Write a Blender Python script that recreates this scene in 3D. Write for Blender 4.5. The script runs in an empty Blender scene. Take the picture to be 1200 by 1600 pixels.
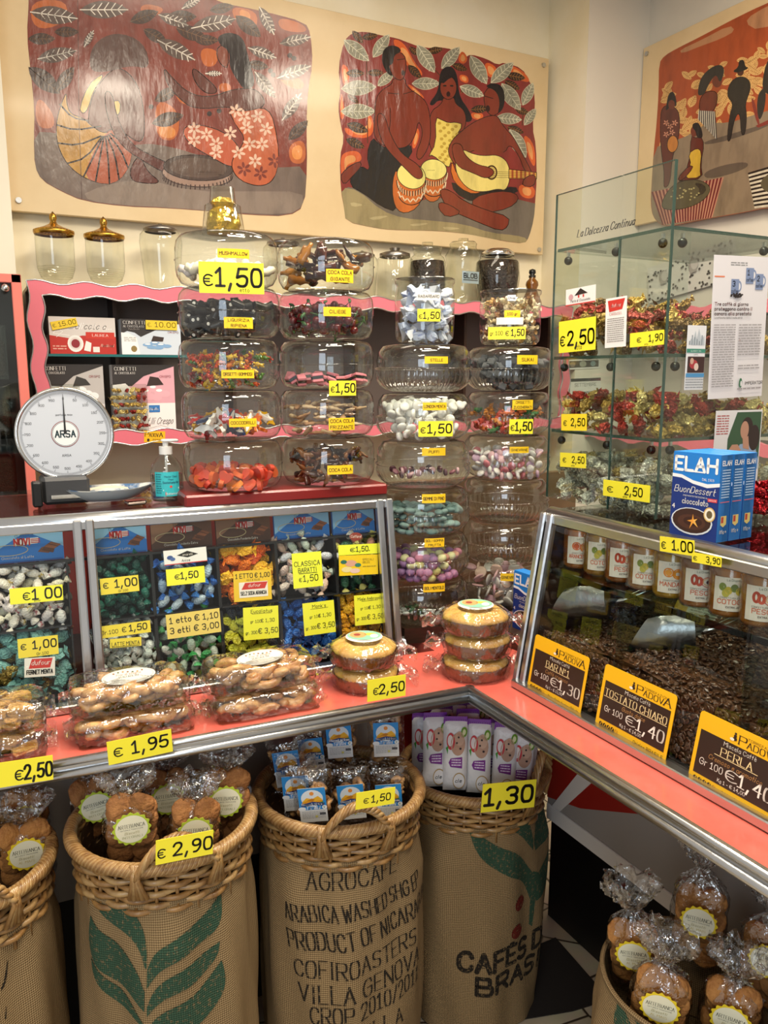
import bpy, math, random
from math import sin, cos, pi, radians as rad, hypot, atan2, floor, sqrt
from mathutils import Vector as V, Matrix as M
from mathutils.geometry import tessellate_polygon
random.seed(11)
SC = bpy.context.scene
COL = SC.collection
# ------------------------------------------------------------------ camera
FPX = 1255.0
PIT, YAW = math.atan(216 / 1255), math.atan2(654, hypot(1255, 216))
EYE = V((0, 0, 1.5))
RT = V((cos(YAW), -sin(YAW), 0))
FW = V((sin(YAW) * cos(PIT), cos(YAW) * cos(PIT), -sin(PIT)))
UP = RT.cross(FW)
cd = bpy.data.cameras.new('camera')
cam = bpy.data.objects.new('camera', cd)
COL.objects.link(cam)
cd.sensor_fit = 'VERTICAL'; cd.sensor_height = 36; cd.sensor_width = 27
cd.lens = 36 * FPX / 1600
cd.clip_start = .02
cam.matrix_world = M((( RT.x, UP.x, -FW.x, EYE.x), (RT.y, UP.y, -FW.y, EYE.y), (RT.z, UP.z, -FW.z, EYE.z), (0, 0, 0, 1)))
SC.camera = cam
# ------------------------------------------------------------------ light
SC.view_settings.view_transform = 'Standard'
SC.view_settings.look = 'None'
SC.view_settings.gamma = 1
SC.view_settings.use_curve_mapping = False
SC.view_settings.exposure = 0.4
w = bpy.data.worlds.new('world'); SC.world = w; w.use_nodes = True
w.node_tree.nodes['Background'].inputs[0].default_value = (1.0, .93, .84, 1)
w.node_tree.nodes['Background'].inputs[1].default_value = .42
def area(name, loc, look, sx, sy, power, col, spread=180):
    l = bpy.data.lights.new(name, 'AREA'); l.shape = 'RECTANGLE'; l.size = sx; l.size_y = sy; l.energy = power; l.color = col
    l.spread = rad(spread)
    o = bpy.data.objects.new(name, l); COL.objects.link(o); o.location = loc
    o.rotation_euler = (V(look) - V(loc)).to_track_quat('-Z', 'Y').to_euler()
    return o
WARM = (1, .88, .70)
area('ceiling_lamp_and_fill_light', (.75, .55, 3.02), (.75, .56, 0), .9, .25, 19, WARM)
area('ceiling_lamp_and_fill_light', (1.75, 1.55, 3.02), (1.75, 1.551, 0), .5, .5, 17, WARM)
area('ceiling_lamp_and_fill_light', (.83, 1.1, 3.02), (.83, 1.101, 0), .3, .22, 10, WARM)
area('ceiling_lamp_and_fill_light', (1.0, 2.25, 3.04), (1.0, 2.251, 0), 1.4, .25, 6, WARM)  # unseen fill lamp, added to brighten the upper back wall
area('ceiling_lamp_and_fill_light', (-.6, -.5, 3.02), (-.6, -.49, 0), .9, .3, 21, WARM)
area('shop_window_daylight', (-1.9, -2.4, 1.75), (.6, 1.6, .9), 1.3, 1.9, 30, (.72, .86, 1))
for sx, sy in ((.15, 1.2), (.55, 1.2), (.95, 1.2), (1.35, 1.15), (.35, .75), (1.1, .6)):
    l = bpy.data.lights.new('ceiling_spot_light', 'SPOT'); l.energy = 20; l.color = (1, .9, .74); l.spot_size = rad(120); l.spot_blend = .8; l.shadow_soft_size = .05
    o = bpy.data.objects.new('ceiling_spot_light', l); COL.objects.link(o); o.location = (sx, sy, 2.95)
    o.rotation_euler = (V((sx + .1, sy + .5, 1)) - o.location).to_track_quat('-Z', 'Y').to_euler()
cy = SC.cycles
cy.max_bounces = 10; cy.diffuse_bounces = 3; cy.glossy_bounces = 4; cy.transmission_bounces = 6; cy.transparent_max_bounces = 40
cy.use_denoising = True; cy.caustics_reflective = False; cy.caustics_refractive = False; cy.sample_clamp_indirect = 6
# ------------------------------------------------------------------ pixel -> place
def ray(x, y): return FW * FPX + RT * (x - 600) - UP * (y - 800)
def hit(x, y, p0, n):
    d = ray(x, y); return EYE + d * ((V(p0) - EYE).dot(n) / d.dot(n))
def onX(x, y, X): return hit(x, y, (X, 0, 0), V((1, 0, 0)))
def onY(x, y, Y): return hit(x, y, (0, Y, 0), V((0, 1, 0)))
def onZ(x, y, Z): return hit(x, y, (0, 0, Z), V((0, 0, 1)))
def atD(x, y, d): return EYE + ray(x, y) / FPX * d
def frame(o, r, u):
    r = V(r).normalized(); u = V(u); u = (u - r * u.dot(r)).normalized(); n = r.cross(u)
    return M(((r.x, u.x, n.x, o[0]), (r.y, u.y, n.y, o[1]), (r.z, u.z, n.z, o[2]), (0, 0, 0, 1)))
def TR(x, y, z, rx=0, ry=0, rz=0, s=1):
    m = M.Translation((x, y, z)) @ M.Rotation(rz, 4, 'Z') @ M.Rotation(ry, 4, 'Y') @ M.Rotation(rx, 4, 'X')
    return m if s == 1 else m @ M.Diagonal((s, s, s, 1) if not hasattr(s, '__len__') else (*s, 1))
# ------------------------------------------------------------------ materials
def lin(h):
    if isinstance(h, str):
        c = [int(h[i:i + 2], 16) / 255 for i in (0, 2, 4)]
        return tuple(x / 12.92 if x <= .04045 else ((x + .055) / 1.055) ** 2.4 for x in c) + (1,)
    return tuple(h) + (1,)
MATS = {}
def newmat(name):
    m = bpy.data.materials.new(name); m.use_nodes = True
    nt = m.node_tree; nt.nodes.clear()
    out = nt.nodes.new('ShaderNodeOutputMaterial')
    return m, nt, out
def nd(nt, typ, **k):
    n = nt.nodes.new('ShaderNode' + typ)
    for a, b in k.items():
        if a[0] == '_': setattr(n, a[1:], b)
        else: n.inputs[a.replace('0', ' ')].default_value = b
    return n
def ramp(nt, fac, cols, mode='LINEAR'):
    r = nd(nt, 'ValToRGB'); e = r.color_ramp; e.interpolation = mode
    while len(e.elements) > 1: e.elements.remove(e.elements[0])
    for i, (p, c) in enumerate(cols):
        q = e.elements[0] if i == 0 else e.elements.new(p)
        q.position = p; q.color = lin(c)
    nt.links.new(fac, r.inputs[0]); return r.outputs[0]
def coords(nt, scale=(1, 1, 1), world=False):
    t = nd(nt, 'TexCoord'); mp = nd(nt, 'Mapping'); mp.inputs['Scale'].default_value = scale
    if world:
        g = nd(nt, 'NewGeometry'); nt.links.new(g.outputs['Position'], mp.inputs[0])
    else: nt.links.new(t.outputs['Object'], mp.inputs[0])
    return mp.outputs[0]
def mat(name, col, rough=.5, metal=0., spec=.5, bump=None, var=None, rnd=None, coat=0, sub=0, scale=(1, 1, 1), emit=0, trans=0, alpha=1):
    """plain or varied surface. bump=(scale,strength[,detail]); var=(scale,colour2[,lo,hi]); rnd=[colours] picked per object"""
    if name in MATS: return MATS[name]
    m, nt, out = newmat(name); L = nt.links.new
    b = nd(nt, 'BsdfPrincipled'); L(b.outputs[0], out.inputs[0])
    b.inputs['Roughness'].default_value = rough; b.inputs['Metallic'].default_value = metal
    b.inputs['Specular IOR Level'].default_value = spec; b.inputs['Coat Weight'].default_value = coat
    b.inputs['Coat Roughness'].default_value = .1
    if trans: b.inputs['Transmission Weight'].default_value = trans
    if sub: b.inputs['Subsurface Weight'].default_value = sub; b.inputs['Subsurface Radius'].default_value = (.01, .006, .004)
    c = nd(nt, 'RGB'); c.outputs[0].default_value = lin(col); cs = c.outputs[0]
    if rnd:
        oi = nd(nt, 'ObjectInfo')
        cs = ramp(nt, oi.outputs['Random'], [(i / len(rnd), x) for i, x in enumerate(rnd)], 'CONSTANT')
    if var or bump: vec = coords(nt, scale)
    if var:
        n = nd(nt, 'TexNoise', Scale=var[0], Detail=5.0, Roughness=.6); L(vec, n.inputs[0])
        lo, hi = (var[2], var[3]) if len(var) > 3 else (.4, .65)
        mr = nd(nt, 'MapRange'); mr.inputs[1].default_value = lo; mr.inputs[2].default_value = hi; L(n.outputs[0], mr.inputs[0])
        mx = nd(nt, 'Mix', _data_type='RGBA'); L(mr.outputs[0], mx.inputs[0]); L(cs, mx.inputs[6]); mx.inputs[7].default_value = lin(var[1]); cs = mx.outputs[2]
    L(cs, b.inputs['Base Color'])
    if emit: L(cs, b.inputs['Emission Color']); b.inputs['Emission Strength'].default_value = emit
    if bump:
        n = nd(nt, 'TexNoise', Scale=bump[0], Detail=bump[2] if len(bump) > 2 else 3.0); L(vec, n.inputs[0])
        bp = nd(nt, 'Bump', Strength=bump[1], Distance=.01); L(n.outputs[0], bp.inputs['Height']); L(bp.outputs[0], b.inputs['Normal'])
    MATS[name] = m; return m
def glass(name, tint='f4f7f4', edge='9aa39c', rough=.02, bump=None, refl=1.0, ior=1.5, scale=(1, 1, 1)):
    """thin clear wall: see-through with fresnel reflection and a darker grazing edge"""
    if name in MATS: return MATS[name]
    m, nt, out = newmat(name); L = nt.links.new
    lw = nd(nt, 'LayerWeight', Blend=.35)
    tc = ramp(nt, lw.outputs['Facing'], [(0, tint), (.62, tint), (1, edge)])
    tr = nd(nt, 'BsdfTransparent'); L(tc, tr.inputs[0])
    gl = nd(nt, 'BsdfGlossy', Roughness=rough)
    fr = nd(nt, 'LayerWeight', Blend=.5); pw = nd(nt, 'Math', _operation='POWER'); pw.inputs[1].default_value = 4.5; L(fr.outputs['Facing'], pw.inputs[0])
    mu = nd(nt, 'Math', _operation='MULTIPLY_ADD'); mu.inputs[1].default_value = .75; mu.inputs[2].default_value = .05 * refl; mu.use_clamp = True
    L(pw.outputs[0], mu.inputs[0])
    mx = nd(nt, 'MixShader'); L(mu.outputs[0], mx.inputs[0]); L(tr.outputs[0], mx.inputs[1]); L(gl.outputs[0], mx.inputs[2]); L(mx.outputs[0], out.inputs[0])
    if bump:
        n = nd(nt, 'TexNoise', Scale=bump[0], Detail=bump[2] if len(bump) > 2 else 2.0); L(coords(nt, scale), n.inputs[0])
        bp = nd(nt, 'Bump', Strength=bump[1], Distance=.01); L(n.outputs[0], bp.inputs['Height'])
        for q in (gl, fr, lw): L(bp.outputs[0], q.inputs['Normal'])
    MATS[name] = m; return m
def paint(hexc, rough=.55):
    return mat('print_' + hexc + ('' if rough == .55 else '_%d' % (rough * 100)), hexc, rough)
# ------------------------------------------------------------------ mesh builder
def chaikin(p, n=2):
    cl = (p[0] == p[-1]) and len(p) > 2
    for _ in range(n):
        q = [] if cl else [p[0]]
        for a, b in zip(p, p[1:]):
            q.append((a[0] * .75 + b[0] * .25, a[1] * .75 + b[1] * .25)); q.append((a[0] * .25 + b[0] * .75, a[1] * .25 + b[1] * .75))
        q.append(q[0] if cl else p[-1]); p = q
    return p
class MB:
    def __init__(s): s.v = []; s.f = []; s.m = []; s.s = []; s.mats = []; s.fn = None
    def mi(s, m):
        if isinstance(m, str): m = paint(m)
        if m not in s.mats: s.mats.append(m)
        return s.mats.index(m)
    def add(s, vs, fs, m, sm=False, T=None):
        k = len(s.v); i = s.mi(m)
        for p in vs:
            p = V(p)
            if T: p = T @ p
            if s.fn: p = V(s.fn(p))
            s.v.append(p)
        for f in fs: s.f.append([k + a for a in f]); s.m.append(i); s.s.append(sm)
    def box(s, x0, y0, z0, x1, y1, z1, m, bev=0, T=None):
        if not bev:
            vs = [(x, y, z) for x in (x0, x1) for y in (y0, y1) for z in (z0, z1)]
            s.add(vs, [(0, 1, 3, 2), (4, 6, 7, 5), (0, 4, 5, 1), (2, 3, 7, 6), (0, 2, 6, 4), (1, 5, 7, 3)], m, False, T); return
        b = bev; X = (x0, x1); Y = (y0, y1); Z = (z0, z1); vs = []; ix = {}
        for i in (0, 1):
            for j in (0, 1):
                for k in (0, 1):
                    sx, sy, sz = 1 - 2 * i, 1 - 2 * j, 1 - 2 * k
                    for a, d in enumerate(((0, b, b), (b, 0, b), (b, b, 0))):
                        ix[i, j, k, a] = len(vs); vs.append((X[i] + sx * d[0], Y[j] + sy * d[1], Z[k] + sz * d[2]))
        fs = []
        for i in (0, 1):
            fs.append([ix[i, j, k, 0] for j, k in ((0, 0), (1, 0), (1, 1), (0, 1))]); fs.append([ix[j, i, k, 1] for j, k in ((0, 0), (1, 0), (1, 1), (0, 1))]); fs.append([ix[j, k, i, 2] for j, k in ((0, 0), (1, 0), (1, 1), (0, 1))])
            for j in (0, 1):
                fs.append([ix[i, j, 0, 0], ix[i, j, 1, 0], ix[i, j, 1, 1], ix[i, j, 0, 1]]); fs.append([ix[i, 0, j, 0], ix[i, 1, j, 0], ix[i, 1, j, 2], ix[i, 0, j, 2]]); fs.append([ix[0, i, j, 1], ix[1, i, j, 1], ix[1, i, j, 2], ix[0, i, j, 2]])
                for k in (0, 1): fs.append([ix[i, j, k, a] for a in range(3)])
        s.add(vs, fs, m, False, T)
    def lathe(s, prof, m, seg=32, T=None, rf=None, sm=True, a0=0, a1=2 * pi):
        full = abs(a1 - a0 - 2 * pi) < 1e-6; n = seg if full else seg + 1; vs = []; fs = []; rows = []
        for r, z in prof:
            if r < 1e-6: rows.append([len(vs)]); vs.append((0, 0, z))
            else:
                rows.append(list(range(len(vs), len(vs) + n)))
                for i in range(n):
                    a = a0 + (a1 - a0) * i / seg; q = r * (rf(a, z) if rf else 1); vs.append((q * cos(a), q * sin(a), z))
        for A, B in zip(rows, rows[1:]):
            for i in range(seg):
                j = (i + 1) % n
                if len(A) == 1 and len(B) == 1: continue
                if len(A) == 1: fs.append((A[0], B[j], B[i]))
                elif len(B) == 1: fs.append((A[i], A[j], B[0]))
                else: fs.append((A[i], A[j], B[j], B[i]))
        s.add(vs, fs, m, sm, T)
    def cyl(s, r, z0, z1, m, seg=24, T=None, r2=None, sm=True):
        r2 = r if r2 is None else r2
        s.lathe([(r, z0), (r2, z1)], m, seg, T, sm=sm)
        s.lathe([(0, z0), (r, z0)], m, seg, T, sm=False); s.lathe([(r2, z1), (0, z1)], m, seg, T, sm=False)
    def ball(s, c, r, m, seg=12, rings=8, T=None):
        r = (r, r, r) if not hasattr(r, '__len__') else r
        pr = [(sin(pi * i / rings), -cos(pi * i / rings)) for i in range(rings + 1)]; pr[0] = (0, -1); pr[-1] = (0, 1)
        q = M.Translation(c) @ M.Diagonal((*r, 1))
        s.lathe(pr, m, seg, T @ q if T else q)
    def tube(s, pts, r, m, n=8, closed=False, T=None, caps=True):
        pts = [V(p) for p in pts]; N = len(pts); vs = []; fs = []; pu = None
        for i, p in enumerate(pts):
            if closed: t = pts[(i + 1) % N] - pts[i - 1]
            else: t = pts[min(i + 1, N - 1)] - pts[max(i - 1, 0)]
            t.normalize()
            if pu is None: pu = t.orthogonal()
            u = pu - t * pu.dot(t)
            if u.length < 1e-6: u = t.orthogonal()
            u.normalize(); pu = u; b = t.cross(u); q = r[i] if hasattr(r, '__len__') else r
            for k in range(n): a = 2 * pi * k / n; vs.append(p + (u * cos(a) + b * sin(a)) * q)
        for i in range(N if closed else N - 1):
            j = (i + 1) % N
            for k in range(n): l = (k + 1) % n; fs.append((i * n + k, i * n + l, j * n + l, j * n + k))
        if caps and not closed: fs.append(tuple(range(n))[::-1]); fs.append(tuple(range((N - 1) * n, N * n)))
        s.add(vs, fs, m, True, T)
    def poly(s, pts, z, m, T=None):
        vs = [V((p[0], p[1], z)) for p in pts]
        s.add(vs, tessellate_polygon([vs]), m, False, T)
    def slab(s, pts, z0, z1, m, T=None):
        n = len(pts); s.poly(pts, z1, m, T); s.poly(pts, z0, m, T)
        s.add([(p[0], p[1], z) for z in (z0, z1) for p in pts], [(i, (i + 1) % n, n + (i + 1) % n, n + i) for i in range(n)], m, False, T)
    def strip(s, A, B, z, m, T=None):
        n = len(A); s.add([(p[0], p[1], z) for p in A] + [(p[0], p[1], z) for p in B], [(i, i + 1, n + i + 1, n + i) for i in range(n - 1)], m, False, T)
    def line(s, pts, wd, z, m, T=None):
        for a, b in zip(pts, pts[1:]):
            dx, dy = b[0] - a[0], b[1] - a[1]; l = hypot(dx, dy) or 1; nx, ny = -dy / l * wd / 2, dx / l * wd / 2
            s.add([(a[0] + nx, a[1] + ny, z), (a[0] - nx, a[1] - ny, z), (b[0] - nx, b[1] - ny, z), (b[0] + nx, b[1] + ny, z)], [(0, 1, 2, 3)], m, False, T)
        for a in pts[1:-1]: s.oval(a[0], a[1], wd / 2, wd / 2, z, m, T, 6)
    def oval(s, x, y, rx, ry, z, m, T=None, n=20, rot=0):
        s.poly([(x + rx * cos(2 * pi * i / n) * cos(rot) - ry * sin(2 * pi * i / n) * sin(rot), y + rx * cos(2 * pi * i / n) * sin(rot) + ry * sin(2 * pi * i / n) * cos(rot)) for i in range(n)], z, m, T)
    def rect(s, x0, y0, x1, y1, z, m, T=None): s.poly([(x0, y0), (x1, y0), (x1, y1), (x0, y1)], z, m, T)
    def grid(s, nu, nv, fn, m, sm=True, T=None, cu=False):
        vs = [fn(i / nu, j / nv) for j in range(nv + 1) for i in range(nu + (0 if cu else 1))]; w = nu + (0 if cu else 1)
        s.add(vs, [(j * w + i, j * w + (i + 1) % w, (j + 1) * w + (i + 1) % w, (j + 1) * w + i) for j in range(nv) for i in range(nu)], m, sm, T)
    def mesh(s, name):
        me = bpy.data.meshes.new(name); me.from_pydata(s.v, [], s.f)
        for m in s.mats: me.materials.append(m)
        me.polygons.foreach_set('material_index', s.m); me.polygons.foreach_set('use_smooth', s.s); me.update(); return me
    def build(s, name, parent=None, T=None, weld=False):
        o = bpy.data.objects.new(name, s.mesh(name)); COL.objects.link(o)
        if parent: o.parent = parent
        if T: o.matrix_basis = T
        return o
def tag(o, label=None, cat=None, group=None, kind=None):
    if label: o['label'] = label
    if cat: o['category'] = cat
    if group: o['group'] = group
    if kind: o['kind'] = kind
    return o
def thing(name, label, cat, T=None, group=None):
    o = bpy.data.objects.new(name, None); COL.objects.link(o); o.empty_display_size = .03
    if T: o.matrix_basis = T
    return tag(o, label, cat, group)
def inst(me, name, T, label=None, cat=None, group=None, parent=None):
    o = bpy.data.objects.new(name, me); COL.objects.link(o); o.matrix_basis = T
    if parent: o.parent = parent
    return tag(o, label, cat, group)
def dup(r, T, label=None, group=None):
    n = r.copy(); COL.objects.link(n); n.matrix_basis = T
    if label: n['label'] = label
    if group: n['group'] = group
    for c in list(r.children):
        d = c.copy(); COL.objects.link(d); d.parent = n; d.matrix_basis = c.matrix_basis
        for g in list(c.children):
            e = g.copy(); COL.objects.link(e); e.parent = d; e.matrix_basis = g.matrix_basis
    return n
def struct(mb, name): return tag(mb.build(name), kind='structure')
# ------------------------------------------------------------------ lettering: strokes on an 8-unit grid
GL = {}
for ln in '''A6 003860 1353|B6 0008 ~083858543404 ~043464603000|C6 ~6658280602205062|D6 0008 ~083867613000|E5 50000858 0444|F5 000858 0444|G6 ~6658280602205062 626434|H6 0008 6068 0464|I2 1018
J4 ~4842301002|K5 0008 5803 2550|L5 080050|M7 0008347870|N6 00086068|O6 ~3818060210305062665838|P6 0008 ~083868643404|Q6 ~3818060210305062665838 4360|R6 0008 ~083868643404 3460|S6 ~67481806145462502001
T6 3038 0868|U6 ~080210506268|V6 083068|W8 0820466088|X6 0860 0068|Y6 0834 683430|Z6 08680060|05 ~2818060210204052564828|14 062820 0040|25 ~061848564400 0050|35 ~071848564424 ~244452401001
45 40480353|55 581804 ~04355452401001|65 ~48280502104052441402|75 085820|85 ~2818061444564828 ~2414021040524424|95 ~56481806144456 ~56533010|€6 ~6748280602204061 0545 0343|,2 110b|.1 0001|º3 ~1807152718 0424|/4 0048|-3 0333|'1 0706|:1 0001 0405
a4 ~4435150302103042 4540|b4 0800 ~0315354342301002|c4 ~4435150302103041|d4 4840 ~4335150302103042|e4 0343 ~434435150302103041|f3 ~38281710 0535|g4 ~4335150302103042 ~454a3b1b0a|h4 0800 ~0315354340|i1 0500 0708
j2 ~151a0b 1718|k4 0800 4502 1340|l1 0800|m6 0500 ~0315253330 ~3345556360|n4 0500 ~0315354340|o4 ~25150302103042433525|p4 050b ~0315354342301002|q4 454b ~4335150302103042|r3 0500 ~03152535|s4 ~44351504133241301001|t3 ~18112030 0535
u4 ~0502103042 4540|v4 052045|w6 0510345065|x4 0540 0045|y4 0520 451b|z4 05450040|É5 50000858 0444 2939|è4 0343 ~434435150302103041 1827|à4 ~4435150302103042 4540 1827|é4 0343 ~434435150302103041 2837'''.replace('\n', '|').split('|'):
    hd, *st = ln.split(' '); o = []
    for q in st:
        sm = q[0] == '~'; q = q.lstrip('~')
        p = [(int(q[i]), {'a': -1, 'b': -2}.get(q[i + 1]) if q[i + 1] in 'ab' else int(q[i + 1])) for i in range(0, len(q), 2)]
        o.append((p, sm))
    GL[hd[0]] = (int(hd[1:]), o)
def twidth(t, sp=2.2): return sum((GL[c][0] + sp) if c in GL else 3.4 for c in t) - sp
def hull(P):
    P = sorted(set(P)); 
    def half(P):
        h = []
        for p in P:
            while len(h) > 1 and (h[-1][0] - h[-2][0]) * (p[1] - h[-2][1]) - (h[-1][1] - h[-2][1]) * (p[0] - h[-2][0]) <= 0: h.pop()
            h.append(p)
        return h[:-1]
    return half(P) + half(P[::-1])
def text(mb, t, x, y, h, m, z=0, w=None, al='l', wt=.13, serif=False, slant=0, T=None, maxseg=None, sp=2.2, maxw=None, rot=0, caps_sq=1):
    """cap height h, baseline at y; w = squeeze or stretch to this width"""
    u = h / 8; tw = twidth(t, sp) * u
    kx = w / tw if w else (min(1, maxw / tw) if maxw else 1)
    X = x - (tw * kx if al == 'r' else tw * kx / 2 if al == 'c' else 0); r = h * wt / 2; px = 0
    ca, sa = cos(rot), sin(rot)
    def Q(a, b):
        gx, gy = X + (px + a) * u * kx + b * u * slant, b * u
        dx = gx - x
        return (x + dx * ca - gy * sa, y + dx * sa + gy * ca)
    def pen(a, b, rx, ry):
        pts = [a, b]
        L = hypot(b[0] - a[0], b[1] - a[1]); k = max(1, int(L / maxseg)) if maxseg else 1
        for i in range(k):
            p = (a[0] + (b[0] - a[0]) * i / k, a[1] + (b[1] - a[1]) * i / k); q = (a[0] + (b[0] - a[0]) * (i + 1) / k, a[1] + (b[1] - a[1]) * (i + 1) / k)
            if serif: hp = hull([(c[0] + i2 * rx, c[1] + j2 * ry) for c in (p, q) for i2 in (-1, 1) for j2 in (-1, 1)])
            else: hp = hull([(round(c[0] + r * cos(g * pi / 4 + .39), 7), round(c[1] + r * sin(g * pi / 4 + .39), 7)) for c in (p, q) for g in range(8)])
            if len(hp) > 2: mb.add([(c[0], c[1], z) for c in hp], [tuple(range(len(hp)))], m, False, T)
    for c in t:
        if c not in GL: px += 3.4; continue
        wd, st = GL[c]
        for p, sm in st:
            raw = p
            if sm and len(p) > 2: p = chaikin(p, 2 if h > .012 else 1)
            P = [Q(*a) for a in p]
            for a, b in zip(P, P[1:]): pen(a, b, r, r * .4)
            if serif and not sm and c.isalpha():
                for e, e2 in ((raw[0], raw[1]), (raw[-1], raw[-2])):
                    if e[1] in (0, 8, 5) and abs(e[1] - e2[1]) > 2 and abs(e[0] - e2[0]) <= 3: a = Q(e[0] - .95, e[1]); b = Q(e[0] + .95, e[1]); pen(a, b, 0.0001, r * .3)
        px += wd + sp
    return tw * kx
def card(name, w, h, items, T, base='f3ea3c', th=.0008, bend=0, rough=.5, label=None, cat=None, group=None, parent=None, mb=None, build=True, basemat=None):
    """printed card in its own plane: x right, y up, origin at the lower left corner. items in card units"""
    mb = mb or MB()
    if bend:
        mb.fn = lambda p: ((bend + p.z) * sin((p.x - w / 2) / bend) + w / 2, p.y, (bend + p.z) * cos((p.x - w / 2) / bend) - bend)
    bm = basemat or paint(base, rough); n = 8 if bend else 1
    for i in range(n): mb.box(w * i / n, 0, -th, w * (i + 1) / n, h, 0, bm)
    z = .0002
    for it in items:
        k = it[0]; z += .00005
        if k == 't':
            kw = dict(it[6]) if len(it) > 6 else {}
            text(mb, it[1], it[2] * w, it[3] * h, it[4] * h, it[5], z, **{a: (b * w if a in ('w', 'maxw') else b) for a, b in kw.items()})
        elif k == 'p': mb.poly([(a * w, b * h) for a, b in it[1]], z, it[2])
        elif k == 'o': mb.oval(it[1] * w, it[2] * h, it[3] * w, it[4] * h, z, it[5])
        elif k == 'r': mb.rect(it[1] * w, it[2] * h, it[3] * w, it[4] * h, z, it[5])
        elif k == 'l': mb.line([(a * w, b * h) for a, b in it[1]], it[2], z, it[3])
        elif k == 'x':   # rows of tiny print
            x0, y0, x1, y1, rows, c = it[1:]
            for i in range(rows):
                yy = y1 - (y1 - y0) * (i + .5) / rows; hh = (y1 - y0) / rows * .22; xx = x0
                while xx < x1 - .02:
                    l = min(random.uniform(.03, .11), x1 - xx); mb.rect(xx * w, (yy - hh) * h, (xx + l) * w, (yy + hh) * h, z, c); xx += l + .014
    mb.fn = None
    if not build: return mb
    o = mb.build(name, parent, T); return tag(o, label, cat, group)
def quadT(tl, tr, bl, p0, n):
    """placement of a flat card whose corners are seen at these pixels on the plane p0,n -> matrix, width, height"""
    a, b, c = hit(*tl, p0, n), hit(*tr, p0, n), hit(*bl, p0, n)
    r = b - a; h = (a - c); T = frame(c, r, h); wd = r.length; hh = (h - r.normalized() * h.dot(r.normalized())).length
    return T, wd, hh
# ------------------------------------------------------------------ shared materials
ALU = mat('brushed_aluminium', 'c9cacb', .28, 1, bump=(60, .05))
STEEL = mat('polished_steel', 'd5d5d2', .12, 1)
CREAM = mat('cream_wall_and_lit_side', 'f1e8cf', .7, bump=(9, .05), var=(2, 'e9dcba'))
WHITEW = mat('grey_white_wall_paint', 'd9d3c6', .7, bump=(9, .05), var=(2, 'd2ccbf'))
REDLAM = mat('coral_red_laminate', 'd9695c', .25, var=(14, 'd06054'), coat=.4)
DKRED = mat('dark_red_panel', '8e1f18', .3, coat=.3)
GREYP = mat('grey_panel', '8f8984', .35, coat=.2)
PALEP = mat('pale_grey_panel', 'cfcac4', .35)
BLACKM = mat('black_plinth', '0b0a0a', .5)
BLACKP = mat('black_plastic', '131313', .35)
DKWOOD = mat('dark_brown_wood', '3a2417', .45, var=(30, '2b1a10'), scale=(1, 1, 6))
MAROON = mat('maroon_board', '7b1a18', .3, coat=.3)
PINK = mat('pink_lacquer', 'de7484', .28, coat=.3)
CLEAR = glass('clear_glass')
PANE = glass('display_pane', 'f6faf7', 'c3d0c8', .0, refl=.9)
GREENEDGE = glass('green_glass_edge', '3f6a55', '16301f', .05)
# ------------------------------------------------------------------ room shell
def floor_mat():
    m, nt, out = newmat('crazy_paving_stone'); L = nt.links.new
    b = nd(nt, 'BsdfPrincipled', Roughness=.35); L(b.outputs[0], out.inputs[0])
    vec = coords(nt)
    vo = nd(nt, 'TexVoronoi', Scale=7.5, _feature='DISTANCE_TO_EDGE'); L(vec, vo.inputs[0])
    v2 = nd(nt, 'TexVoronoi', Scale=7.5); L(vec, v2.inputs[0])
    n = nd(nt, 'TexNoise', Scale=14., Detail=6.); L(vec, n.inputs[0])
    sep = nd(nt, 'SeparateColor'); L(v2.outputs['Color'], sep.inputs[0])
    st = ramp(nt, sep.outputs[0], [(0, 'b9ab95'), (.5, 'cbbfa9'), (1, 'a99c88')])
    mx = nd(nt, 'Mix', _data_type='RGBA', _blend_type='MULTIPLY'); mx.inputs[0].default_value = .35; L(st, mx.inputs[6]); L(n.outputs[1], mx.inputs[7])
    mr = nd(nt, 'MapRange'); mr.inputs[1].default_value = .012; mr.inputs[2].default_value = .03; L(vo.outputs['Distance'], mr.inputs[0])
    m2 = nd(nt, 'Mix', _data_type='RGBA'); L(mr.outputs[0], m2.inputs[0]); m2.inputs[6].default_value = lin('3a2f24'); L(mx.outputs[2], m2.inputs[7])
    L(m2.outputs[2], b.inputs['Base Color'])
    bp = nd(nt, 'Bump', Strength=.3, Distance=.01); L(mr.outputs[0], bp.inputs['Height']); L(bp.outputs[0], b.inputs['Normal'])
    return m
WY, RX = 3.0, 2.66
m = MB(); m.box(-.8, -.6, -.1, 3.1, 3.2, 0, floor_mat()); struct(m, 'floor')
m = MB(); m.box(-.8, WY, 0, 2.34, WY + .1, 3.1, CREAM); struct(m, 'wall_back')
m = MB(); m.box(RX, -.6, 0, RX + .1, 2.748, 3.1, WHITEW); struct(m, 'wall_right')
COLM = mat('column_paint', 'ddd6c8', .7, bump=(9, .05))
m = MB(); m.box(2.335, 2.747, 0, RX + .1, WY + .1, 3.1, COLM); m.add([(2.3345, 2.7468, 0), (2.3345, WY + .002, 0), (2.3345, WY + .002, 3.1), (2.3345, 2.7468, 3.1)], [(0, 1, 2, 3)], CREAM); struct(m, 'column')  # warm light on the column's left side is put in as cream colour
m = MB(); m.box(-.8, 2.88, 0, .168, WY + .001, 3.1, mat('pale_wall_paint', 'eee6d2', .7)); struct(m, 'wall_left')
m = MB(); m.box(-.8, -.6, 3.1, 3.1, 3.2, 3.2, mat('ceiling_paint', 'efe9dc', .8)); struct(m, 'ceiling')
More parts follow.
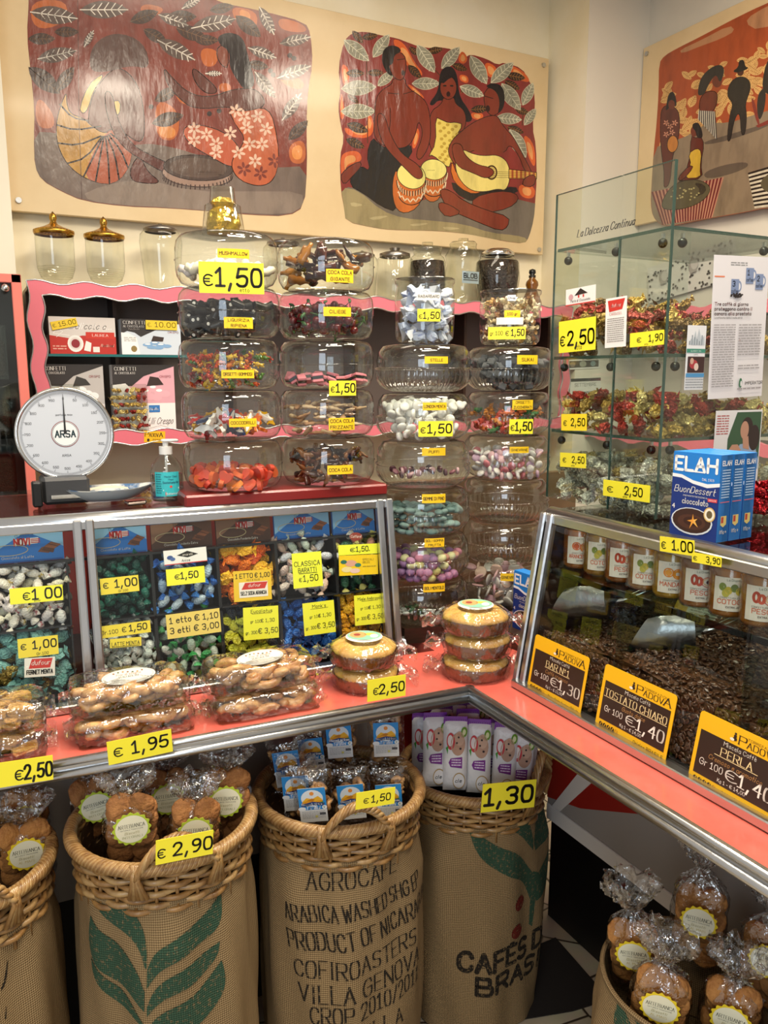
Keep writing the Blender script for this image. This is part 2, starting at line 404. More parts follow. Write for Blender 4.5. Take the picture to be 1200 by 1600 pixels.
# ------------------------------------------------------------------ counters
AL = rad(-3); LU = V((cos(AL), sin(AL), 0)); LB = V((-sin(AL), cos(AL), 0)); LO = V((.802, 1.547, 0))
LT = M(((LU.x, LB.x, 0, LO.x), (LU.y, LB.y, 0, LO.y), (0, 0, 1, 0), (0, 0, 0, 1)))     # s along, t back, z up
def Lp(s, t, z): return LO + LU * s + LB * t + V((0, 0, z))
TZ, GZ, LZ = 1.24, .885, .88
SL, SJ = -.87, -.628
# the red ledge runs round the inner corner of both counters
def lline(x, t):   # point on the line t=const of the left counter with world x
    p = Lp(0, t, 0); return V((x, p.y + (x - p.x) * LU.y / LU.x))
led = thing('counter_ledge', 'coral red counter ledge with aluminium edge, bent round the inner corner below both display counters', 'ledge')
fa, fc = lline(-.04, -.259), lline(.857, -.259)
m = MB(); pts = [(fa.x, fa.y), (fc.x, fc.y), (.857, .18), (1.02, .18), (1.02, 1.2), (1.5, 1.2), (1.5, 1.96), (.9, 1.96), (.9, 1.5), (*lline(-.04, -.02),)]
m.slab(pts, LZ - .03, LZ, REDLAM); m.build('ledge_board', led)
m = MB(); a, b, c = V((fa.x, fa.y, LZ - .013)), V((fc.x, fc.y, LZ - .013)), V((.857, .18, LZ - .013))
for p, q, nn in ((a, b, -LB), (b, c, V((-1, 0, 0)))):
    T = frame(p + nn * .004, q - p, (0, 0, 1)); l = (q - p).length
    m.box(-.003, -.017, -.004, l + .003, .017, .006, ALU, .003, T)
    m.tube([T @ V((0, .012, .006)), T @ V((l, .012, .006))], .006, ALU, 10); m.tube([T @ V((0, -.008, .006)), T @ V((l, -.008, .006))], .008, ALU, 10)
m.build('edge_rail', led)
def counter(name, label, T, s0, s1, posts, depth):
    """front runs along local x at y=0 (top) / y=-.06 (glass foot); y goes back"""
    r = thing(name, label, 'display counter', T)
    f = lambda s, z, o=0: V((s, -.06 * (TZ - z) / (TZ - GZ) - o, z))
    m = MB(); m.tube([(s0, .012, TZ - .012), (s1, .012, TZ - .012)], .0135, ALU, 14); m.box(s0, -.004, TZ - .03, s1, .02, TZ - .012, ALU, .002); m.build('top_rail', r)
    m = MB(); m.box(s0, -.075, GZ - .004, s1, -.05, GZ + .012, ALU, .002); m.build('bottom_rail', r)
    for s in posts:
        m = MB()
        for d in (-.011, .011):
            a, b = f(s + d, GZ), f(s + d, TZ - .01)
            fr = frame(a, (1, 0, 0), b - a); m.box(-.008, 0, -.012, .008, (b - a).length, .006, ALU, .003, fr)
        m.build('post', r)
    for a, b in zip(posts, posts[1:]):
        m = MB(); q0, q1 = f(a + .02, GZ + .012), f(b - .02, TZ - .03)
        m.add([q0, (q1.x, q0.y, q0.z), q1, (q0.x, q1.y, q1.z)], [(0, 1, 2, 3)], PANE)
        m.build('glass_front', r)
    m = MB(); m.box(s0, .02, TZ - .01, s1, depth, TZ - .004, PANE); m.build('counter_top', r)
    m = MB(); m.box(s0, depth - .02, LZ + .001, s1, depth, TZ - .013, mat('red_case_interior', 'a2332c', .4)); m.build('case_back', r); m = MB(); m.box(s0, -.04, LZ + .002, s1, depth - .02, LZ + .006, BLACKP); m.build('case_floor', r)
    for e in (s0, s1):
        m = MB(); m.slab([(-.05, GZ), (depth, GZ), (depth, TZ - .012), (.0, TZ - .012)], -.006, .0, DKWOOD, M(((0, 0, 1, e + (.006 if e == s0 else 0)), (1, 0, 0, 0), (0, 1, 0, 0), (0, 0, 0, 1)))); m.build('side_panel', r)
    return r
lc = counter('display_counter', 'glass fronted counter of wrapped sweets with aluminium frame along the left', LT, SL - .1, 0, (SL - .1, SJ, -.008), .42)
RTm = M(((0, 1, 0, 1.0), (-1, 0, 0, 1.245), (0, 0, 1, 0), (0, 0, 0, 1)))       # local x runs towards the viewer, local y goes to the right
rc = counter('display_counter', 'glass fronted counter of coffee beans and jam jars with aluminium frame on the right', RTm, 0, 1.08, (.008, 1.06), .5)
# the panelled fronts below the ledge
m = MB(); m.box(-.95, .06, .42, .03, .4, LZ - .031, GREYP, T=LT)
pts = [(-.95, LZ - .032), (.028, LZ - .032)] + [(.028 - i * .05, .77 + .05 * sin(i * .55 + 1.2)) for i in range(21)]
fr = frame(Lp(0, .06, 0), LU, (0, 0, 1)); m.slab(pts, 0, .002, DKRED, fr)
b1 = m.build('front_panel'); b1.parent = lc; b1.matrix_basis = LT.inverted()
m = MB(); m.box(-.95, .12, 0, .03, .35, .419, BLACKM, T=LT); o = m.build('plinth', lc); o.matrix_basis = LT.inverted()
m = MB(); m.box(1.2, .1, .42, 1.5, 1.45, LZ - .031, GREYP); m.box(1.196, .1, .415, 1.21, 1.45, .455, PALEP, .002)
fr = frame((1.2, 1.45, 0), (0, -1, 0), (0, 0, 1)); m.slab([(0, LZ - .032), (0, .47), (.12, .5), (.38, .615), (.7, .74), (1.2, LZ - .032)], 0, .002, DKRED, fr)
m.slab([(.02, .456), (.05, .456), (.17, .6), (.12, .6)], .002, .003, PALEP, fr)
o = m.build('front_panel', rc); o.matrix_basis = RTm.inverted()
m = MB(); m.box(1.34, .1, 0, 1.5, 1.6, .415, BLACKM); o = m.build('plinth', rc); o.matrix_basis = RTm.inverted()
m = MB(); m.box(.93, 1.765, .4, 1.34, 1.95, LZ - .031, DKRED); m.box(.87, 1.7, 0, 1.34, 1.76, LZ - .031, DKRED)
o = m.build('corner_panel', led)
m = MB(); m.box(.86, 1.97, .5, 1.7, 1.99, 1.20, mat('brown_card_board', '6a533a', .6, var=(5, '56422c')), .002)
tag(m.build('divider_board'), 'tan brown board standing behind the ribbed jar stacks in the corner', 'board')
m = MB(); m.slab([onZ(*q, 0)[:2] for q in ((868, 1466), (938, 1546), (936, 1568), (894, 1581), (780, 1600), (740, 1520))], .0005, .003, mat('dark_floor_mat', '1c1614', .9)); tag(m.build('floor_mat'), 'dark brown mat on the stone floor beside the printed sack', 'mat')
# ------------------------------------------------------------------ sweets
def foil(name, cols, rough=.22, sc=220, strength=.7, metal=.75):
    return mat(name, cols[0], rough, metal, rnd=cols, bump=(sc, strength, 2))
GUM = ['b5361c', 'd8792a', 'd9b23a', '3f6b2a', 'c8501f', '8a1f1a']
def m_ball(r, m, seg=10, rings=6, flat=1, long=1):
    b = MB(); b.ball((0, 0, 0), (r * long, r, r * flat), m, seg, rings); return b.mesh('sweet')
def m_disc(r, h, m, rim=.25, seg=14):
    b = MB(); e = h * rim; b.lathe([(0, -h / 2), (r - e, -h / 2), (r, -h / 2 + e), (r, h / 2 - e), (r - e, h / 2), (0, h / 2)], m, seg); return b.mesh('sweet')
def m_cube(a, b_, c, m, bev=.002):
    b = MB(); b.box(-a, -b_, -c, a, b_, c, m, bev); return b.mesh('sweet')
def m_bear(s, m):
    b = MB()
    for c, r in (((0, 0, 0), (.42, .34, .55)), ((0, .05, .72), (.34, .3, .34)), ((-.24, 0, 1.02), (.14, .1, .14)), ((.24, 0, 1.02), (.14, .1, .14)), ((-.4, .25, .22), (.15, .2, .15)), ((.4, .25, .22), (.15, .2, .15)), ((-.28, .25, -.5), (.18, .24, .18)), ((.28, .25, -.5), (.18, .24, .18))):
        b.ball([x * s for x in c], [x * s for x in r], m, 8, 5)
    return b.mesh('gummy_bear')
def m_bottle(s, m):
    b = MB(); b.lathe([(0, -1.1 * s), (.42 * s, -1.05 * s), (.46 * s, -.6 * s), (.36 * s, -.2 * s), (.46 * s, .15 * s), (.2 * s, .65 * s), (.2 * s, 1.05 * s), (0, 1.12 * s)], m, 10, M.Rotation(pi / 2, 4, 'Y') @ M.Diagonal((.6, 1, 1, 1))); return b.mesh('gummy_bottle')
def m_twist(l, r, mbody, mend=None, fan=1.0, flat=.8):
    """sweet in a twisted paper: body and two pleated ends"""
    b = MB(); mend = mend or mbody
    T = M.Rotation(pi / 2, 4, 'Y') @ M.Diagonal((flat, 1, 1, 1))
    b.lathe([(r * .18, -l * .62), (r * .75, -l * .45), (r, -l * .2), (r, l * .2), (r * .75, l * .45), (r * .18, l * .62)], mbody, 10, T)
    for sg in (-1, 1):
        b.lathe([(r * .18, sg * l * .62), (r * .7 * fan, sg * l * .85), (r * 1.0 * fan, sg * l * 1.12)], mend, 12, T, rf=lambda a, z: 1 + .25 * sin(a * 6))
    return b.mesh('wrapped_sweet')
def m_crumple(a, b_, c, m, seed=1, amp=.22, ends=True):
    """foil or paper parcel: lumpy faceted body with folded corners"""
    rn = random.Random(seed); b = MB(); R = 7; S = 10; vs = []; fs = []
    for i in range(R + 1):
        t = pi * i / R
        for j in range(S):
            p = 2 * pi * j / S; x, y, z = sin(t) * cos(p), sin(t) * sin(p), cos(t)
            k = max(abs(x), abs(y), abs(z)); q = (1 / k) ** .75 * rn.uniform(1 - amp, 1 + amp * .6); vs.append((a * x * q * .85, b_ * y * q * .85, c * z * q * .85))
    for i in range(R):
        for j in range(S): fs.append((i * S + j, i * S + (j + 1) % S, (i + 1) * S + (j + 1) % S, (i + 1) * S + j))
    b.add(vs, fs, m, False)
    if ends:
        for sg in (-1, 1):
            pts = [(sg * a * .8, 0, 0)] + [(sg * a * rn.uniform(1.12, 1.42), b_ * (k - 2) * .55, c * rn.uniform(-.7, .7)) for k in range(5)]
            b.add(pts, [(0, k, k + 1) for k in range(1, 5)], m, False)
    return b.mesh('wrapped_sweet')
def m_tetra(s, m):
    b = MB(); v = [(s, 0, -s * .7), (-s, 0, -s * .7), (0, s, s * .7), (0, -s, s * .7)]
    b.add(v, [(0, 1, 2), (0, 3, 1), (0, 2, 3), (1, 3, 2)], m); return b.mesh('wrapped_sweet')
def rot_rand(flat=False):
    return M.Rotation(random.uniform(0, 6.28), 4, 'Z') @ (M.Rotation(random.gauss(0, .25), 4, 'X') @ M.Rotation(random.gauss(0, .25), 4, 'Y') if flat else M.Rotation(random.uniform(0, 6.28), 4, 'X') @ M.Rotation(random.uniform(0, 6.28), 4, 'Y'))
def darts(R, d, n=400, rmin=0, keep=None):
    out = []
    for _ in range(n):
        a, r = random.uniform(0, 2 * pi), sqrt(random.random()) * R
        if r < rmin: continue
        x, y = r * cos(a), r * sin(a)
        if keep and not keep(x, y): continue
        if all((x - p) ** 2 + (y - q) ** 2 > d * d for p, q in out): out.append((x, y))
    return out
def jar_fill(c, R, z0, h, size, dome=.01, lift=.72, n=500, ext=0):
    """places for sweets: against the wall of the jar on the side towards the shop, and over the top of the heap"""
    to = (EYE - c).to_2d().normalized(); P = []; z = z0 + max(size * .5, ext * .6); ext = max(ext * .82, size * .55)
    while z < z0 + h - size * .4:
        for x, y in darts(R - ext, size * .86, n, (R - ext - size * 1.35) if z < z0 + h - size * 1.3 else 0, None if z > z0 + h - size * 1.3 else (lambda x, y: x * to.x + y * to.y > -.2 * R)):
            P.append((c.x + x, c.y + y, z + random.uniform(-.2, .2) * size + dome * (1 - (x * x + y * y) / R / R) * (z - z0) / h))
        z += size * lift
    return P
def fill(P, meshes, name, label, cat, group, flat=False, cap=140, front=True):
    cap = int(cap * .54)
    if front and P:
        mz = max(p[2] for p in P); cx_, cy2 = sum(p[0] for p in P) / len(P), sum(p[1] for p in P) / len(P); P.sort(key=lambda p: (p[0] - cx_) * .55 + (p[1] - cy2) * .83 - (p[2] > mz - .02) * .05)
        for i, p in enumerate(P[:cap]): inst(meshes[i * 7 % len(meshes)], name, M.Translation(p) @ rot_rand(flat), label, cat, group)
        return
    random.shuffle(P)
    for i, p in enumerate(P[:cap]): inst(meshes[i % len(meshes)], name, M.Translation(p) @ rot_rand(flat), label, cat, group)
# ------------------------------------------------------------------ stacked jars
JAR = glass('jar_glass', 'f5f7f5', '858986', .03, refl=2.0, bump=(14, .12))
RIB = glass('ribbed_jar_glass', 'f2f5f3', '7a807c', .03, refl=2.2)
JH, JS, RS, RR = .108, .1025, .1025, .112; RISE = .037
def smooth_jar(name, label, T, group):
    r = thing(name, label, 'jar', T, group); R = RS
    k = JS / .108
    m = MB(); m.lathe([(0, .003), (R * .78, .002), (R * .9, .007), (R * .975, .02), (R, .034 * k), (R, .053 * k)], JAR, 48); m.build('bowl', r)
    m = MB(); m.lathe([(r_, z_ * k) for r_, z_ in ((R, .055), (R, .077), (R * .975, .092), (R * .9, .103), (R * .78, .1065), (R * .6, .1045), (0, .1045))], JAR, 48); m.build('lid', r)
    m = MB(); m.lathe([(R + .0005, .0525 * k), (R + .0022, .054 * k), (R + .0005, .0555 * k)], JAR, 48); m.build('seam', r)
    return r
def ribbed_jar(name, label, T, group):
    r = thing(name, label, 'jar', T, group); R = RR
    ribs = lambda a, z: 1 + .038 * abs(cos(a * 22)) * min(1, max(0, (.05 - z) / .012))
    m = MB(); m.lathe([(0, .003), (R * .62, .002), (R * .74, .006), (R * .86, .016), (R * .93, .028), (R * .955, .04), (R * .955, .05)], RIB, 176, rf=ribs); m.build('bowl', r)
    m = MB(); m.lathe([(R * .955, .056), (R * .965, .07), (R * .93, .09), (R * .84, .103), (R * .7, .1065), (R * .5, .1045), (0, .1045)], RIB, 48); m.build('lid', r)
    m = MB(); m.lathe([(R * .955, .05), (R * .99, .0515), (R * 1.0, .053), (R * .99, .0545), (R * .955, .056)], RIB, 200, rf=lambda a, z: 1 - .03 * abs(sin(a * 33))); m.build('bead_rim', r)
    return r
def cylhit(x, y, c, R):
    d = ray(x, y); dx, dy = d.x, d.y; ox, oy = EYE.x - c[0], EYE.y - c[1]
    A = dx * dx + dy * dy; B = ox * dx + oy * dy; D = B * B - A * (ox * ox + oy * oy - R * R)
    t = (-B - sqrt(max(D, 0))) / A; p = EYE + d * t; n = V((p.x - c[0], p.y - c[1], 0)).normalized(); return p, n
def sticker(parent, c, R, x0, y0, x1, y1, lines, base='f2c71e', name='name_label', top=False, tilt=0, cy_=.5, **k):
    p, n = cylhit((x0 + x1) / 2, (y0 + y1) / 2, c, R); z = (p - EYE).dot(FW); w, h = (x1 - x0) * z / FPX, (y1 - y0) * z / FPX
    if tilt: n = (n + V((0, 0, tilt))).normalized()
    r = V((0, 0, 1)).cross(n)
    u = n.cross(r); T = frame(p - r * w / 2 - u * h / 2 + n * .0016, r, u)
    it = []
    N = len(lines)
    for i, t in enumerate(lines):
        hh = .34 if N == 1 else .25
        it.append(('t', t, .5, (1 - (i + 1) / (N + .0) + .5 / N) - hh / 2 if N > 1 else .5 - hh / 2, hh, '1c1208', dict(al='c', maxw=.88, wt=.17)))
        it.append(('r', .1, (1 - (i + 1) / N + .5 / N) - hh / 2 - .08, .9, (1 - (i + 1) / N + .5 / N) - hh / 2 - .055, '5a4010'))
    if top: return card('price_tag', w, h, k['items'], T, base, bend=R if k.get('bend', 1) else 0, label=k['label'], cat='price tag', group=k.get('group'))
    return card(name, w, h, it, parent.matrix_basis.inverted() @ T, base, bend=R, parent=parent)
def price(t, sub=None, euro=True, big=.56, y=.24):
    """items of a yellow price tag: small euro sign, large figures"""
    it = []
    if euro:
        it.append(('t', '€', .07, y, big * .62, '14130f', dict(wt=.15, w=.13))); it.append(('t', t, .96, y, big, '14130f', dict(al='r', wt=.17, maxw=.7)))
    else: it.append(('t', t, .5, y, big, '14130f', dict(al='c', wt=.19, maxw=.9)))
    if sub: it.append(('t', sub, .62, .06, .12, '3a3510', dict(al='l', maxw=.3)))
    return it
S1 = atD(365, 735, 1.70); S2 = atD(512, 735, 1.785); S3 = atD(661, 760, 1.885); S4 = atD(790, 760, 2.045)
for s in (S1, S2, S3, S4): s.z = 0
BZ = 1.2625
m = MB(); a = Lp(-.437, .004, 0); m.box(-.437, .004, TZ - .003, .004, .235, BZ - .0005, MAROON, .004, LT); tag(m.build('display_board'), 'dark red board lying on the left counter under two stacks of smooth jars', 'board')
m = MB(); m.slab([(.86, 1.57), (1.05, 1.52), (1.07, 1.37), (1.2, 1.36), (1.34, 1.5), (1.34, 1.85), (.86, 1.85)], LZ + .0005, LZ + RISE, DKWOOD); tag(m.build('display_board'), 'dark brown wooden riser under the two stacks of ribbed jars', 'board')
GLICO = mat('licorice', '151313', .3); WHITEC = mat('white_sweet', 'efece6', .45)
def m_lico():
    b = MB(); b.cyl(.008, -.0125, .0125, GLICO, 8); b.cyl(.0036, -.0129, .0114, WHITEC, 6); return b.mesh('licorice_sweet')
def m_croc(m1, m2):
    b = MB()
    b.slab(chaikin([(-.028, 0), (-.012, .005), (-.012, .011), (-.004, .006), (.006, .006), (.008, .012), (.013, .006), (.026, .003), (.026, -.003), (.013, -.006), (.008, -.012), (.006, -.006), (-.004, -.006), (-.012, -.011), (-.012, -.005), (-.028, 0)], 1)[:-1], -.003, .003, m1)
    b.slab(chaikin([(-.026, 0), (-.01, .004), (.01, .004), (.025, 0), (.01, -.004), (-.01, -.004), (-.026, 0)], 1)[:-1], -.005, -.0031, m2); return b.mesh('gummy_crocodile')
def m_roll():
    b = MB(); p, k = mat('pink_licorice', 'e88a97', .5), GLICO
    b.box(-.011, -.009, -.009, .011, .009, -.003, p, .001); b.box(-.011, -.009, -.003, .011, .009, .003, k); b.box(-.011, -.009, .003, .011, .009, .009, p, .001); return b.mesh('licorice_allsort')
def m_cherry():
    b = MB(); g = mat('cherry_leaf', '2f5a22', .4); b.ball((-.008, 0, 0), .009, mat('cherry_gummy', '5c0d14', .15, sub=.2), 8, 6); b.ball((.009, 0, -.001), .009, MATS['cherry_gummy'], 8, 6)
    b.tube([(-.008, 0, .008), (0, 0, .026), (.009, 0, .007)], .0015, g, 5); b.ball((0, .004, .027), (.004, .009, .002), g, 6, 4); return b.mesh('gummy_cherry')
gb = mat('gummy_bear_jelly', GUM[0], .12, rnd=GUM, sub=.3, coat=.3)
amber = mat('cola_jelly', '6b3410', .1, rnd=['8a5417', '4a1d0c', '30120a', 'a56a1e'], coat=.3)
dkcola = mat('dark_cola_jelly', '3a1a0c', .15, rnd=['3a1a0c', '5b2c12', '24100a', '7a4a1c'], coat=.3)
sgcola = mat('sugared_cola', 'c9a579', .7, rnd=['cfae86', 'b98e63', 'd9bd98', 'a77b55'], bump=(900, .4))
heart = mat('orange_gummy', 'e2622c', .4, rnd=['e5692c', 'd6452d', 'ef8a3c', 'e0573a'], sub=.2, bump=(700, .2))
HT = []
def m_heart():
    b = MB(); b.slab(chaikin([(0, -.016), (.014, -.002), (.014, .01), (.006, .013), (0, .008), (-.006, .013), (-.014, .01), (-.014, -.002), (0, -.016)], 2)[:-1], -.0045, .0045, heart); return b.mesh('gummy_heart')
sug = mat('sugared_bear', 'd1672f', .75, rnd=['d1672f', 'b8382c', '3f7a3f', 'd98a3a', 'c9452f'], bump=(800, .5))
pine = mat('pine_pastille', '7f9a98', .7, rnd=['86a09d', '6f8c8b', '93aca8', '7a9794'], bump=(700, .4))
past = mat('fruit_pastille', 'b98aa8', .65, rnd=['b07aa0', 'd8cf86', 'd9a08a', 'c48db4', 'cf7f9a', 'e0dba8', '9d76a6'], bump=(700, .3))
sukai = mat('licorice_cube', '3c3d40', .75, rnd=['45464a', '2e2f32', '58595c', '3a3b3e'], bump=(700, .4))
gin = mat('sugar_drop', 'e6dcd8', .55, rnd=['e8e0dc', 'dbaeb4', 'e3d9d6', 'c9a6c0', 'efe9e4', 'd97f88'])
coin = mat('sugar_coin', 'dcd2cc', .55, rnd=['ddd6cf', 'e3b3b4', 'c9c2be', 'd9a9b6', 'e7c3b0', 'cfc7c2'])
mush = mat('marshmallow', 'f1ecd9', .8, rnd=['f3eedd', 'efe4cc', 'f3e6e2'])
def mesh_twistmush():
    b = MB(); pts = [(-.03 + .06 * i / 10, .006 * sin(i * 1.3), .006 * cos(i * 1.3)) for i in range(11)]; b.tube(pts, .008, mush, 8); return b.mesh('marshmallow_twist')
WHERE = 'smooth glass jars stacked on the dark red board'; WHERE2 = 'ribbed glass jars stacked in the corner'
# (stack, height from bottom, contents label, sticker box+lines, filling)
STK = [
 (S1, 4, 'marshmallows', (340, 389, 390, 403, ['MUSHMALLOW']), ([mesh_twistmush()], 'marshmallow_twist', 'marshmallow', .026, .03, True, 26)),
 (S1, 3, 'filled licorice', (350, 496, 396, 513, ['LIQUIRIZIA', 'RIPIENA']), ([m_lico()], 'licorice_sweet', 'licorice', .015, .058, False, 150)),
 (S1, 2, 'gummy bears', (346, 578, 398, 591, ['ORSETTI GOMMOSI']), ([m_bear(.0125, gb)], 'gummy_bear', 'gummy bear', .016, .06, False, 170)),
 (S1, 1, 'gummy crocodiles', (358, 654, 402, 667, ['COCCODRILLI']), ([m_croc(mat(a, b, .2), WHITEC) for a, b in (('red_gummy', 'c22a22'), ('white_gummy', 'f0ece4'), ('orange_gummy_croc', 'd96a1e'), ('blue_gummy', '2b3f66'), ('yellow_gummy', 'dba61f'), ('white_gummy', 'f0ece4'))], 'gummy_crocodile', 'gummy sweet', .022, .042, False, 76)),
 (S1, 0, 'orange gummy hearts', None, ([m_heart()], 'gummy_heart', 'gummy sweet', .022, .045, False, 90)),
 (S2, 4, 'giant cola bottles', (509, 421, 554, 441, ['COCA COLA', 'GIGANTE']), ([m_bottle(.022, amber)], 'gummy_bottle', 'gummy sweet', .029, .062, False, 60)),
 (S2, 3, 'gummy cherries', (505, 480, 550, 494, ['CILIEGE']), ([m_cherry()], 'gummy_cherry', 'gummy sweet', .021, .056, False, 100)),
 (S2, 2, 'pink and black licorice squares', None, ([m_roll()], 'licorice_square', 'licorice', .025, .03, True, 34)),
 (S2, 1, 'sugared cola bottles', (513, 653, 556, 672, ['COCA COLA', 'FRIZZANTE']), ([m_bottle(.015, sgcola)], 'sugared_bottle', 'gummy sweet', .02, .055, True, 110)),
 (S2, 0, 'small cola bottles', (511, 727, 553, 741, ['COCA COLA']), ([m_bottle(.0155, dkcola)], 'small_gummy_bottle', 'gummy sweet', .016, .058, False, 170)),
 (S3, 5, 'nothing', (663, 557, 701, 568, ['STELLE']), None),
 (S3, 4, 'white mints', (660, 629, 699, 641, ['LONDON MENTA']), ([m_disc(.0115, .009, WHITEC)], 'mint', 'mint', .0205, .074, False, 140)),
 (S3, 3, 'a few dark pink sweets', (659, 700, 697, 712, ['PUFFI']), ([m_disc(.008, .006, mat('pink_chew', '8a5560', .5, rnd=['8a5560', '5c2f3a', 'c9a0a4', '4a3038']))], 'pink_chew', 'sweet', .017, .045, False, 36)),
 (S3, 2, 'blue grey pine pastilles', (659, 772, 697, 786, ['GEMME DI PINO']), ([m_ball(.0105, pine, 9, 6, .62, 1.3)], 'pine_pastille', 'pastille', .0185, .062, True, 130)),
 (S3, 1, 'pastel fruit gums', (663, 841, 695, 855, ['BOLI GOMMA', 'FRUTTA']), ([m_ball(.0115, past, 9, 6, .8, 1.1)], 'fruit_gum', 'gum', .0185, .058, True, 130)),
 (S3, 0, 'a few green wrapped menthol sweets', (661, 912, 696, 925, ['BOLI MENTOLO']), ([m_twist(.014, .006, mat('green_wrapper', '2f5a3a', .3, rnd=['2f5a3a', 'c9cfc8', '3d6b45']))], 'menthol_sweet', 'sweet', .022, .035, True, 22)),
 (S4, 5, 'dark licorice cubes', (807, 555, 842, 569, ['SUKAI']), ([m_cube(.0095, .009, .009, sukai, .0025)], 'licorice_cube', 'licorice', .018, .062, False, 120)),
 (S4, 4, 'sugared gummy bears', (800, 625, 834, 640, ['ORSETTI', 'ZUCCHERATI']), ([m_bear(.0175, sug)], 'sugared_gummy_bear', 'gummy bear', .024, .056, False, 70)),
 (S4, 3, 'pink and white sugar drops', (796, 698, 827, 708, ['GINEVRINE']), ([m_disc(.0105, .008, gin, .4, 10)], 'sugar_drop', 'sugar drop', .0165, .066, False, 160)),
 (S4, 2, 'no sweets', None, None), (S4, 1, 'a grey paper card', None, None),
 (S4, 0, 'large sugar coins', (782, 896, 812, 908, ['GINEVRINE']), ([m_disc(.0155, .005, coin)], 'sugar_coin', 'sugar coin', .024, .082, False, 80)),
]
ORD = ['at bottom', 'second from bottom', 'third from bottom', 'fourth from bottom', 'fifth from bottom', 'sixth from bottom']
for c, k, what, st, fl in STK:
    sm = c is S1 or c is S2
    z0 = BZ + k * JS if sm else LZ + RISE + .001 + k * JH
    nm = {id(S1): 'left smooth stack', id(S2): 'right smooth stack', id(S3): 'left ribbed stack', id(S4): 'right ribbed stack'}[id(c)]
    T = M.Translation((c.x + random.uniform(-.002, .002), c.y, z0))
    lab = ('clear jar of %s, %s of %s' % (what, ORD[k], nm)) if what not in ('nothing', 'no sweets') else 'empty clear ribbed jar, %s of %s' % (ORD[k], nm)
    j = (smooth_jar if sm else ribbed_jar)('sweet_jar', lab, T, WHERE if sm else WHERE2)
    R = RS if sm else RR * .955
    if st: sticker(j, c, R + .001, *st)
    if fl:
        me, n, cat, size, h, flat, cap = fl
        fill(jar_fill(c, R * .97 - .002, z0 + .005, h * 1.12, size, .014, ext=max(v.co.length for q in me for v in q.vertices)), me, n, 'loose %s inside a clear stacked jar' % {'a': what[2:]}.get(what.split()[0], what), cat, what + ' in a jar', flat, cap)
m = MB(); c = S4; z0 = LZ + RISE + JH + .02; to = (EYE - c).to_2d().normalized(); r = V((-to.y, to.x, 0)); T = frame(V((c.x, c.y, z0)) - r * .06 + V((to.x, to.y, 0)) * .05, r, (-to.x * .4, -to.y * .4, 1))
m.box(0, 0, 0, .085, .075, .001, mat('grey_paper', 'a9abac', .7)); tag(m.build('paper_card'), 'blank grey paper card inside a ribbed jar', 'card')
YL = 'f7ea36'
def jtag(c, R, box, t, label, **k):
    return sticker(None, c, R + .004, *box, [], YL, top=True, items=price(t, **k), label=label, bend=0)
jtag(S1, RS, (312, 411, 412, 458), '1,50', 'large yellow 1,50 price tag on the marshmallow jar', sub='etto')
jtag(S2, RS, (513, 595, 557, 618), '1,50', 'small yellow 1,50 price tag on the licorice square jar')
jtag(S3, RR, (653, 658, 708, 682), '1,50', 'yellow 1,50 price tag on the jar of white mints')
jtag(S4, RR, (795, 655, 833, 678), '1,50', 'yellow 1,50 price tag on the jar of sugared gummy bears')
# two open round jars of wrapped sweets on top of the ribbed stacks
def round_jar(label, c, z, R, H):
    r = thing('round_jar', label, 'jar', M.Translation((c.x, c.y, z)))
    m = MB(); m.lathe([(0, .004), (R * .86, .003), (R * .97, .012), (R, .03), (R, H - .03), (R * .95, H - .016), (R * .95, H - .008), (R, H - .004), (R, H)], JAR, 48); m.build('jar_body', r)
    m = MB(); m.lathe([(R * 1.01, H + .0005), (R * 1.0, H + .004), (R * .8, H + .0045), (0, H + .0045)], JAR, 48); m.build('lid', r); return r
z3 = LZ + RISE + .002 + 6 * JH; RJ, RK = .0675, .0745; HJ, HK = .138, .128
j3 = round_jar('round jar of white paper wrapped rhubarb sweets on the left ribbed stack', S3, z3, RJ, HJ)
j4 = round_jar('round jar of cream and brown wrapped sweets on the right ribbed stack', S4, z3, RK, HK)
tet = mat('white_wax_paper', 'dfe3ee', .4, rnd=['e4e8f0', 'cfd6e6', 'dde1ea', 'b9c4dd'], var=(60, '8795c4', .58, .66))
fill(jar_fill(S3, RJ, z3 + .005, HJ - .012, .026, 0), [m_tetra(.0165, tet), m_crumple(.016, .012, .008, tet, 3, .1, False)], 'rhubarb_sweet', 'white and blue paper wrapped sweet in the round rhubarb jar', 'wrapped sweet', 'rhubarb sweets in a round jar', False, 110)
crm = mat('cream_wrapper', 'd9c7a0', .3, rnd=['d9c7a0', 'e8dcc3', 'b98e50', '8a5f38', 'cdb68a', 'e6d3b0'], bump=(300, .4))
fill(jar_fill(S4, RK, z3 + .005, HK - .014, .02, 0), [m_twist(.014, .0065, crm), m_crumple(.01, .008, .007, crm, 5)], 'cream_wrapped_sweet', 'cream and brown wrapped sweet in the round jar', 'wrapped sweet', 'cream wrapped sweets in a round jar', False, 170)
sticker(j3, S3, RJ + .001, 651, 457, 689, 469, ['RABARBARO'], 'e8e6e0')
sticker(j4, S4, RK + .001, 793, 461, 806, 470, ['Chias'], 'e3e3ea')
sticker(j4, S4, RK + .001, 788, 485, 813, 496, ['100 gr'])
sticker(j4, S4, RK + .001, 775, 496, 818, 507, [' '], 'ece6dc')
jtag(S3, RJ, (652, 483, 688, 502), '1,50', 'yellow 1,50 price tag on the round rhubarb jar', big=.5)
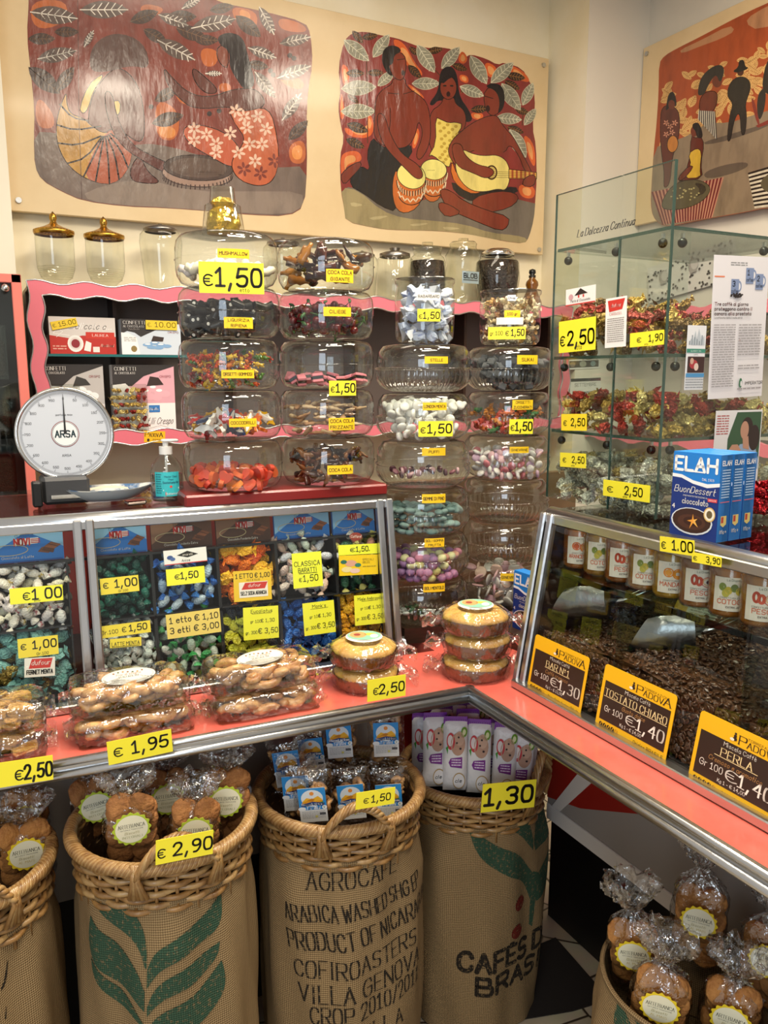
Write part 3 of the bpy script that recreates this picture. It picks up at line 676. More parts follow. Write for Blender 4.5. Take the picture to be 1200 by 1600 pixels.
sticker(None, S4, RK + .004, 763, 511, 821, 530, [], YL, top=True, items=[('t', 'gr.100', .05, .35, .3, '14130f', dict(maxw=.34)), ('t', '€', .47, .3, .35, '14130f', dict(wt=.15)), ('t', '1,50', .96, .3, .5, '14130f', dict(al='r', wt=.16, maxw=.34))], label='yellow gr.100 1,50 price tag on the round jar of cream sweets', bend=0)
# gold foil sweet under a clear cup on the marshmallow jar
r = thing('foil_sweet', 'gold foil wrapped sweet under a clear plastic cup on top of the marshmallow jar', 'sweet', M.Translation((S1.x - .005, S1.y, BZ + 5 * JS)))
m = MB(); G = foil('gold_foil', ['c9a63a'], .2, 60, .8); rn = random.Random(4)
m.lathe([(0, .002), (.03, .001), (.034, .02), (.031, .042), (.02, .052), (.026, .06), (.016, .07), (.0, .072)], G, 14, sm=False, rf=lambda a, z: 1 + rn.uniform(-.13, .13)); m.build('foil_wrap', r)
m = MB(); m.lathe([(.043, .0), (.036, .055), (.026, .06), (.0235, .09), (0, .091)], JAR, 32); m.build('plastic_cup', r)
# ------------------------------------------------------------------ trays of wrapped sweets behind the left glass
GQ = (LB * .06 + V((0, 0, .355))).normalized(); G0 = Lp(0, -.06, GZ); GLM = frame(G0, LU, GQ); GN = LU.cross(GQ)
def gpos(x, y, o): return GLM @ V((x, y, o))
TRAYM = mat('black_tray', '17181b', .4)
COLS = [(-.80, -.662), (-.620, -.508), (-.502, -.378), (-.372, -.254), (-.248, -.122), (-.116, -.014)]
def tw(n, cols, ends=None, l=.02, r=.0075, fan=1.0, rough=.3, var=None):
    a = mat(n + '_wrapper', cols[0], rough, rnd=cols, bump=(260, .5, 2), var=var); e = mat(n + '_twist', ends[0], rough, rnd=ends, bump=(260, .6, 2)) if ends else a
    return m_twist(l, r, a, e, fan)
def cr(n, cols, seed, a=.015, b=.011, c=.008, rough=.3, metal=0, var=None): return m_crumple(a, b, c, mat(n + '_wrapper', cols[0], rough, metal, rnd=cols, bump=(260, .6, 2), var=var), seed)
W = 'white'
TRAYS = {
 (0, 1): ('white_striped_sweet', 'white twist wrapped sweet with red print in the far left upper tray', [tw('white_print', ['e9e6e2', 'e3d9d8', 'efe9dc', 'd9cfce'], None, .022, .009, 1, .3, (90, 'a8545a', .6, .68)), tw('yellow_print', ['ece6d0', 'e9e2d8'], None, .022, .009, 1, .3, (90, 'd0b04a', .6, .68))]),
 (0, 0): ('mint_liqueur_sweet', 'teal and gold wrapped mint sweet in the far left lower tray', [cr('teal', ['6fa6a3', '5d9793', '7fb5b0'], 2, .016, .013, .010, .35, 0, (120, '2c4f50', .6, .66)), cr('teal', [''], 4, .016, .013, .010), m_crumple(.016, .012, .009, foil('gold_wrap', ['a08a45', 'b39a4e', '8a7436'], .3), 6)]),
 (1, 1): ('green_sweet', 'dark green foil wrapped sweet in the upper tray by the aluminium post', [tw('dark_green', ['12564a', '0f4a40', '1b6757', '0c3c34'], None, .02, .009, 1, .22)]),
 (1, 0): ('milk_mint_sweet', 'white and grey wrapped milk mint in the lower tray by the aluminium post', [tw('milk_mint', ['dfe5e0', 'cfd6d2', 'e8ebe7', 'bcc6c2'], None, .015, .0105, 1.1, .35, (100, '5f7a74', .62, .68))]),
 (2, 1): ('blue_sweet', 'pale sweet in bright blue twist wrapper in the third upper tray', [tw('ice_blue', ['9fb6cb', 'aebfce', '8aa5c2'], ['2f6fc4', '3b7fd0', '2a63b4'], .024, .0085, 1.2)]),
 (2, 0): ('green_twist_sweet', 'white sweet in green twist wrapper in the third lower tray', [tw('ice_green', ['cfd8cc', 'bdd0c0', 'd9ded6'], ['2f9a4a', '3aa95a', '57b070'], .022, .0085, 1.2)]),
 (3, 1): ('orange_sweet', 'orange or yellow wrapped sweet in the fourth upper tray', [cr('orange', ['e86a17', 'f0b51e', 'ea7a1c', 'e2571a', 'f2c22f'], k, .019, .014, .009) for k in (1, 5)]),
 (3, 0): ('eucalyptus_sweet', 'yellow and dark green wrapped sweet in the fourth lower tray', [cr('eucalyptus', ['c9c836', '2b3a2a', 'd8d23e', '1f2c3a', 'b9bf3a'], k, .013, .010, .007) for k in (3, 8)]),
 (4, 1): ('pastel_sweet', 'pastel paper twist wrapped sweet in the fifth upper tray', [tw('pastel', ['e3c9bd', 'd6dcc4', 'd3d6e0', 'e8d9cf', 'd9b9a6', 'cfdcd0'], None, .024, .0085, 1.1, .4, (90, 'b98a8a', .6, .7))]),
 (4, 0): ('blue_mint', 'bright blue wrapped mint in the fifth lower tray', [cr('royal_blue', ['1d5fb5', '2a6ec6', '164f9c', '3b82d6'], k, .014, .010, .008, .25) for k in (2, 9)]),
 (5, 1): ('fruit_jelly_sweet', 'green or salmon twist wrapped jelly in the last upper tray', [tw('jelly', ['24503c', 'd9826a', 'e6e2d8', '2f6347', 'e0a08a', '1e4534'], ['24503c', 'e8e4da', 'd9cf7a', '2f6347'], .024, .0095, 1.2)]),
 (5, 0): ('honey_sweet', 'golden yellow wrapped honey sweet in the last lower tray', [cr('honey', ['e3a818', 'd9980f', 'edbb35', 'c98a10'], k, .013, .011, .010, .22) for k in (1, 7)]),
}
YB, YS, YT = .022, .148, .272
for (c, rw), (nm, lab, mes) in TRAYS.items():
    x0, x1 = COLS[c]; y0, y1 = (YS + .006, YT) if rw else (YB, YS - .004)
    m = MB(); m.box(x0 - .001, y0 - .003, -.09, x1 + .001, y1 + .003, -.086, TRAYM); m.box(x0 - .003, y0 - .003, -.09, x0, y1, -.03, TRAYM); m.box(x1, y0 - .003, -.09, x1 + .003, y1, -.03, TRAYM); m.box(x0 - .001, y0 - .004, -.09, x1 + .001, y0 - .001, -.026, TRAYM)
    o = m.build('sweet_tray', None, GLM); tag(o, 'black open tray holding %s behind the counter glass' % ({1: 'the upper ', 0: 'the lower '}[rw] + nm.replace('_', ' ') + 's'), 'tray', 'black trays behind the left glass')
    rad_ = max(max(abs(v.co.x) for v in q.vertices) for q in mes); sz = rad_ * 1.02
    for off, d, jit in ((-.068, sz * 1.05, 0), (-.045, sz * .87, .007)):
        P = []
        for _ in range(900):
            x, y = random.uniform(x0 + rad_ * .5, x1 - rad_ * .5), random.uniform(y0 + rad_ * .45, y1 - rad_ * .2)
            if all((x - a) ** 2 + (y - b) ** 2 > d * d for a, b in P): P.append((x, y))
        for i, (x, y) in enumerate(P):
            T = GLM @ M.Translation((x, y, off + random.uniform(-jit, jit))) @ M.Rotation(random.uniform(0, 6.28), 4, 'Z') @ M.Rotation(random.gauss(0, .3), 4, 'X') @ M.Rotation(random.gauss(0, .3), 4, 'Y')
            inst(random.choice(mes), nm, T, lab, 'wrapped sweet', lab.split(' in the ')[0] + 's')
# chocolate bars standing in a row above the trays
BARW = [('blue', 0), ('blue', 1), ('brown', 2), ('brown', 3), ('blue', 4), ('blue', 5)]
BPOS = ['at the far left', 'beside the aluminium post', 'above the blue sweets', 'above the orange sweets', 'above the pastel sweets', 'above the jelly sweets']
for (colr, c), pos in zip(BARW, BPOS):
    x0, x1 = COLS[c]; bw, bh = x1 - x0 - .003, .062; T = GLM @ M.Translation((x0 + .0015, .278, -.045))
    blue = colr == 'blue'; A, B, C = ('1c74c8', '8fc3e8', '0f4f9c') if blue else ('4a2a1a', '8a6248', '2f1a10')
    it = [('p', [(0, .2), (.55, .95), (0, .95)], B), ('p', [(.45, 1), (1, .4), (1, 1)], B if blue else '6a432c'), ('r', .02, .0, .98, .05, C), ('t', 'AL LATTE' if blue else 'FONDENTE', .5, .86, .12, '0d2a5c' if blue else '1c0f08', dict(al='c', maxw=.5, wt=.2)), ('t', 'CLASSICO', .5, .76, .07, '20508c' if blue else '2c1a10', dict(al='c', maxw=.3)),
          ('p', [(.36, .5), (.66, .54), (.68, .56), (.68, .72), (.36, .7)], 'e9e6e0'), ('t', 'NOVI', .37, .51, .2, 'c8261e', dict(w=.2, wt=.24)), ('r', .58, .56, .7, .585, 'c8261e'), ('r', .58, .61, .7, .635, 'c8261e'), ('r', .58, .66, .7, .685, 'c8261e'),
          ('l', [(.3 + .24 * cos(t * .3), .38 + .16 * sin(t * .3)) for t in range(0, 22)], .0012, 'c9b98a'), ('t', 'Cioccolato Fondente Extra' if not blue else 'Cioccolato al Latte', .2, .12, .07, 'eee7dc', dict(maxw=.55)),
          ('p', [(.66, .28), (.8, .22), (.86, .32), (.72, .42)], '7a4426'), ('p', [(.74, .42), (.88, .34), (.97, .46), (.84, .56)], '8f5230'), ('p', [(.74, .42), (.72, .3), (.86, .22), (.88, .34)], '5a2f18'), ('l', [(.8, .5), (.93, .4)], .0012, '4a2412'), ('l', [(.7, .36), (.83, .27)], .0012, '4a2412')]
    mb = MB(); mb.box(0, 0, -.011, bw, bh, -.0005, A, .0015); card('', bw, bh, it, None, A, mb=mb, build=False)
    tag(mb.build('chocolate_bar', None, T), '%s wrapped chocolate bar %s, in the row behind the glass' % (colr, pos), 'chocolate bar', 'chocolate bars in the left counter')
m = MB(); m.box(-.8, .272, -.1, -.012, .2765, -.03, TRAYM); tag(m.build('bar_shelf', None, GLM), 'narrow black shelf under the row of chocolate bars', 'shelf')
# paper signs just behind the glass
GP, GNo = gpos(0, 0, -.012), GN
def gcard(tl, tr, bl, items, label, base='f3e23a', name='price_tag', cat='price tag', off=0):
    T, w, h = quadT(tl, tr, bl, GP + GN * off, GN); return card(name, w, h, items, T, base, label=label, cat=cat)
K = '17150f'; YG = 'f1d83e'; YF = 'f6ef38'
def pr(e, t, sub=None, y=.3, big=.5, x=.95, ex=.08):
    it = [('t', '€', ex, y, big * .7, K, dict(wt=.15, w=.12)), ('t', t, x, y, big, K, dict(al='r', wt=.17, maxw=min(.7, x - ex - .15)))]
    if sub: it.append(('t', sub, .45, .07, .13, K, dict(maxw=.3)))
    return it
gcard((15, 920), (98, 913), (16, 945), pr(0, '1 00', 'etto', .22, .62, .97, .25), 'wide yellow 1 00 price tag on the white striped sweets', YF)
gcard((157, 904.5), (217, 898), (158, 930), pr(0, '1,00', 'Gr.100', .38, .46), 'yellow 1,00 Gr.100 price tag on the dark green sweets', YG)
gcard((27, 999), (90, 992), (29, 1029), pr(0, '1,00', 'Gr.100', .42, .4), 'yellow 1,00 Gr.100 price tag on the teal and gold sweets', YG)
RD = 'c8322a'
def duf(x0, y0, x1, y1): return [('p', [(x0 + .06, y0), (x1 - .08, y0), (x1, y1), (x0 + .16, y1)], RD), ('t', 'dufour', (x0 + x1) / 2 + .02, y0 + (y1 - y0) * .35, (y1 - y0) * .45, 'f4e9e4', dict(al='c', maxw=(x1 - x0) * .7, slant=.25))]
gcard((36, 1029), (84, 1026), (38, 1059), duf(.08, .45, .92, .95) + [('t', 'FERNET MENTA', .5, .16, .2, K, dict(al='c', w=.84, wt=.24))], 'white card with red badge and FERNET MENTA lettering', 'ece7df', 'name_card', 'sign')
gcard((149, 980), (235, 969), (150, 999), [('t', 'Gr.100', .1, .3, .3, K, dict(maxw=.3)), ('t', '€', .48, .3, .4, K), ('t', '1,50', .93, .32, .5, K, dict(al='r', maxw=.36, wt=.17))], 'long yellow Gr.100 1,50 price tag on the milk mints', YG)
gcard((171, 999), (220, 995), (172, 1013), [('t', 'LATTE MENTA', .5, .2, .4, K, dict(al='c', w=.88)), ('r', .06, .08, .94, .13, K)], 'small yellow LATTE MENTA name tag', YG, 'name_tag', 'sign')
gcard((255, 861), (322, 854), (257, 884), [('p', [(.3, .6), (.55, .85), (.8, .58), (.55, .4)], K), ('t', 'amarelli', .55, .54, .14, 'eee6dd', dict(al='c', maxw=.3)), ('o', .14, .5, .07, .14, '35508c'), ('o', .2, .38, .06, .12, '4a66a0'), ('t', 'Anice', .5, .14, .16, K, dict(al='c', maxw=.25)), ('r', 0, 0, 1, .06, RD)], 'white card with a black diamond emblem on the blue sweets', 'ebe8e6', 'name_card', 'sign')
gcard((260, 890), (320, 884), (261, 916), pr(0, '1,50', None, .36, .38, .82, .22), 'yellow 1,50 price tag on the blue twist sweets', YF)
gcard((259, 961), (343, 950), (262, 999), [('t', '1 etto € 1,10', .06, .62, .23, K, dict(w=.9, wt=.16)), ('t', '3 etti € 3,00', .06, .2, .23, K, dict(w=.9, wt=.16))], 'wide yellow tag with two prices on the green twist sweets', 'ecd06a')
gcard((363, 893), (422, 889), (366, 941), [('t', '1 ETTO € 1,00', .06, .76, .14, K, dict(w=.9, wt=.16)), ('t', 'KG 1 € 10,00', .35, .66, .05, K), ('r', .14, .12, .9, .62, 'ece4da')] + duf(.14, .38, .9, .6) + [('t', 'SELZ SODA ARANCIA', .52, .2, .11, K, dict(al='c', w=.68, wt=.2))], 'yellow 1,00 tag with a red and white card on the orange sweets', 'e9c02e')
gcard((457, 865), (503, 861), (459, 920), [('t', 'CLASSICA', .5, .62, .13, K, dict(al='c', w=.86)), ('t', 'BARATTI', .5, .44, .12, K, dict(al='c', w=.62)), ('r', .2, .4, .82, .415, K), ('t', '€', .2, .18, .1, K), ('t', '1,50', .84, .18, .17, K, dict(al='r', maxw=.5))], 'tall yellow CLASSICA BARATTI price tag on the pastel sweets', 'eef03a')
gcard((528, 852), (589, 849), (529, 868), pr(0, '1,50.', None, .3, .48, .8, .3), 'narrow yellow 1,50 price tag above the yellow jelly card', 'eef03a')
gcard((528, 868.5), (589, 866), (530, 900), [('o', .3, .6, .15, .16, 'd9a08c'), ('o', .12, .68, .08, .1, '2f6a5c'), ('o', .48, .5, .08, .1, '2f7a6c'), ('o', .2, .3, .14, .14, 'e8d49a'), ('o', .4, .22, .13, .12, 'e6c2b8'), ('t', 'SPECIALI', .6, .72, .09, '7a6410', dict(maxw=.33)), ('t', 'GELEE', .6, .58, .09, '7a6410', dict(maxw=.25)), ('x', .6, .38, .95, .46, 1, '9a8420')], 'yellow card picturing fruit jellies', 'f0c818', 'name_card', 'sign')
for nm, q, t in (('Eucaliptus', ((379, 950), (434, 946), (381, 1001)), 'eucalyptus sweets'), ("Monk's", ((474, 943), (523, 937), (476, 994)), 'blue mints'), ('Miele Ambrosoli', ((552, 931), (598, 927), (555, 978)), 'golden honey sweets')):
    gcard(*q, [('t', nm, .52, .82, .1, K, dict(al='c', maxw=.8)), ('r', .24, .79, .8, .8, K), ('t', 'gr 100', .2, .52, .08, K), ('t', '€ 1,30', .88, .52, .1, K, dict(al='r', maxw=.4)), ('t', 'gr. 300', .06, .18, .09, K, dict(maxw=.32)), ('t', '€ 3,50', .97, .18, .15, K, dict(al='r', maxw=.55))], 'square yellow tag with two prices on the ' + t, 'f0ec3a')
T, w, h = quadT((546, 832), (566, 832), (546, 845), GP, GN); mb = MB(); mb.oval(w / 2, h / 2, w / 2, h / 2, 0, '8a3020'); mb.oval(w / 2, h / 2, w / 2, h / 2, -.0008, 'e8e2da'); mb.oval(w / 2, h / 2, w * .45, h * .42, .0003, '8a3020'); text(mb, 'Caffarel', w / 2, h * .38, h * .3, paint('f0e6da'), .0005, al='c', maxw=w * .8, slant=.2)
tag(mb.build('name_card', None, T), 'small oval brown card at the top of the jelly sweets', 'sign')
# things standing on the counter top
c = onZ(265, 783, TZ); c = c + LB * .02
r = thing('sanitizer_bottle', 'clear pump bottle of hand sanitizer with turquoise label on the left counter', 'bottle', M.Translation(c)); Wp = mat('white_plastic', 'e9e8e4', .4)
m = MB(); m.lathe([(0, 0), (.03, 0), (.033, .004), (.0335, .02), (.033, .062), (.029, .075), (.02, .087), (.014, .092), (.0125, .098)], JAR, 32); m.build('bottle_body', r)
m = MB(); m.lathe([(0, .001), (.0305, .001), (.0315, .02), (.0312, .055), (0, .055)], glass('sanitizer_gel', 'dfe8ea', 'b9c6ca'), 24); m.build('gel', r)
m = MB(); m.cyl(.0135, .096, .112, Wp, 20); m.cyl(.006, .112, .122, Wp, 12); m.cyl(.003, .01, .1, Wp, 8); pm = m.build('pump', r); m = MB(); m.box(-.009, -.012, .121, .026, .008, .127, Wp, .003); m.build('nozzle', pm)
to = (EYE - c).to_2d().normalized(); n = V((to.x, to.y, 0)); rr = V((0, 0, 1)).cross(n); p = n * .0342 + V((0, 0, .0)); Tl = frame(p - rr * .026 + V((0, 0, .012)), rr, (0, 0, 1))
card('bottle_label', .052, .05, [('x', .05, .1, .28, .95, 9, '1f6f7c'), ('t', 'Master Clean', .65, .78, .07, '123a5c', dict(al='c', maxw=.5)), ('t', 'Mani', .65, .66, .07, '123a5c', dict(al='c')), ('t', 'Disinfettante Gel', .64, .53, .085, '123a5c', dict(al='c', maxw=.62)), ('o', .64, .4, .05, .05, 'd8483a'), ('p', [(.34, .22), (.98, .3), (.98, .36), (.34, .28)], 'd9f0ee'), ('r', .42, .04, .98, .18, 'd8483a'), ('t', 'Battericida', .7, .07, .08, 'f4eee8', dict(al='c', maxw=.5))], Tl, '38bcc4', bend=.0342, parent=r)
c = onZ(168, 783, TZ) + LB * .018
r = thing('ceramic_dish', 'white boat shaped dish with blue inside holding folded paper on the left counter', 'dish', M.Translation(c) @ M.Rotation(AL, 4, 'Z')); pc = mat('white_ceramic', 'e8e8e4', .15, coat=.5)
def boat(u, v, k=1, dz=0):
    a = 2 * pi * u; e = abs(cos(a)) ** 8; return ((.045 + .035 * v + .022 * v * e) * cos(a) * k, (.025 + .03 * v) * sin(a) * k, .001 + .024 * v ** 1.6 + .006 * v * e + dz)
m = MB(); m.grid(48, 8, lambda u, v: boat(u, v), pc, cu=True); m.grid(48, 8, lambda u, v: boat(u, v, .97, .0015), mat('blue_glaze', '5f7fa8', .2, var=(30, 'e6e6e2', .45, .6)), cu=True); m.slab([boat(i / 24, 0)[:2] for i in range(24)], 0, .0022, pc); m.build('dish_body', r)
m = MB(); m.grid(10, 3, lambda u, v: (-.045 + .09 * u, -.012 + .024 * v, .021 + .006 * sin(u * 3) + .003 * sin(v * 9)), mat('folded_paper', 'ddd2bd', .7)); o = m.build('folded_paper', None, M.Translation(c) @ M.Rotation(AL, 4, 'Z')); tag(o, 'folded cream paper lying in the boat shaped dish', 'paper')
c = onZ(212, 789, TZ) + LB * .005; m = MB(); m.box(-.02, -.012, 0, .02, .012, .009, mat('chrome_tin', 'b8a49c', .15, 1), .003); m.box(-.0195, -.0115, .0091, .0195, .0115, .0098, mat('tin_label', '6a2a1c', .3)); tag(m.build('metal_tin', None, M.Translation(c) @ M.Rotation(.15, 4, 'Z')), 'small shiny tin with brown lid beside the sanitizer bottle', 'tin')
# the dial scale
c = Lp(-.648, .17, TZ); r = thing('dial_scale', 'round white dial weighing scale with steel rim behind the left counter glass', 'scale', M.Translation(c))
D = atD(102, 678, 1.64) - c; dr = .0925; n = (EYE - c - D); n.z = .12; n.normalize(); Td = frame(D, V((0, 0, 1)).cross(n), (0, 0, 1))
m = MB(); m.lathe([(0, -.05), (dr * .96, -.05), (dr * 1.0, -.04), (dr * 1.03, -.004), (dr * 1.0, .004), (dr * .95, .0)], STEEL, 64, Td); m.build('dial_housing', r)
m = MB(); Td2 = Td @ M.Translation((0, 0, -.0015)); m.oval(0, 0, dr * .96, dr * .96, 0, mat('dial_face', 'c6cbd4', .3, coat=.5), Td2, 64)
for i in range(200):
    a = 2 * pi * i / 200; l = .05 if i % 10 else .1
    m.line([(dr * .92 * cos(a), dr * .92 * sin(a)), (dr * (.92 - l) * cos(a), dr * (.92 - l) * sin(a))], .0006, .0004, '2a2a2a', Td2)
for i in range(20):
    a = pi / 2 - 2 * pi * i / 20; text(m, str(i * 50), dr * .77 * cos(a), dr * .77 * sin(a) - .002, .0045, paint('2a2a2a'), .0004, al='c', T=Td2)
for q, cc in ((.29, '7a1f28'), (.275, 'e6e6e4'), (.265, '26405c'), (.255, 'e3e4e4')): m.oval(0, 0, dr * q, dr * q, .0004 + (.3 - q) * .01, cc, Td2, 40)
text(m, 'ARSA', 0, -.0065, .013, paint('17343a'), .0012, al='c', w=.038, T=Td2, wt=.2)
text(m, 'ARSA', 0, -dr * .5, .0045, paint('2a2a2a'), .0004, al='c', T=Td2); text(m, 'portata max', 0, dr * .4, .004, paint('2a2a2a'), .0004, al='c', T=Td2); df = m.build('dial_face', r)
m = MB(); m.slab([(-.0022, 0), (.0022, 0), (.0004, dr * .84), (-.0004, dr * .84)], .001, .0016, paint('1c1c1c'), Td2); m.build('needle', df)
m = MB(); m.box(-.045, -.03, 0, .045, .06, D.z - dr * .92, mat('scale_body_grey', '3a3a3c', .4), .006); m.box(-.03, -.034, .012, .03, -.03, .02, STEEL); m.build('scale_base', r)
m = MB(); m.box(-.065, -.05, 0, -.047, -.02, .05, BLACKP, .003); tag(m.build('black_device', None, M.Translation(c)), 'small black plastic device standing beside the foot of the scale', 'device')
# price tags on the edge of the ledge
EP = Lp(0, -.259 - .0235, 0)
def etag(tl, tr, bl, items, label, base=YL):
    T, w, h = quadT(tl, tr, bl, EP, -LB); return card('price_tag', w, h, items, T, base, label=label, cat='price tag')
etag((-14, 1194), (82, 1180), (-12, 1233), pr(0, '2,50', None, .2, .55, .98, .38), 'large yellow 2,50 price tag on the ledge under the almond biscuits')
etag((166, 1160), (267, 1139), (170, 1196), pr(0, '1,95', None, .3, .5, .93, .1), 'large yellow 1,95 price tag on the ledge under the first pastry pack')
etag((569, 1064), (629, 1054.5), (574, 1097), pr(0, '2,50', None, .28, .42, .96, .16), 'yellow 2,50 price tag on the ledge under the pair of cakes')
# ------------------------------------------------------------------ right counter: jam jars, coffee beans, signs
RQ = V((.06, 0, .355)).normalized(); RG0 = V((.94, 1.245, GZ)); RU = V((0, -1, 0)); RN = RU.cross(RQ)
JAMS = [('bitter orange', 'ARANCE AMARE', '9a5a1c', 'o'), ('quince', 'COTOGNE', '8f6a20', 'q'), ('peach', 'PESCHE', '8a4e18', 'p'), ('quince', 'COTOGNE', '946520', 'q'), ('mandarin', 'MANDARINI', 'a8821a', 'm'), ('peach', 'PESCHE', '925818', 'p'), ('quince', 'COTOGNE', '9a5f1c', 'q'), ('peach', 'PESCHE', '9a621a', 'p'), ('lemon', 'LIMONI', 'c0a03a', 'l'), ('peach', 'PESCHE', '925818', 'p'), ('mandarin', 'MANDARINI', 'a8821a', 'm')]
JPX = [(877, 888), (910, 897), (944, 908), (983, 920), (1020, 931), (1064, 945), (1111, 960), (1163, 975)]
JY = [onX(x, y, 1.025).y for x, y in JPX]; JY = [JY[0] - .011 - i * (JY[0] - JY[7] - .010) / 7 for i in range(11)]
SHZ = 1.1205
m = MB(); m.box(1.005, .18, SHZ - .008, 1.25, 1.236, SHZ, PANE); m.box(1.0, .18, SHZ - .009, 1.005, 1.236, SHZ + .001, GREENEDGE); tag(m.build('glass_shelf'), 'green edged glass shelf inside the right counter under the jam jars', 'shelf')
LIDM = mat('jar_lid_gold', 'b9a678', .3, 1)
def jam(i, y, T):
    kind, name, colr, sh = JAMS[i]; R = .0315; H = .1
    which = ['first', 'second', 'third', 'fourth', 'fifth', 'sixth', 'seventh', 'eighth', 'ninth', 'tenth', 'eleventh'][i]
    r = thing('jam_jar', '%s jam jar with cream label, %s from the corner post on the glass shelf' % (kind, which), 'jam jar', T, 'jam jars on the glass shelf')
    m = MB(); m.lathe([(0, .0), (R * .9, 0), (R, .006), (R, .074), (R * .86, .086), (R * .86, .09)], glass('jam_jar_glass', 'fbfbf8', 'c9c6bb', .02), 32); m.build('jar_glass', r)
    m = MB(); m.lathe([(0, .002), (R * .88, .002), (R * .965, .008), (R * .965, .073), (R * .82, .084), (0, .084)], mat('jam_' + colr, colr, .25, coat=.4, var=(40, '6a3a12', .45, .75)), 28); m.build('jam', r)
    m = MB(); m.lathe([(0, H), (R * .9, H), (R * .93, H - .002), (R * .93, .087), (R * .9, .086)], LIDM, 32); m.build('lid', r)
    w, h = .062, .054; it = [('r', 0, .97, 1, 1, 'b84a2c'), ('p', [(.2, .86), (.82, .9), (.84, .99), (.22, .95)], 'f6f1e6'), ('t', 'La Dispensa', .52, .9, .06, '3a4a2a', dict(al='c', maxw=.5))]
    if sh in 'om': it += [('o', .3, .66, .14, .15, 'd86a1c' if sh == 'o' else 'e88a14'), ('o', .56, .62, .16, .17, 'e07a28' if sh == 'o' else 'ec9418'), ('o', .56, .62, .12, .13, 'f0a860' if sh == 'o' else 'ee9e24'), ('o', .3, .66, .09, .1, 'c85414' if sh == 'o' else 'f0a02a'), ('p', [(.62, .66), (.9, .5), (.84, .7)], '4a6a2c')]
    elif sh == 'p': it += [('o', .26, .68, .1, .17, 'b03a1a'), ('o', .38, .64, .1, .15, 'c8491f'), ('o', .64, .62, .22, .17, 'd0481c'), ('o', .64, .63, .18, .13, 'f0c48a'), ('o', .64, .62, .09, .07, '5a2414')]
    else: it += [('o', x, y2, .09, .12, c) for x, y2, c in ((.22, .72, '7a8a3a'), (.36, .62, 'c9b23a'), (.5, .7, '6a7a35'), (.62, .6, 'd0bc4a'), (.76, .72, '55703a'), (.3, .54, 'b8ae44'), (.7, .56, '8a9a42'))]
    it += [('t', 'CONFETTURA EXTRA DI', .5, .38, .045, '5a4632', dict(al='c', maxw=.8)), ('t', name, .5, .22, .13, 'd0683e', dict(al='c', maxw=.84, wt=.17)), ('t', 'EXTRA JAM', .5, .1, .05, '5a4632', dict(al='c', maxw=.5, wt=.2))]
    card('jar_label', w, h, it, M(((1, 0, 0, -w / 2), (0, 0, -1, -R - .0006), (0, 1, 0, .012), (0, 0, 0, 1))), 'e9e2d2', bend=R + .0006, parent=r)
    return r
for i, y in enumerate(JY):
    x = 1.058; ang = atan2(x - 0, -(y - 0)) ; c = V((x, y, SHZ + .0005)); to = (EYE - c); a = atan2(to.y, to.x) + pi / 2 + .25
    jam(i, y, M.Translation(c) @ M.Rotation(a, 4, 'Z'))
# coffee beans: four bins with glass dividers
def beanmesh():
    vs = []; fs = []; S, Rr = 8, 5
    for i in range(Rr + 1):
        t = pi * i / Rr
        for j in range(S):
            p = 2 * pi * j / S; z = sin(t) * sin(p); vs.append((cos(t), sin(t) * cos(p) * .72, (z if z < .3 else .3 - .25 * max(0, 1 - abs(sin(t) * cos(p)) * 3)) * .62))
    for i in range(Rr):
        for j in range(S): fs.append((i * S + j, i * S + (j + 1) % S, (i + 1) * S + (j + 1) % S, (i + 1) * S + j))
    return [V(v) for v in vs], fs
BV, BF = beanmesh()
COF = mat('roasted_coffee', '573823', .3, var=(300, '38210f'), spec=.6); GRN = mat('green_coffee', '7d8452', .55, var=(300, '5c6338'))
def hz(x, y): return 1.0 + .04 * min(1, (x - .96) / .25) + .012 * sin(y * 14 + 1) + .01 * sin(x * 30 + y * 9)
def bean_heap(y0, y1, m, x0=.975, x1=1.36, base=None, dz=0, step=.0078, front=True):
    b = MB(); X = lambda z: .94 + .06 * (z - GZ) / .355 + .015
    b.grid(16, 16, lambda u, v: (x0 + (x1 - x0) * u, y0 + (y1 - y0) * v, hz(x0 + (x1 - x0) * u, y0 + (y1 - y0) * v) - .006 + dz), base or m)
    if front: b.grid(2, 12, lambda u, v: (X(.9 + u * .1) + .004, y0 + (y1 - y0) * v, .9 + u * .1), base or m)
    def put(p, up):
        R = M.Rotation(random.uniform(0, 6.28), 3, 'Z') @ M.Rotation(random.gauss(0, .45), 3, 'X') @ M.Rotation(random.gauss(0, .35), 3, 'Y')
        s = random.uniform(.0049, .0057)
        if up == 'f': R = M.Rotation(-pi / 2, 3, 'Y') @ R
        k = len(b.v); b.v += [V(p) + R @ (v * s) for v in BV]; i = b.mi(m)
        for f in BF: b.f.append([k + q for q in f]); b.m.append(i); b.s.append(True)
    for i in range(int((x1 - x0) / step)):
        for j in range(int((y1 - y0) / step)):
            x, y = x0 + (i + random.random()) * step, y0 + (j + random.random()) * step
            put((x, y, hz(x, y) + dz + random.uniform(-.003, .002)), 't')
    if front:
        for i in range(int(.105 / step)):
            for j in range(int((y1 - y0) / step)):
                z, y = .9 + (i + random.random()) * step, y0 + (j + random.random()) * step
                put((X(z), y, z), 'f')
    return b
DIV = [1.216, 1.0, .74, .46, .2]
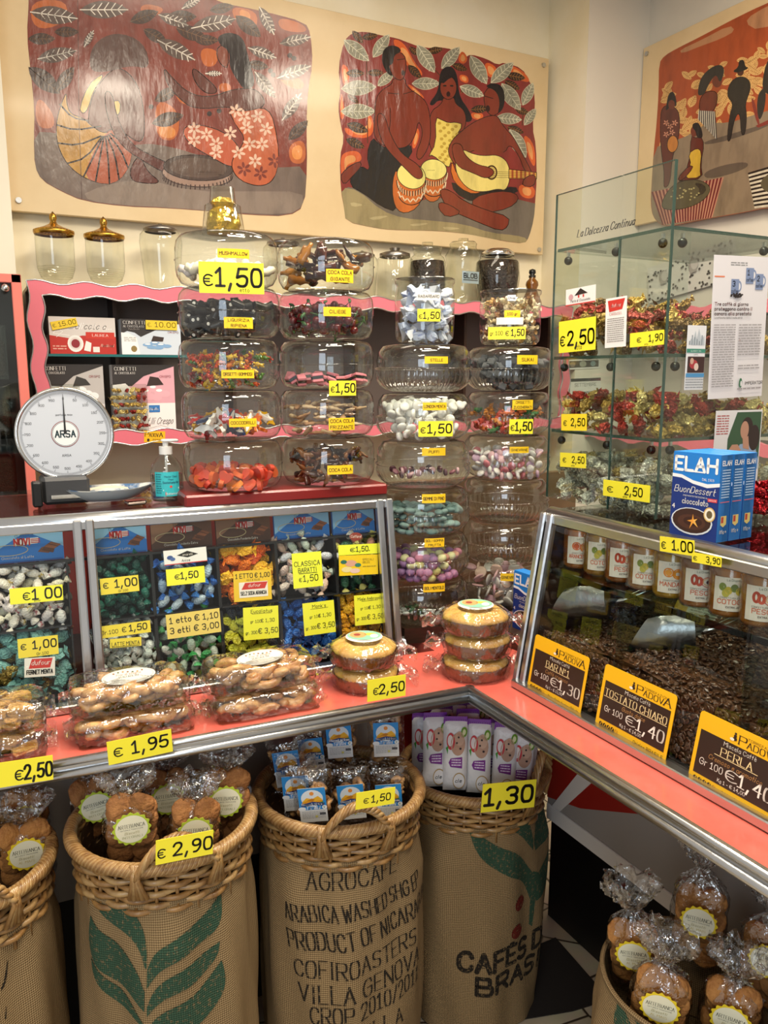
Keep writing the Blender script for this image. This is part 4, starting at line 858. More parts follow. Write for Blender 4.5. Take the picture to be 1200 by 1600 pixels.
for i, (a, b_) in enumerate(zip(DIV, DIV[1:])):
    o = bean_heap(b_ + .004, a - .004, COF).build('coffee_beans'); tag(o, 'heap of roasted coffee beans in the %s bin from the corner' % ['first', 'second', 'third', 'fourth'][i], 'coffee beans', None, 'stuff')
    if i: m = MB(); m.box(.962, a - .0015, .89, 1.44, a + .0015, 1.1, glass('divider_glass', 'dfe6e2', '6f7f78', .02)); tag(m.build('glass_divider'), 'upright glass divider at the %s bin of coffee beans' % ['first', 'second', 'third', 'fourth'][i], 'divider')
for k, (y0, y1, nm) in enumerate(((1.12, 1.225, 'by the corner post'), (.99, 1.085, 'behind the first steel scoop'))):
    o = bean_heap(y0, y1, GRN, 1.22, 1.34, None, .016, .0075, False).build('green_coffee_beans'); tag(o, 'small heap of green unroasted coffee beans ' + nm, 'coffee beans', None, 'stuff')
SCM = mat('brushed_steel_scoop', '8f9293', .3, 1, bump=(80, .08))
def scoop(T, lab):
    r = thing('coffee_scoop', lab, 'scoop', T); m = MB()
    def sh(u, v, k=1): a = -pi * .5 + pi * (u - .5) * 1.15; R = .046 * (1 - .1 * v) * (.75 + .25 * min(1, v * 3)) * k; return (-.11 + .11 * v + (.035 * (1 - v) * abs(2 * u - 1) ** 1.5), R * cos(a) * 1.0, R * sin(a) + .046)
    m.grid(24, 10, lambda u, v: sh(u, v), SCM); m.grid(24, 10, lambda u, v: sh(u, v, .96), SCM)
    m.add([sh(i / 24, 1) for i in range(25)], [tuple(range(25))], SCM); m.build('scoop_bowl', r)
    m = MB(); m.tube([(0, 0, .035), (.03, 0, .04), (.06, 0, .052), (.11, 0, .075)], [.008, .007, .0085, .009], STEEL, 12); m.build('handle', r); return r
scoop(TR(1.07, 1.135, 1.03, rz=-.9, ry=-.12, rx=-.5), 'steel scoop lying on the coffee beans of the first bin')
scoop(TR(1.075, .925, 1.03, rz=-.75, ry=-.12, rx=-.5), 'steel scoop lying on the coffee beans of the second bin')
def cardstrip(px, lab):
    T = frame(px, (.35, -1, -.05), (.6, .2, .75)); card('bin_card', .11, .034, [('r', 0, .0, .22, 1, 'eab51c'), ('r', .82, 0, 1, 1, 'eab51c'), ('x', .28, .3, .75, .8, 3, '9a948a')], T, 'e6e2da', label=lab, cat='sign')
cardstrip(V((1.17, 1.07, 1.045)), 'white and yellow card lying behind the first steel scoop'); cardstrip(V((1.15, .83, 1.05)), 'white and yellow card lying behind the second steel scoop')
# price signs on the outside of the glass
def padova(tl, tr, bl, lines, price_, kg, origin, lab, beans=4):
    T, w, h = quadT(tl, tr, bl, RG0 + RN * .003, RN); Y, B, Wt, Br = 'efb61c', '33221b', 'f2ece0', '3a1c10'
    mb = MB(); rr = .04 * w
    pts = [(x + rr * cos(a), y + rr * sin(a)) for (x, y, a0) in ((w - rr, h - rr, 0), (rr, h - rr, pi / 2), (rr, rr, pi), (w - rr, rr, 1.5 * pi)) for a in [a0 + k * pi / 8 for k in range(5)]]
    mb.slab(pts, -.001, 0, paint(Y, .3)); mb.rect(.045 * w, .15 * h, .96 * w, .755 * h, .0002, paint(B, .3))
    Tt = lambda t, x, y, hh, c, **k: text(mb, t, x * w, y * h, hh * h, paint(c, .3), .0004, **{a: (v * w if a in ('w', 'maxw') else v) for a, v in k.items()})
    S = dict(serif=True)
    mb.oval(.44 * w, .83 * h, .025 * w, .025 * h, .0004, paint(B, .3)); mb.oval(.44 * w, .868 * h, .018 * w, .02 * h, .0004, paint(B, .3)); mb.rect(.428 * w, .89 * h, .452 * w, .915 * h, .0004, paint(B, .3)); mb.oval(.41 * w, .815 * h, .025 * w, .02 * h, .0005, paint('f0e6d0', .3))
    Tt('TORREFAZIONE', .58, .885, .03, B, w=.34); Tt('P', .49, .79, .115, B, w=.08, wt=.16, **S); Tt('ADOV', .585, .79, .08, B, w=.26, wt=.16, **S); Tt('A', .855, .79, .115, B, w=.09, wt=.16, **S)
    Tt('Miscela Caffè', .52, .68, .055, Wt, al='c', maxw=.5, wt=.1)
    Tt(lines[0], .5, .535, .105, 'f0d9a0', al='c', maxw=.86, wt=.13, **S); mb.rect(.5 * w - lines[2] * w / 2, .515 * h, .5 * w + lines[2] * w / 2, .523 * h, .0004, paint('f0d9a0', .3))
    Tt(lines[1], .5, .425, .06, 'b98a52', al='c', maxw=.7, slant=.2)
    Tt('Gr 100', .1, .3, .085, Wt, maxw=.3, wt=.12); Tt('€', .42, .27, .14, Wt, w=.13, wt=.16, **S); Tt(price_, .57, .26, .17, Wt, w=.36, wt=.16, **S); Tt('Kg 1 - € ' + kg, .5, .185, .045, Wt, al='c', maxw=.4)
    for i in range(5): mb.oval((.085 + i * .058) * w, .08 * h, .026 * w, .034 * h, .0004, paint(Br if i < beans else 'd0921c', .3), rot=-.4); mb.line([((.075 + i * .058) * w, .05 * h), ((.095 + i * .058) * w, .11 * h)], .0012, .0006, paint(Y, .3))
    Tt(origin, .96, .045, .05, '5a3a14', al='r', maxw=.55)
    tag(mb.build('price_sign', None, T), lab, 'price sign', 'coffee price signs on the right glass')
padova((835, 989), (919, 1027), (823, 1075), ('BAR N°1'.replace('°', 'º'), 'Caffè cremoso', .46), '1,30', '13,00', 'Origine Centro America e Robusta', 'yellow and brown coffee price sign reading BAR N 1')
padova((944, 1035), (1055.7, 1086), (929, 1133), ('TOSTATO CHIARO', 'Gusto dolce', .88), '1,40', '14,00', 'Origine BRASILE', 'yellow and brown coffee price sign reading TOSTATO CHIARO')
padova((1090, 1106), (1226, 1170), (1074, 1217), ('PERLA', 'Cremoso e aromatico', .5), '1,40', '14,00', 'Origine Centro America e Asia', 'yellow and brown coffee price sign reading PERLA')
def rtag(tl, tr, bl, items, lab, X=.984, base=YL, name='price_tag', cat='price tag'):
    T, w, h = quadT(tl, tr, bl, V((X, 0, 0)), V((-1, 0, 0))); return card(name, w, h, items, T, base, label=lab, cat=cat)
rtag((1033, 838), (1087, 845), (1031, 861), pr(0, '1.00', None, .22, .62, .96, .06), 'yellow 1.00 price tag on the top rail under the blue dessert boxes')
rtag((1083, 863), (1129, 871), (1081, 878), pr(0, '3,90', None, .25, .55, .96, .06), 'yellow 3,90 price tag hanging over the jam jars')
# blue dessert boxes
def elah(T, lab, group):
    w, h, d = .087, .137, .029; r = thing('dessert_box', lab, 'box', T, group); B, D = '1f7fd6', '0f2f78'
    mb = MB(); mb.box(0, 0, -d, w, h, -.0004, paint('2a86da', .3), .0006)
    F = [('r', 0, .0, 1, .58, '12307c'), ('p', [(0, .66), (.4, .62), (.7, .6), (1, .58), (1, .5), (0, .5)], '12307c'), ('p', [(0, .74), (.2, .735), (.45, .68), (.75, .655), (1, .68), (1, .64), (.75, .61), (.45, .64), (.2, .695), (0, .7)], 'eef2f6'), ('p', [(0, .7), (.2, .695), (.45, .64), (.75, .61), (1, .64), (1, .56), (0, .56)], '12307c'),
         ('t', 'ELAH', .06, .79, .15, 'f6f7f8', dict(w=.86, wt=.24)), ('r', .42, .775, .66, .79, 'f6f7f8'), ('t', 'DAL 1909', .64, .69, .028, 'f2f2f2', dict(maxw=.24)), ('t', 'Buon', .06, .53, .075, 'f4f2ea', dict(w=.33, slant=.25, wt=.1)), ('t', 'Dessert', .41, .53, .075, 'f4f2ea', dict(w=.5, slant=.25, wt=.1)), ('t', 'PREPARATO PER BUDINO AL', .52, .485, .016, 'f4f2ea', dict(al='c', maxw=.6)), ('t', 'cioccolato', .52, .4, .06, 'f4f2ea', dict(al='c', w=.54, wt=.16)), ('r', .78, .455, .97, .495, 'd8434a'), ('t', 'SENZA GLUTINE', .8, .468, .014, 'f4e8e8', dict(maxw=.15)), ('t', '4', .04, .33, .05, 'f4f2ea', dict(wt=.2)),
         ('o', .47, .2, .44, .16, 'd9dfe8'), ('o', .47, .205, .41, .145, '3a1f16'), ('o', .47, .19, .3, .09, '4d2b1e'), ('o', .5, .2, .2, .055, '38190f'), ('p', [(.5, .29), (.53, .2), (.48, .2)], 'f0a03a'), ('p', [(.38, .2), (.52, .23), (.5, .19)], 'f0a03a'), ('p', [(.44, .11), (.53, .2), (.48, .21)], 'f0a03a'), ('p', [(.62, .14), (.54, .22), (.5, .19)], 'f3b555'), ('p', [(.6, .24), (.5, .22), (.53, .19)], 'f3b555'), ('o', .84, .31, .12, .085, 'd9b46a'), ('o', .84, .31, .1, .07, 'f2ead6'), ('o', .84, .31, .06, .045, '6a5a3a')]
    card('', w, h, F, None, B, mb=mb, build=False)
    sd = MB(); Si = [('t', 'ELAH', .12, .88, .05, 'f6f7f8', dict(w=.76, wt=.24)), ('x', .15, .5, .85, .84, 11, 'bcd8f2'), ('r', .1, .455, .9, .465, 'd86a7a'), ('p', [(.25, .3), (.75, .3), (.75, .2), (.5, .17), (.25, .2)], 'e0c878'), ('r', .3, .22, .5, .29, 'b83a2a'), ('t', '85g e', .5, .1, .035, 'f4f2ea', dict(al='c', maxw=.7, wt=.2))]
    card('', d, h, Si, None, '2a86da', mb=sd, build=False)
    Ts = M(((0, 0, 1, w), (0, 1, 0, 0), (-1, 0, 0, 0), (0, 0, 0, 1))); k = len(mb.v); mb.v += [Ts @ v for v in sd.v]; mp = [mb.mi(q) for q in sd.mats]
    mb.f += [[k + q for q in f] for f in sd.f]; mb.m += [mp[q] for q in sd.m]; mb.s += sd.s
    mb.build('carton', r); return r
EF = frame((1.012, .941, TZ), (0.1, -1, 0), (0, 0, 1)); nb = -EF.col[2].to_3d()
for i, lab in enumerate(('front blue chocolate dessert box of the row on the right counter top', 'middle blue dessert box of the row on the right counter top', 'rear blue dessert box of the row on the right counter top')):
    elah(M.Translation(nb * .0298 * i + V((0, -.001 * i, 0))) @ EF, lab, 'dessert boxes on the right counter')
elah(frame((1.09, 1.466, LZ + RISE + .0005), (0.05, -1, 0), (0, 0, 1)), 'blue chocolate dessert box standing in the corner behind the right counter post', None)
# ------------------------------------------------------------------ the glass case of chocolates
CX, CY, CY2, CX2 = 1.09, 1.049, 1.36, 1.47; ZU, ZM, ZT, ZF = 1.535, 1.385, 1.747, 1.855
cs = thing('glass_display_case', 'tall frameless glass display case of chocolates standing on the right counter', 'display case', M.Translation((CX, CY, TZ)))
Ci = M.Translation((-CX, -CY, -TZ)); EDG = mat('glass_cut_edge', '2f4a40', .15, coat=.6)
def cpart(name, f): m = MB(); f(m); o = m.build(name, cs); o.matrix_basis = Ci; return o
YM = onX(957, 600, CX).y
def pane_f(a, b): return lambda m: (m.box(CX, a, TZ, CX + .004, b, ZF, PANE), m.box(CX - .0003, a, ZF, CX + .0043, b, ZF + .0008, EDG))
def fr_(m):
    pane_f(CY, YM - .002)(m); pane_f(YM + .002, CY2)(m)
    m.box(CX + .0005, YM - .0012, TZ, CX + .0045, YM + .0012, ZT - .002, EDG); m.box(CX + .0, CY2 - .001, TZ, CX + .004, CY2 + .0005, ZF, EDG)
    a, b = onX(902, 371, CX), onX(991, 352, CX); T = frame(a, (0, -1, 0), (0, 0, 1)); T.translation.x = CX - .0006; text(m, 'La Dolcezza Continua', 0, 0, .0135, paint('1e2430'), 0, w=(b - a).length, slant=.3, serif=True, wt=.13, T=T)
cpart('front_pane', fr_)
cpart('side_pane', lambda m: (m.box(CX + .0045, CY, TZ, CX2, CY + .004, ZT, PANE), m.box(CX - .001, CY - .0012, TZ, CX + .0045, CY + .0005, ZF, EDG)))
cpart('rear_pane', lambda m: m.box(CX + .0045, CY2 - .004, TZ, CX2, CY2, ZT, PANE))
for z, n in ((ZM, 'shelf'), (ZU, 'shelf'), (ZT + .003, 'top_pane')):
    cpart(n, lambda m: (m.box(CX + .005, CY + .005, z - .006, CX2, CY2 - .005, z, PANE), m.box(CX + .0046, CY + .005, z - .006, CX + .005, CY2 - .005, z, EDG), m.box(CX + .005, CY + .0046, z - .006, CX2, CY + .005, z, EDG)))
for z in (ZM, ZU, ZT):
    for x, y in ((CX + .012, CY + .03), (CX + .04, CY + .012), (CX + .012, YM + .02), (CX + .012, CY2 - .03), (CX + .25, CY + .012)):
        def br(m): m.ball((x, y, z - .022), .0085, mat('dark_chrome', '3a3a3a', .15, 1)); m.box(x - .0025, y - .0025, z - .02, x + .0025, y + .0025, z - .006, ALU)
        cpart('shelf_bracket', br)
def case_heap(z0, hf, size, mes, nm, lab, grp, cap=290):
    P = []; x0, x1, y0, y1 = CX + .02, CX2 - .03, CY + .018, CY2 - .018; z = z0 + size * .42
    while z < z0 + .2:
        Q = []
        for _ in range(1500):
            x, y = random.uniform(x0, x1), random.uniform(y0, y1); h = z0 + hf((x - x0) / (x1 - x0), (y - y0) / (y1 - y0))
            if z > h - size * .25: continue
            if not (x < x0 + size * .8 or y < y0 + size * .8 or z > h - size * 1.35): continue
            if all((x - a) ** 2 + (y - b) ** 2 > (size * .85) ** 2 for a, b in Q): Q.append((x, y))
        P += [(x, y, z + random.uniform(-.003, .003)) for x, y in Q]; z += size * .72
    random.shuffle(P); P.sort(key=lambda p: (p[0] > x0 + size and p[1] > y0 + size)); fill(P, mes, nm, lab, 'wrapped chocolate', grp, False, cap, False)
gr = foil('gold_red_foil', ['d0ac58', 'e0c070', 'b8934a', 'b83a30', 'e4cc86', '9a2a24', 'd4b060'], .25, 150, .9, metal=.45)
dr = foil('dark_gold_foil', ['a07a3a', 'b8934a', '8a2a20', 'cda858', '7a5a30', 'a8362c'], .28, 150, .9, metal=.45)
sv = foil('silver_gold_foil', ['e4e0d0', 'cac2aa', 'f0ecdc', 'd0b878', 'b0aa98', 'f4f0e4'], .2, 200, 1.0, metal=.45)
case_heap(TZ + .003, lambda u, v: .085 - .02 * u + .012 * sin(v * 9 + 1), .025, [m_crumple(.0155, .0125, .0115, sv, k, .3) for k in (1, 2, 3)], 'silver_chocolate', 'silver and pale gold foil chocolate on the bottom of the glass case', 'silver chocolates in the glass case', 480)
case_heap(ZM + .001, lambda u, v: .085 - .03 * u + .012 * sin(v * 11) - .02 * abs(v - .4), .027, [m_crumple(.016, .012, .010, gr, k, .25) for k in (4, 5, 6)], 'gold_chocolate', 'gold and red foil chocolate on the middle shelf of the glass case', 'gold chocolates in the glass case')
case_heap(ZU + .001, lambda u, v: .135 - .1 * abs(u - .35) - .05 * (1 - v), .027, [m_crumple(.016, .012, .010, dr, k, .25) for k in (7, 8, 9)], 'dark_gold_chocolate', 'dark gold foil chocolate on the upper shelf of the glass case', 'dark gold chocolates in the glass case')
def ctag(tl, tr, bl, items, lab, base=YL, name='price_tag', cat='price tag'): return rtag(tl, tr, bl, items, lab, CX - .0025, base, name, cat)
ctag((874, 503), (931.5, 494), (873, 552), pr(0, '2,50', 'etto', .22, .42, .96, .05), 'large yellow 2,50 price tag on the upper shelf of the glass case')
ctag((885, 453), (931.5, 444), (884, 479), [('p', [(.3, .55), (.5, .95), (.75, .6)], '2a1c18'), ('o', .18, .5, .08, .18, 'c89aa0'), ('r', .42, .4, .47, .56, RD), ('r', .58, .4, .63, .56, RD), ('t', 'Perla di Cioccolato', .5, .18, .14, K, dict(al='c', maxw=.7, slant=.2)), ('r', 0, 0, 1, .07, RD)], 'white card reading Perla di Cioccolato on the glass case', 'e9e6e4', 'name_card', 'sign')
ctag((948, 467), (981, 461.5), (945, 544), [('p', [(.18, .72), (.8, .75), (.92, .96), (.1, .95)], RD), ('t', 'dufour', .5, .81, .07, 'f4e9e4', dict(al='c', maxw=.5, slant=.25)), ('t', 'CAROUSEL', .5, .65, .05, 'b83a30', dict(al='c', maxw=.6, serif=True)), ('x', .1, .1, .9, .6, 12, '8f8a86')], 'tall white card with red badge reading CAROUSEL', 'ece9e8', 'name_card', 'sign')
ctag((984, 521), (1037, 515), (984, 543), pr(0, '1,90', 'etto', .3, .45, .97, .22), 'yellow 1,90 price tag at the near corner of the upper shelf')
ctag((877, 647), (916.5, 646.5), (877, 672.5), pr(0, '2,50', None, .3, .42, .94, .1), 'small yellow 2,50 price tag on the gold and red chocolates', 'f4d92e')
ctag((876, 707), (916.5, 709), (875, 729), pr(0, '2,50', 'etto', .34, .42, .94, .12), 'small yellow 2,50 price tag above the silver chocolates at the far end', 'f0e238')
ctag((943, 749), (1016, 759), (942, 774), pr(0, '2,50', 'etto', .28, .48, .85, .1), 'wide yellow 2,50 price tag on the silver chocolates')
# leaflets on the side of the case
def stag(tl, tr, bl, items, lab, base, name='leaflet', cat='leaflet'):
    T, w, h = quadT(tl, tr, bl, V((0, CY - .002, 0)), V((0, -1, 0))); return card(name, w, h, items, T, base, rough=.35, label=lab, cat=cat)
stag((1117, 398), (1203, 402), (1106, 624), [('x', .3, .93, .6, .96, 2, '8a8a8a'), ('r', .02, .85, .2, .86, 'e0805a')] + [q for x, y, n in ((.32, .76, '3'), (.58, .84, '1'), (.76, .8, '2')) for q in (('o', x + .14, y + .03, .05, .04, '7f8fb2'), ('o', x + .14, y + .03, .03, .025, 'e2dfe2'), ('r', x, y - .03, x + .14, y + .08, '7f8fb2'), ('t', n, x + .03, y + .03, .035, '23242e', dict(wt=.2)), ('t', 'coffee', x + .01, y - .015, .025, '23242e', dict(maxw=.12)))] + [('o', .42 + .1 * cos(k * 2.4) * (k % 5) / 4, .725 + .015 * sin(k * 2.4) * (k % 5) / 4, .02, .006, '2a2020') for k in range(30)] + [('t', 'Tre caffè al giorno', .03, .655, .022, '6b2028', dict(w=.6, wt=.22)), ('t', 'proteggono contro il', .03, .622, .022, '6b2028', dict(w=.68, wt=.22)), ('t', 'cancro alla prostata', .03, .589, .022, '6b2028', dict(w=.66, wt=.22)), ('t', 'La caffeina ha ridotto il rischio del 53', .03, .565, .012, '3a3a3a', dict(w=.5)), ('x', .03, .08, .42, .53, 26, 'a29d9f'), ('x', .48, .3, .9, .53, 12, 'a29d9f'), ('x', .5, .2, .9, .24, 2, 'a29d9f'), ('o', .56, .105, .03, .035, '2a6a4a'), ('o', .57, .1, .015, .02, 'e2dfe0'), ('t', 'IMPERATOR', .64, .09, .022, '2b2b30', dict(w=.33, wt=.16)), ('x', .5, .05, .95, .075, 1, 'a29d9f')], 'large white poster about coffee with three blue mugs taped to the glass case', 'e2dee1', 'paper_poster', 'poster')
stag((1077, 508), (1106, 509), (1069, 609.5), [('p', [(.1, .72), (.2, .8), (.3, .76), (.42, .92), (.5, .8), (.6, .95), (.75, .78), (.9, .85), (.95, .7), (.1, .7)], 'b9c0c6')] + [('r', .1 + .13 * k, .7, .16 + .13 * k, .76 + .03 * (k * 7 % 4), '8d969e') for k in range(6)] + [('r', 0, .58, 1, .64, '3f8a74'), ('t', 'ALIMENTO DEL', .5, .595, .022, 'eef2ee', dict(al='c', maxw=.7)), ('t', 'CAFFE', .5, .54, .02, '4a4a4a', dict(al='c', maxw=.4)), ('r', .08, .27, .98, .52, '3a1c1c'), ('o', .4, .4, .22, .07, 'a8343a'), ('o', .55, .36, .12, .06, 'd9c2b4'), ('o', .3, .45, .1, .05, 'c9a08c'), ('r', .02, .2, 1, .26, '4b8fc0'), ('x', .02, .02, .98, .18, 4, '8f9296')], 'narrow white leaflet with city drawing taped to the glass case', 'e4e4e6')
stag((1114, 642), (1187, 640), (1108, 800), [('x', .03, .76, .28, .96, 8, 'b05a56'), ('p', [(.28, .4), (.98, .4), (.98, .98), (.45, .98), (.28, .72)], '33543a'), ('p', [(.28, .4), (.98, .4), (.98, .5), (.85, .68), (.55, .66), (.4, .52)], '8fa6c4'), ('o', .68, .82, .13, .11, '2a1a18'), ('o', .85, .72, .12, .13, '2a1a18'), ('o', .63, .8, .09, .09, 'b88a72'), ('p', [(.6, .72), (.72, .74), (.76, .6), (.62, .62)], 'b88a72'), ('p', [(.3, .6), (.42, .54), (.58, .6), (.5, .66), (.38, .66)], 'b88a72'), ('p', [(.3, .44), (.6, .42), (.62, .5), (.36, .54)], 'b88a72'), ('x', .3, .04, .95, .36, 12, 'a9a6a8')], 'white leaflet with a photo of a dark haired person in a light blue shirt', 'dedcdd')
# ------------------------------------------------------------------ wall cabinet with wavy pink frame and what stands on and in it
FY = 2.74; CT, CBt = 1.777, 1.272; CXa, CXb = .186, 2.3
def wav(t, ph=0, a=.0065, wl=.146): return a * sin(2 * pi * t / wl + ph)
def wavy_frame(m, x0, x1, z0, z1, th, y0, y1, mt, edge):
    def loop(d):
        o = []; nx, nz = 90, 26
        for i in range(nx): t = i / nx; o.append((x0 + d + (x1 - x0 - 2 * d) * t, z1 - d + wav(t * (x1 - x0), .4)))
        for i in range(nz): t = i / nz; o.append((x1 - d + wav(t * (z1 - z0), 1), z1 - d - (z1 - z0 - 2 * d) * t))
        for i in range(nx): t = i / nx; o.append((x1 - d - (x1 - x0 - 2 * d) * t, z0 + d + wav(t * (x1 - x0), 2)))
        for i in range(nz): t = i / nz; o.append((x0 + d + wav(t * (z1 - z0), .5), z0 + d + (z1 - z0 - 2 * d) * t))
        return o
    A, B = loop(0), loop(th); n = len(A)
    vs = [(x, y, z) for y in (y0, y1) for L in (A, B) for x, z in L]
    fs = []
    for i in range(n):
        j = (i + 1) % n; fs += [(i, j, n + j, n + i), (2 * n + i, 3 * n + i, 3 * n + j, 2 * n + j), (i, 2 * n + i, 2 * n + j, j), (n + i, n + j, 3 * n + j, 3 * n + i)]
    m.add(vs, fs, mt); 
    return [[(x, y0 + .001, z) for x, z in L] for L in (A, B)]
cab = thing('display_cabinet', 'shallow wall cabinet with wavy pink frame and silver edging on the back wall', 'cabinet', M.Translation((CXa, FY, CBt)))
Cb = M.Translation((-CXa, -FY, -CBt))
def cabp(n, m): o = m.build(n, cab); o.matrix_basis = Cb; return o
m = MB(); loops = wavy_frame(m, CXa, CXb, CBt, CT, .042, FY, FY + .018, PINK, ALU); cabp('frame', m)
m = MB()
for L in loops: m.tube(L, .0028, ALU, 6, True)
cabp('frame_edging', m)
CBK = mat('cabinet_back_grey', '5d5450', .4)
m = MB(); m.box(CXa + .004, 2.985, CBt + .01, CXb - .004, 2.998, CT - .01, CBK); m.box(CXa + .004, FY + .018, CT - .02, CXb - .004, 2.985, CT - .0085, mat('cabinet_top', 'b9a58a', .5)); m.box(CXa + .004, FY + .018, CBt + .01, CXb - .004, 2.985, CBt + .022, DKRED)
for x in (CXa + .004, .455, .86, 1.35, 1.85, CXb - .016): m.box(x, FY + .135, CBt + .022, x + .012, 2.985, CT - .02, DKWOOD)
cabp('carcass', m)
SZ = onY(130, 553, 2.79).z
m = MB(); m.box(CXa + .02, FY + .025, SZ - .009, .86, 2.98, SZ - .001, PANE); m.box(CXa + .02, FY + .0245, SZ - .009, .86, FY + .025, SZ - .001, mat('teal_glass_edge', '2f6a6c', .15)); cabp('glass_shelf', m)
T, wd, hh = quadT((225, 673), (258, 674), (225, 691), V((0, FY - .001, 0)), V((0, -1, 0)))
card('shop_plate', wd, hh, [('t', 'P', .05, .5, .38, '2f1c10', dict(serif=True, wt=.16)), ('t', 'ADOV', .24, .5, .3, '2f1c10', dict(serif=True, wt=.16, w=.44)), ('t', 'A', .72, .5, .38, '2f1c10', dict(serif=True, wt=.16)), ('o', .2, .2, .06, .14, '2f1c10'), ('x', .4, .12, .9, .34, 2, '7a5a14')], T, 'efb61c', label='small yellow plate with brown lettering on the lower pink frame', cat='sign')
def conf_box(tl, tr, bl, items, lab, base, name='sweet_box', depth=.06, Y=2.79, grp='boxes of sugared almonds in the wall cabinet', rest=None):
    T, wd, hh = quadT(tl, tr, bl, V((0, Y, 0)), V((0, -1, 0)))
    T = frame(T.translation, (1, 0, 0), (0, 0, 1))
    if rest is not None: hh += T.translation.z - rest; T.translation.z = rest
    mb = MB(); mb.box(0, 0, -depth, wd, hh, -.0004, paint(base, .3), .001); card('', wd, hh, items, None, base, mb=mb, build=False); return tag(mb.build(name, None, T), lab, 'box', grp)
def almonds(c, cx, cy_): return [('o', cx + dx, cy_ + dy, .085, .05, c) for dx, dy in ((-.12, 0), (0, .05), (.1, 0), (-.05, -.07), (.06, -.08), (.2, -.03))] + [('o', cx + dx, cy_ + dy + .01, .05, .02, 'f2f2f4') for dx, dy in ((-.12, .01), (0, .06), (.1, .01))] + [('p', [(cx - .06, cy_ + .1), (cx - .02, cy_ + .26), (cx + .06, cy_ + .24), (cx + .16, cy_ + .22), (cx + .14, cy_ + .1)], '33231e')]
def confetti(c, bg): return [('p', [(0, 1), (0, .58), (.1, .66), (.22, .62), (.32, .5), (.42, .58), (.7, .8), (1, .9), (1, 1)], '2a2526'), ('p', [(0, .62), (.12, .6), (.25, .48), (.3, .0), (0, 0)], 'f0eeee'), ('t', 'CONFETTI', .04, .86, .09, 'e9e4e0', dict(w=.36, serif=True, wt=.1)), ('t', 'AL CIOCCOLATO', .04, .77, .055, 'e9e4e0', dict(w=.34, serif=True, wt=.1)), ('t', 'fondente', .12, .7, .045, 'c9c0b8', dict(w=.18, slant=.3)), ('x', .04, .36, .24, .5, 3, 'a59f9c'), ('o', .2, .16, .05, .09, '8a7440'), ('t', 'CRISPO', .78, .62, .05, 'b03038', dict(w=.18, wt=.16))] + almonds(c, .55, .28)
conf_box((77, 494), (181, 497), (79, 551), [('r', 0, 0, 1, .5, 'b5281f'), ('p', [(0, .5), (.3, .42), (.6, .55), (1, .48), (1, 1), (0, 1)], 'd2cbc6'), ('l', [(.1, .45), (.2, .6), (.12, .7), (.06, .55), (.3, .5)], .0012, 'f2efec'), ('t', 'Delicata e...', .3, .68, .16, 'f2f0ee', dict(w=.64, slant=.4, wt=.09)), ('p', [(.54, .42), (.98, .42), (.98, .6), (.54, .6)], 'c4301f'), ('t', 'LAUREA', .64, .48, .07, 'f4e4dc', dict(w=.24, serif=True)), ('o', .38, .28, .12, .23, 'ece6e2'), ('o', .38, .28, .09, .17, 'd9cfca'), ('o', .38, .28, .065, .12, '8a1f2a'), ('p', [(.5, .1), (.6, .06), (.62, .3), (.54, .36)], 'ece6e2'), ('r', .64, .05, .74, .2, 'e9dcd6'), ('t', 'Fiocchi rossi', .76, .2, .07, 'eac9b8', dict(maxw=.2, slant=.3)), ('x', .04, .1, .24, .24, 2, 'e0a898')], 'red and silver sweet box reading LAUREA on the upper cabinet shelf', 'c9c2bd', rest=SZ)
conf_box((190, 498), (283, 500), (191, 552), confetti('7fa6cf', 'cfd8e2'), 'black and white sugared almond box with blue almonds on the upper cabinet shelf', 'ccd6e2', rest=SZ)
LZc = CBt + .0225
conf_box((72.5, 569), (167.5, 570), (72, 669), [(i[0], [(a, .5 + b / 2) for a, b in i[1]], i[2]) if i[0] == 'p' else i for i in []] + [('r', 0, .46, 1, 1, 'b9b4b2'), ('p', [(0, 1), (0, .72), (.3, .7), (.5, .84), (1, .98), (1, 1)], '2a2526'), ('t', 'CONFETTI', .04, .92, .05, 'e9e4e0', dict(w=.34, serif=True, wt=.1)), ('t', 'AL CIOCCOLATO', .04, .87, .03, 'e9e4e0', dict(w=.32, serif=True))] + almonds('eceaea', .62, .6)[0:9] + [('p', [(.48, .7), (.55, .84), (.7, .8), (.78, .72)], '33302f'), ('t', 'CRISPO', .76, .82, .03, 'b03038', dict(w=.18)), ('t', 'Crespo', .7, .22, .09, 'b5525a', dict(w=.25, slant=.3, wt=.07)), ('x', .5, .04, .95, .14, 2, 'b9b0ae')], 'grey and white sugared almond box with white almonds behind the dial scale', 'dedad8', rest=LZc)
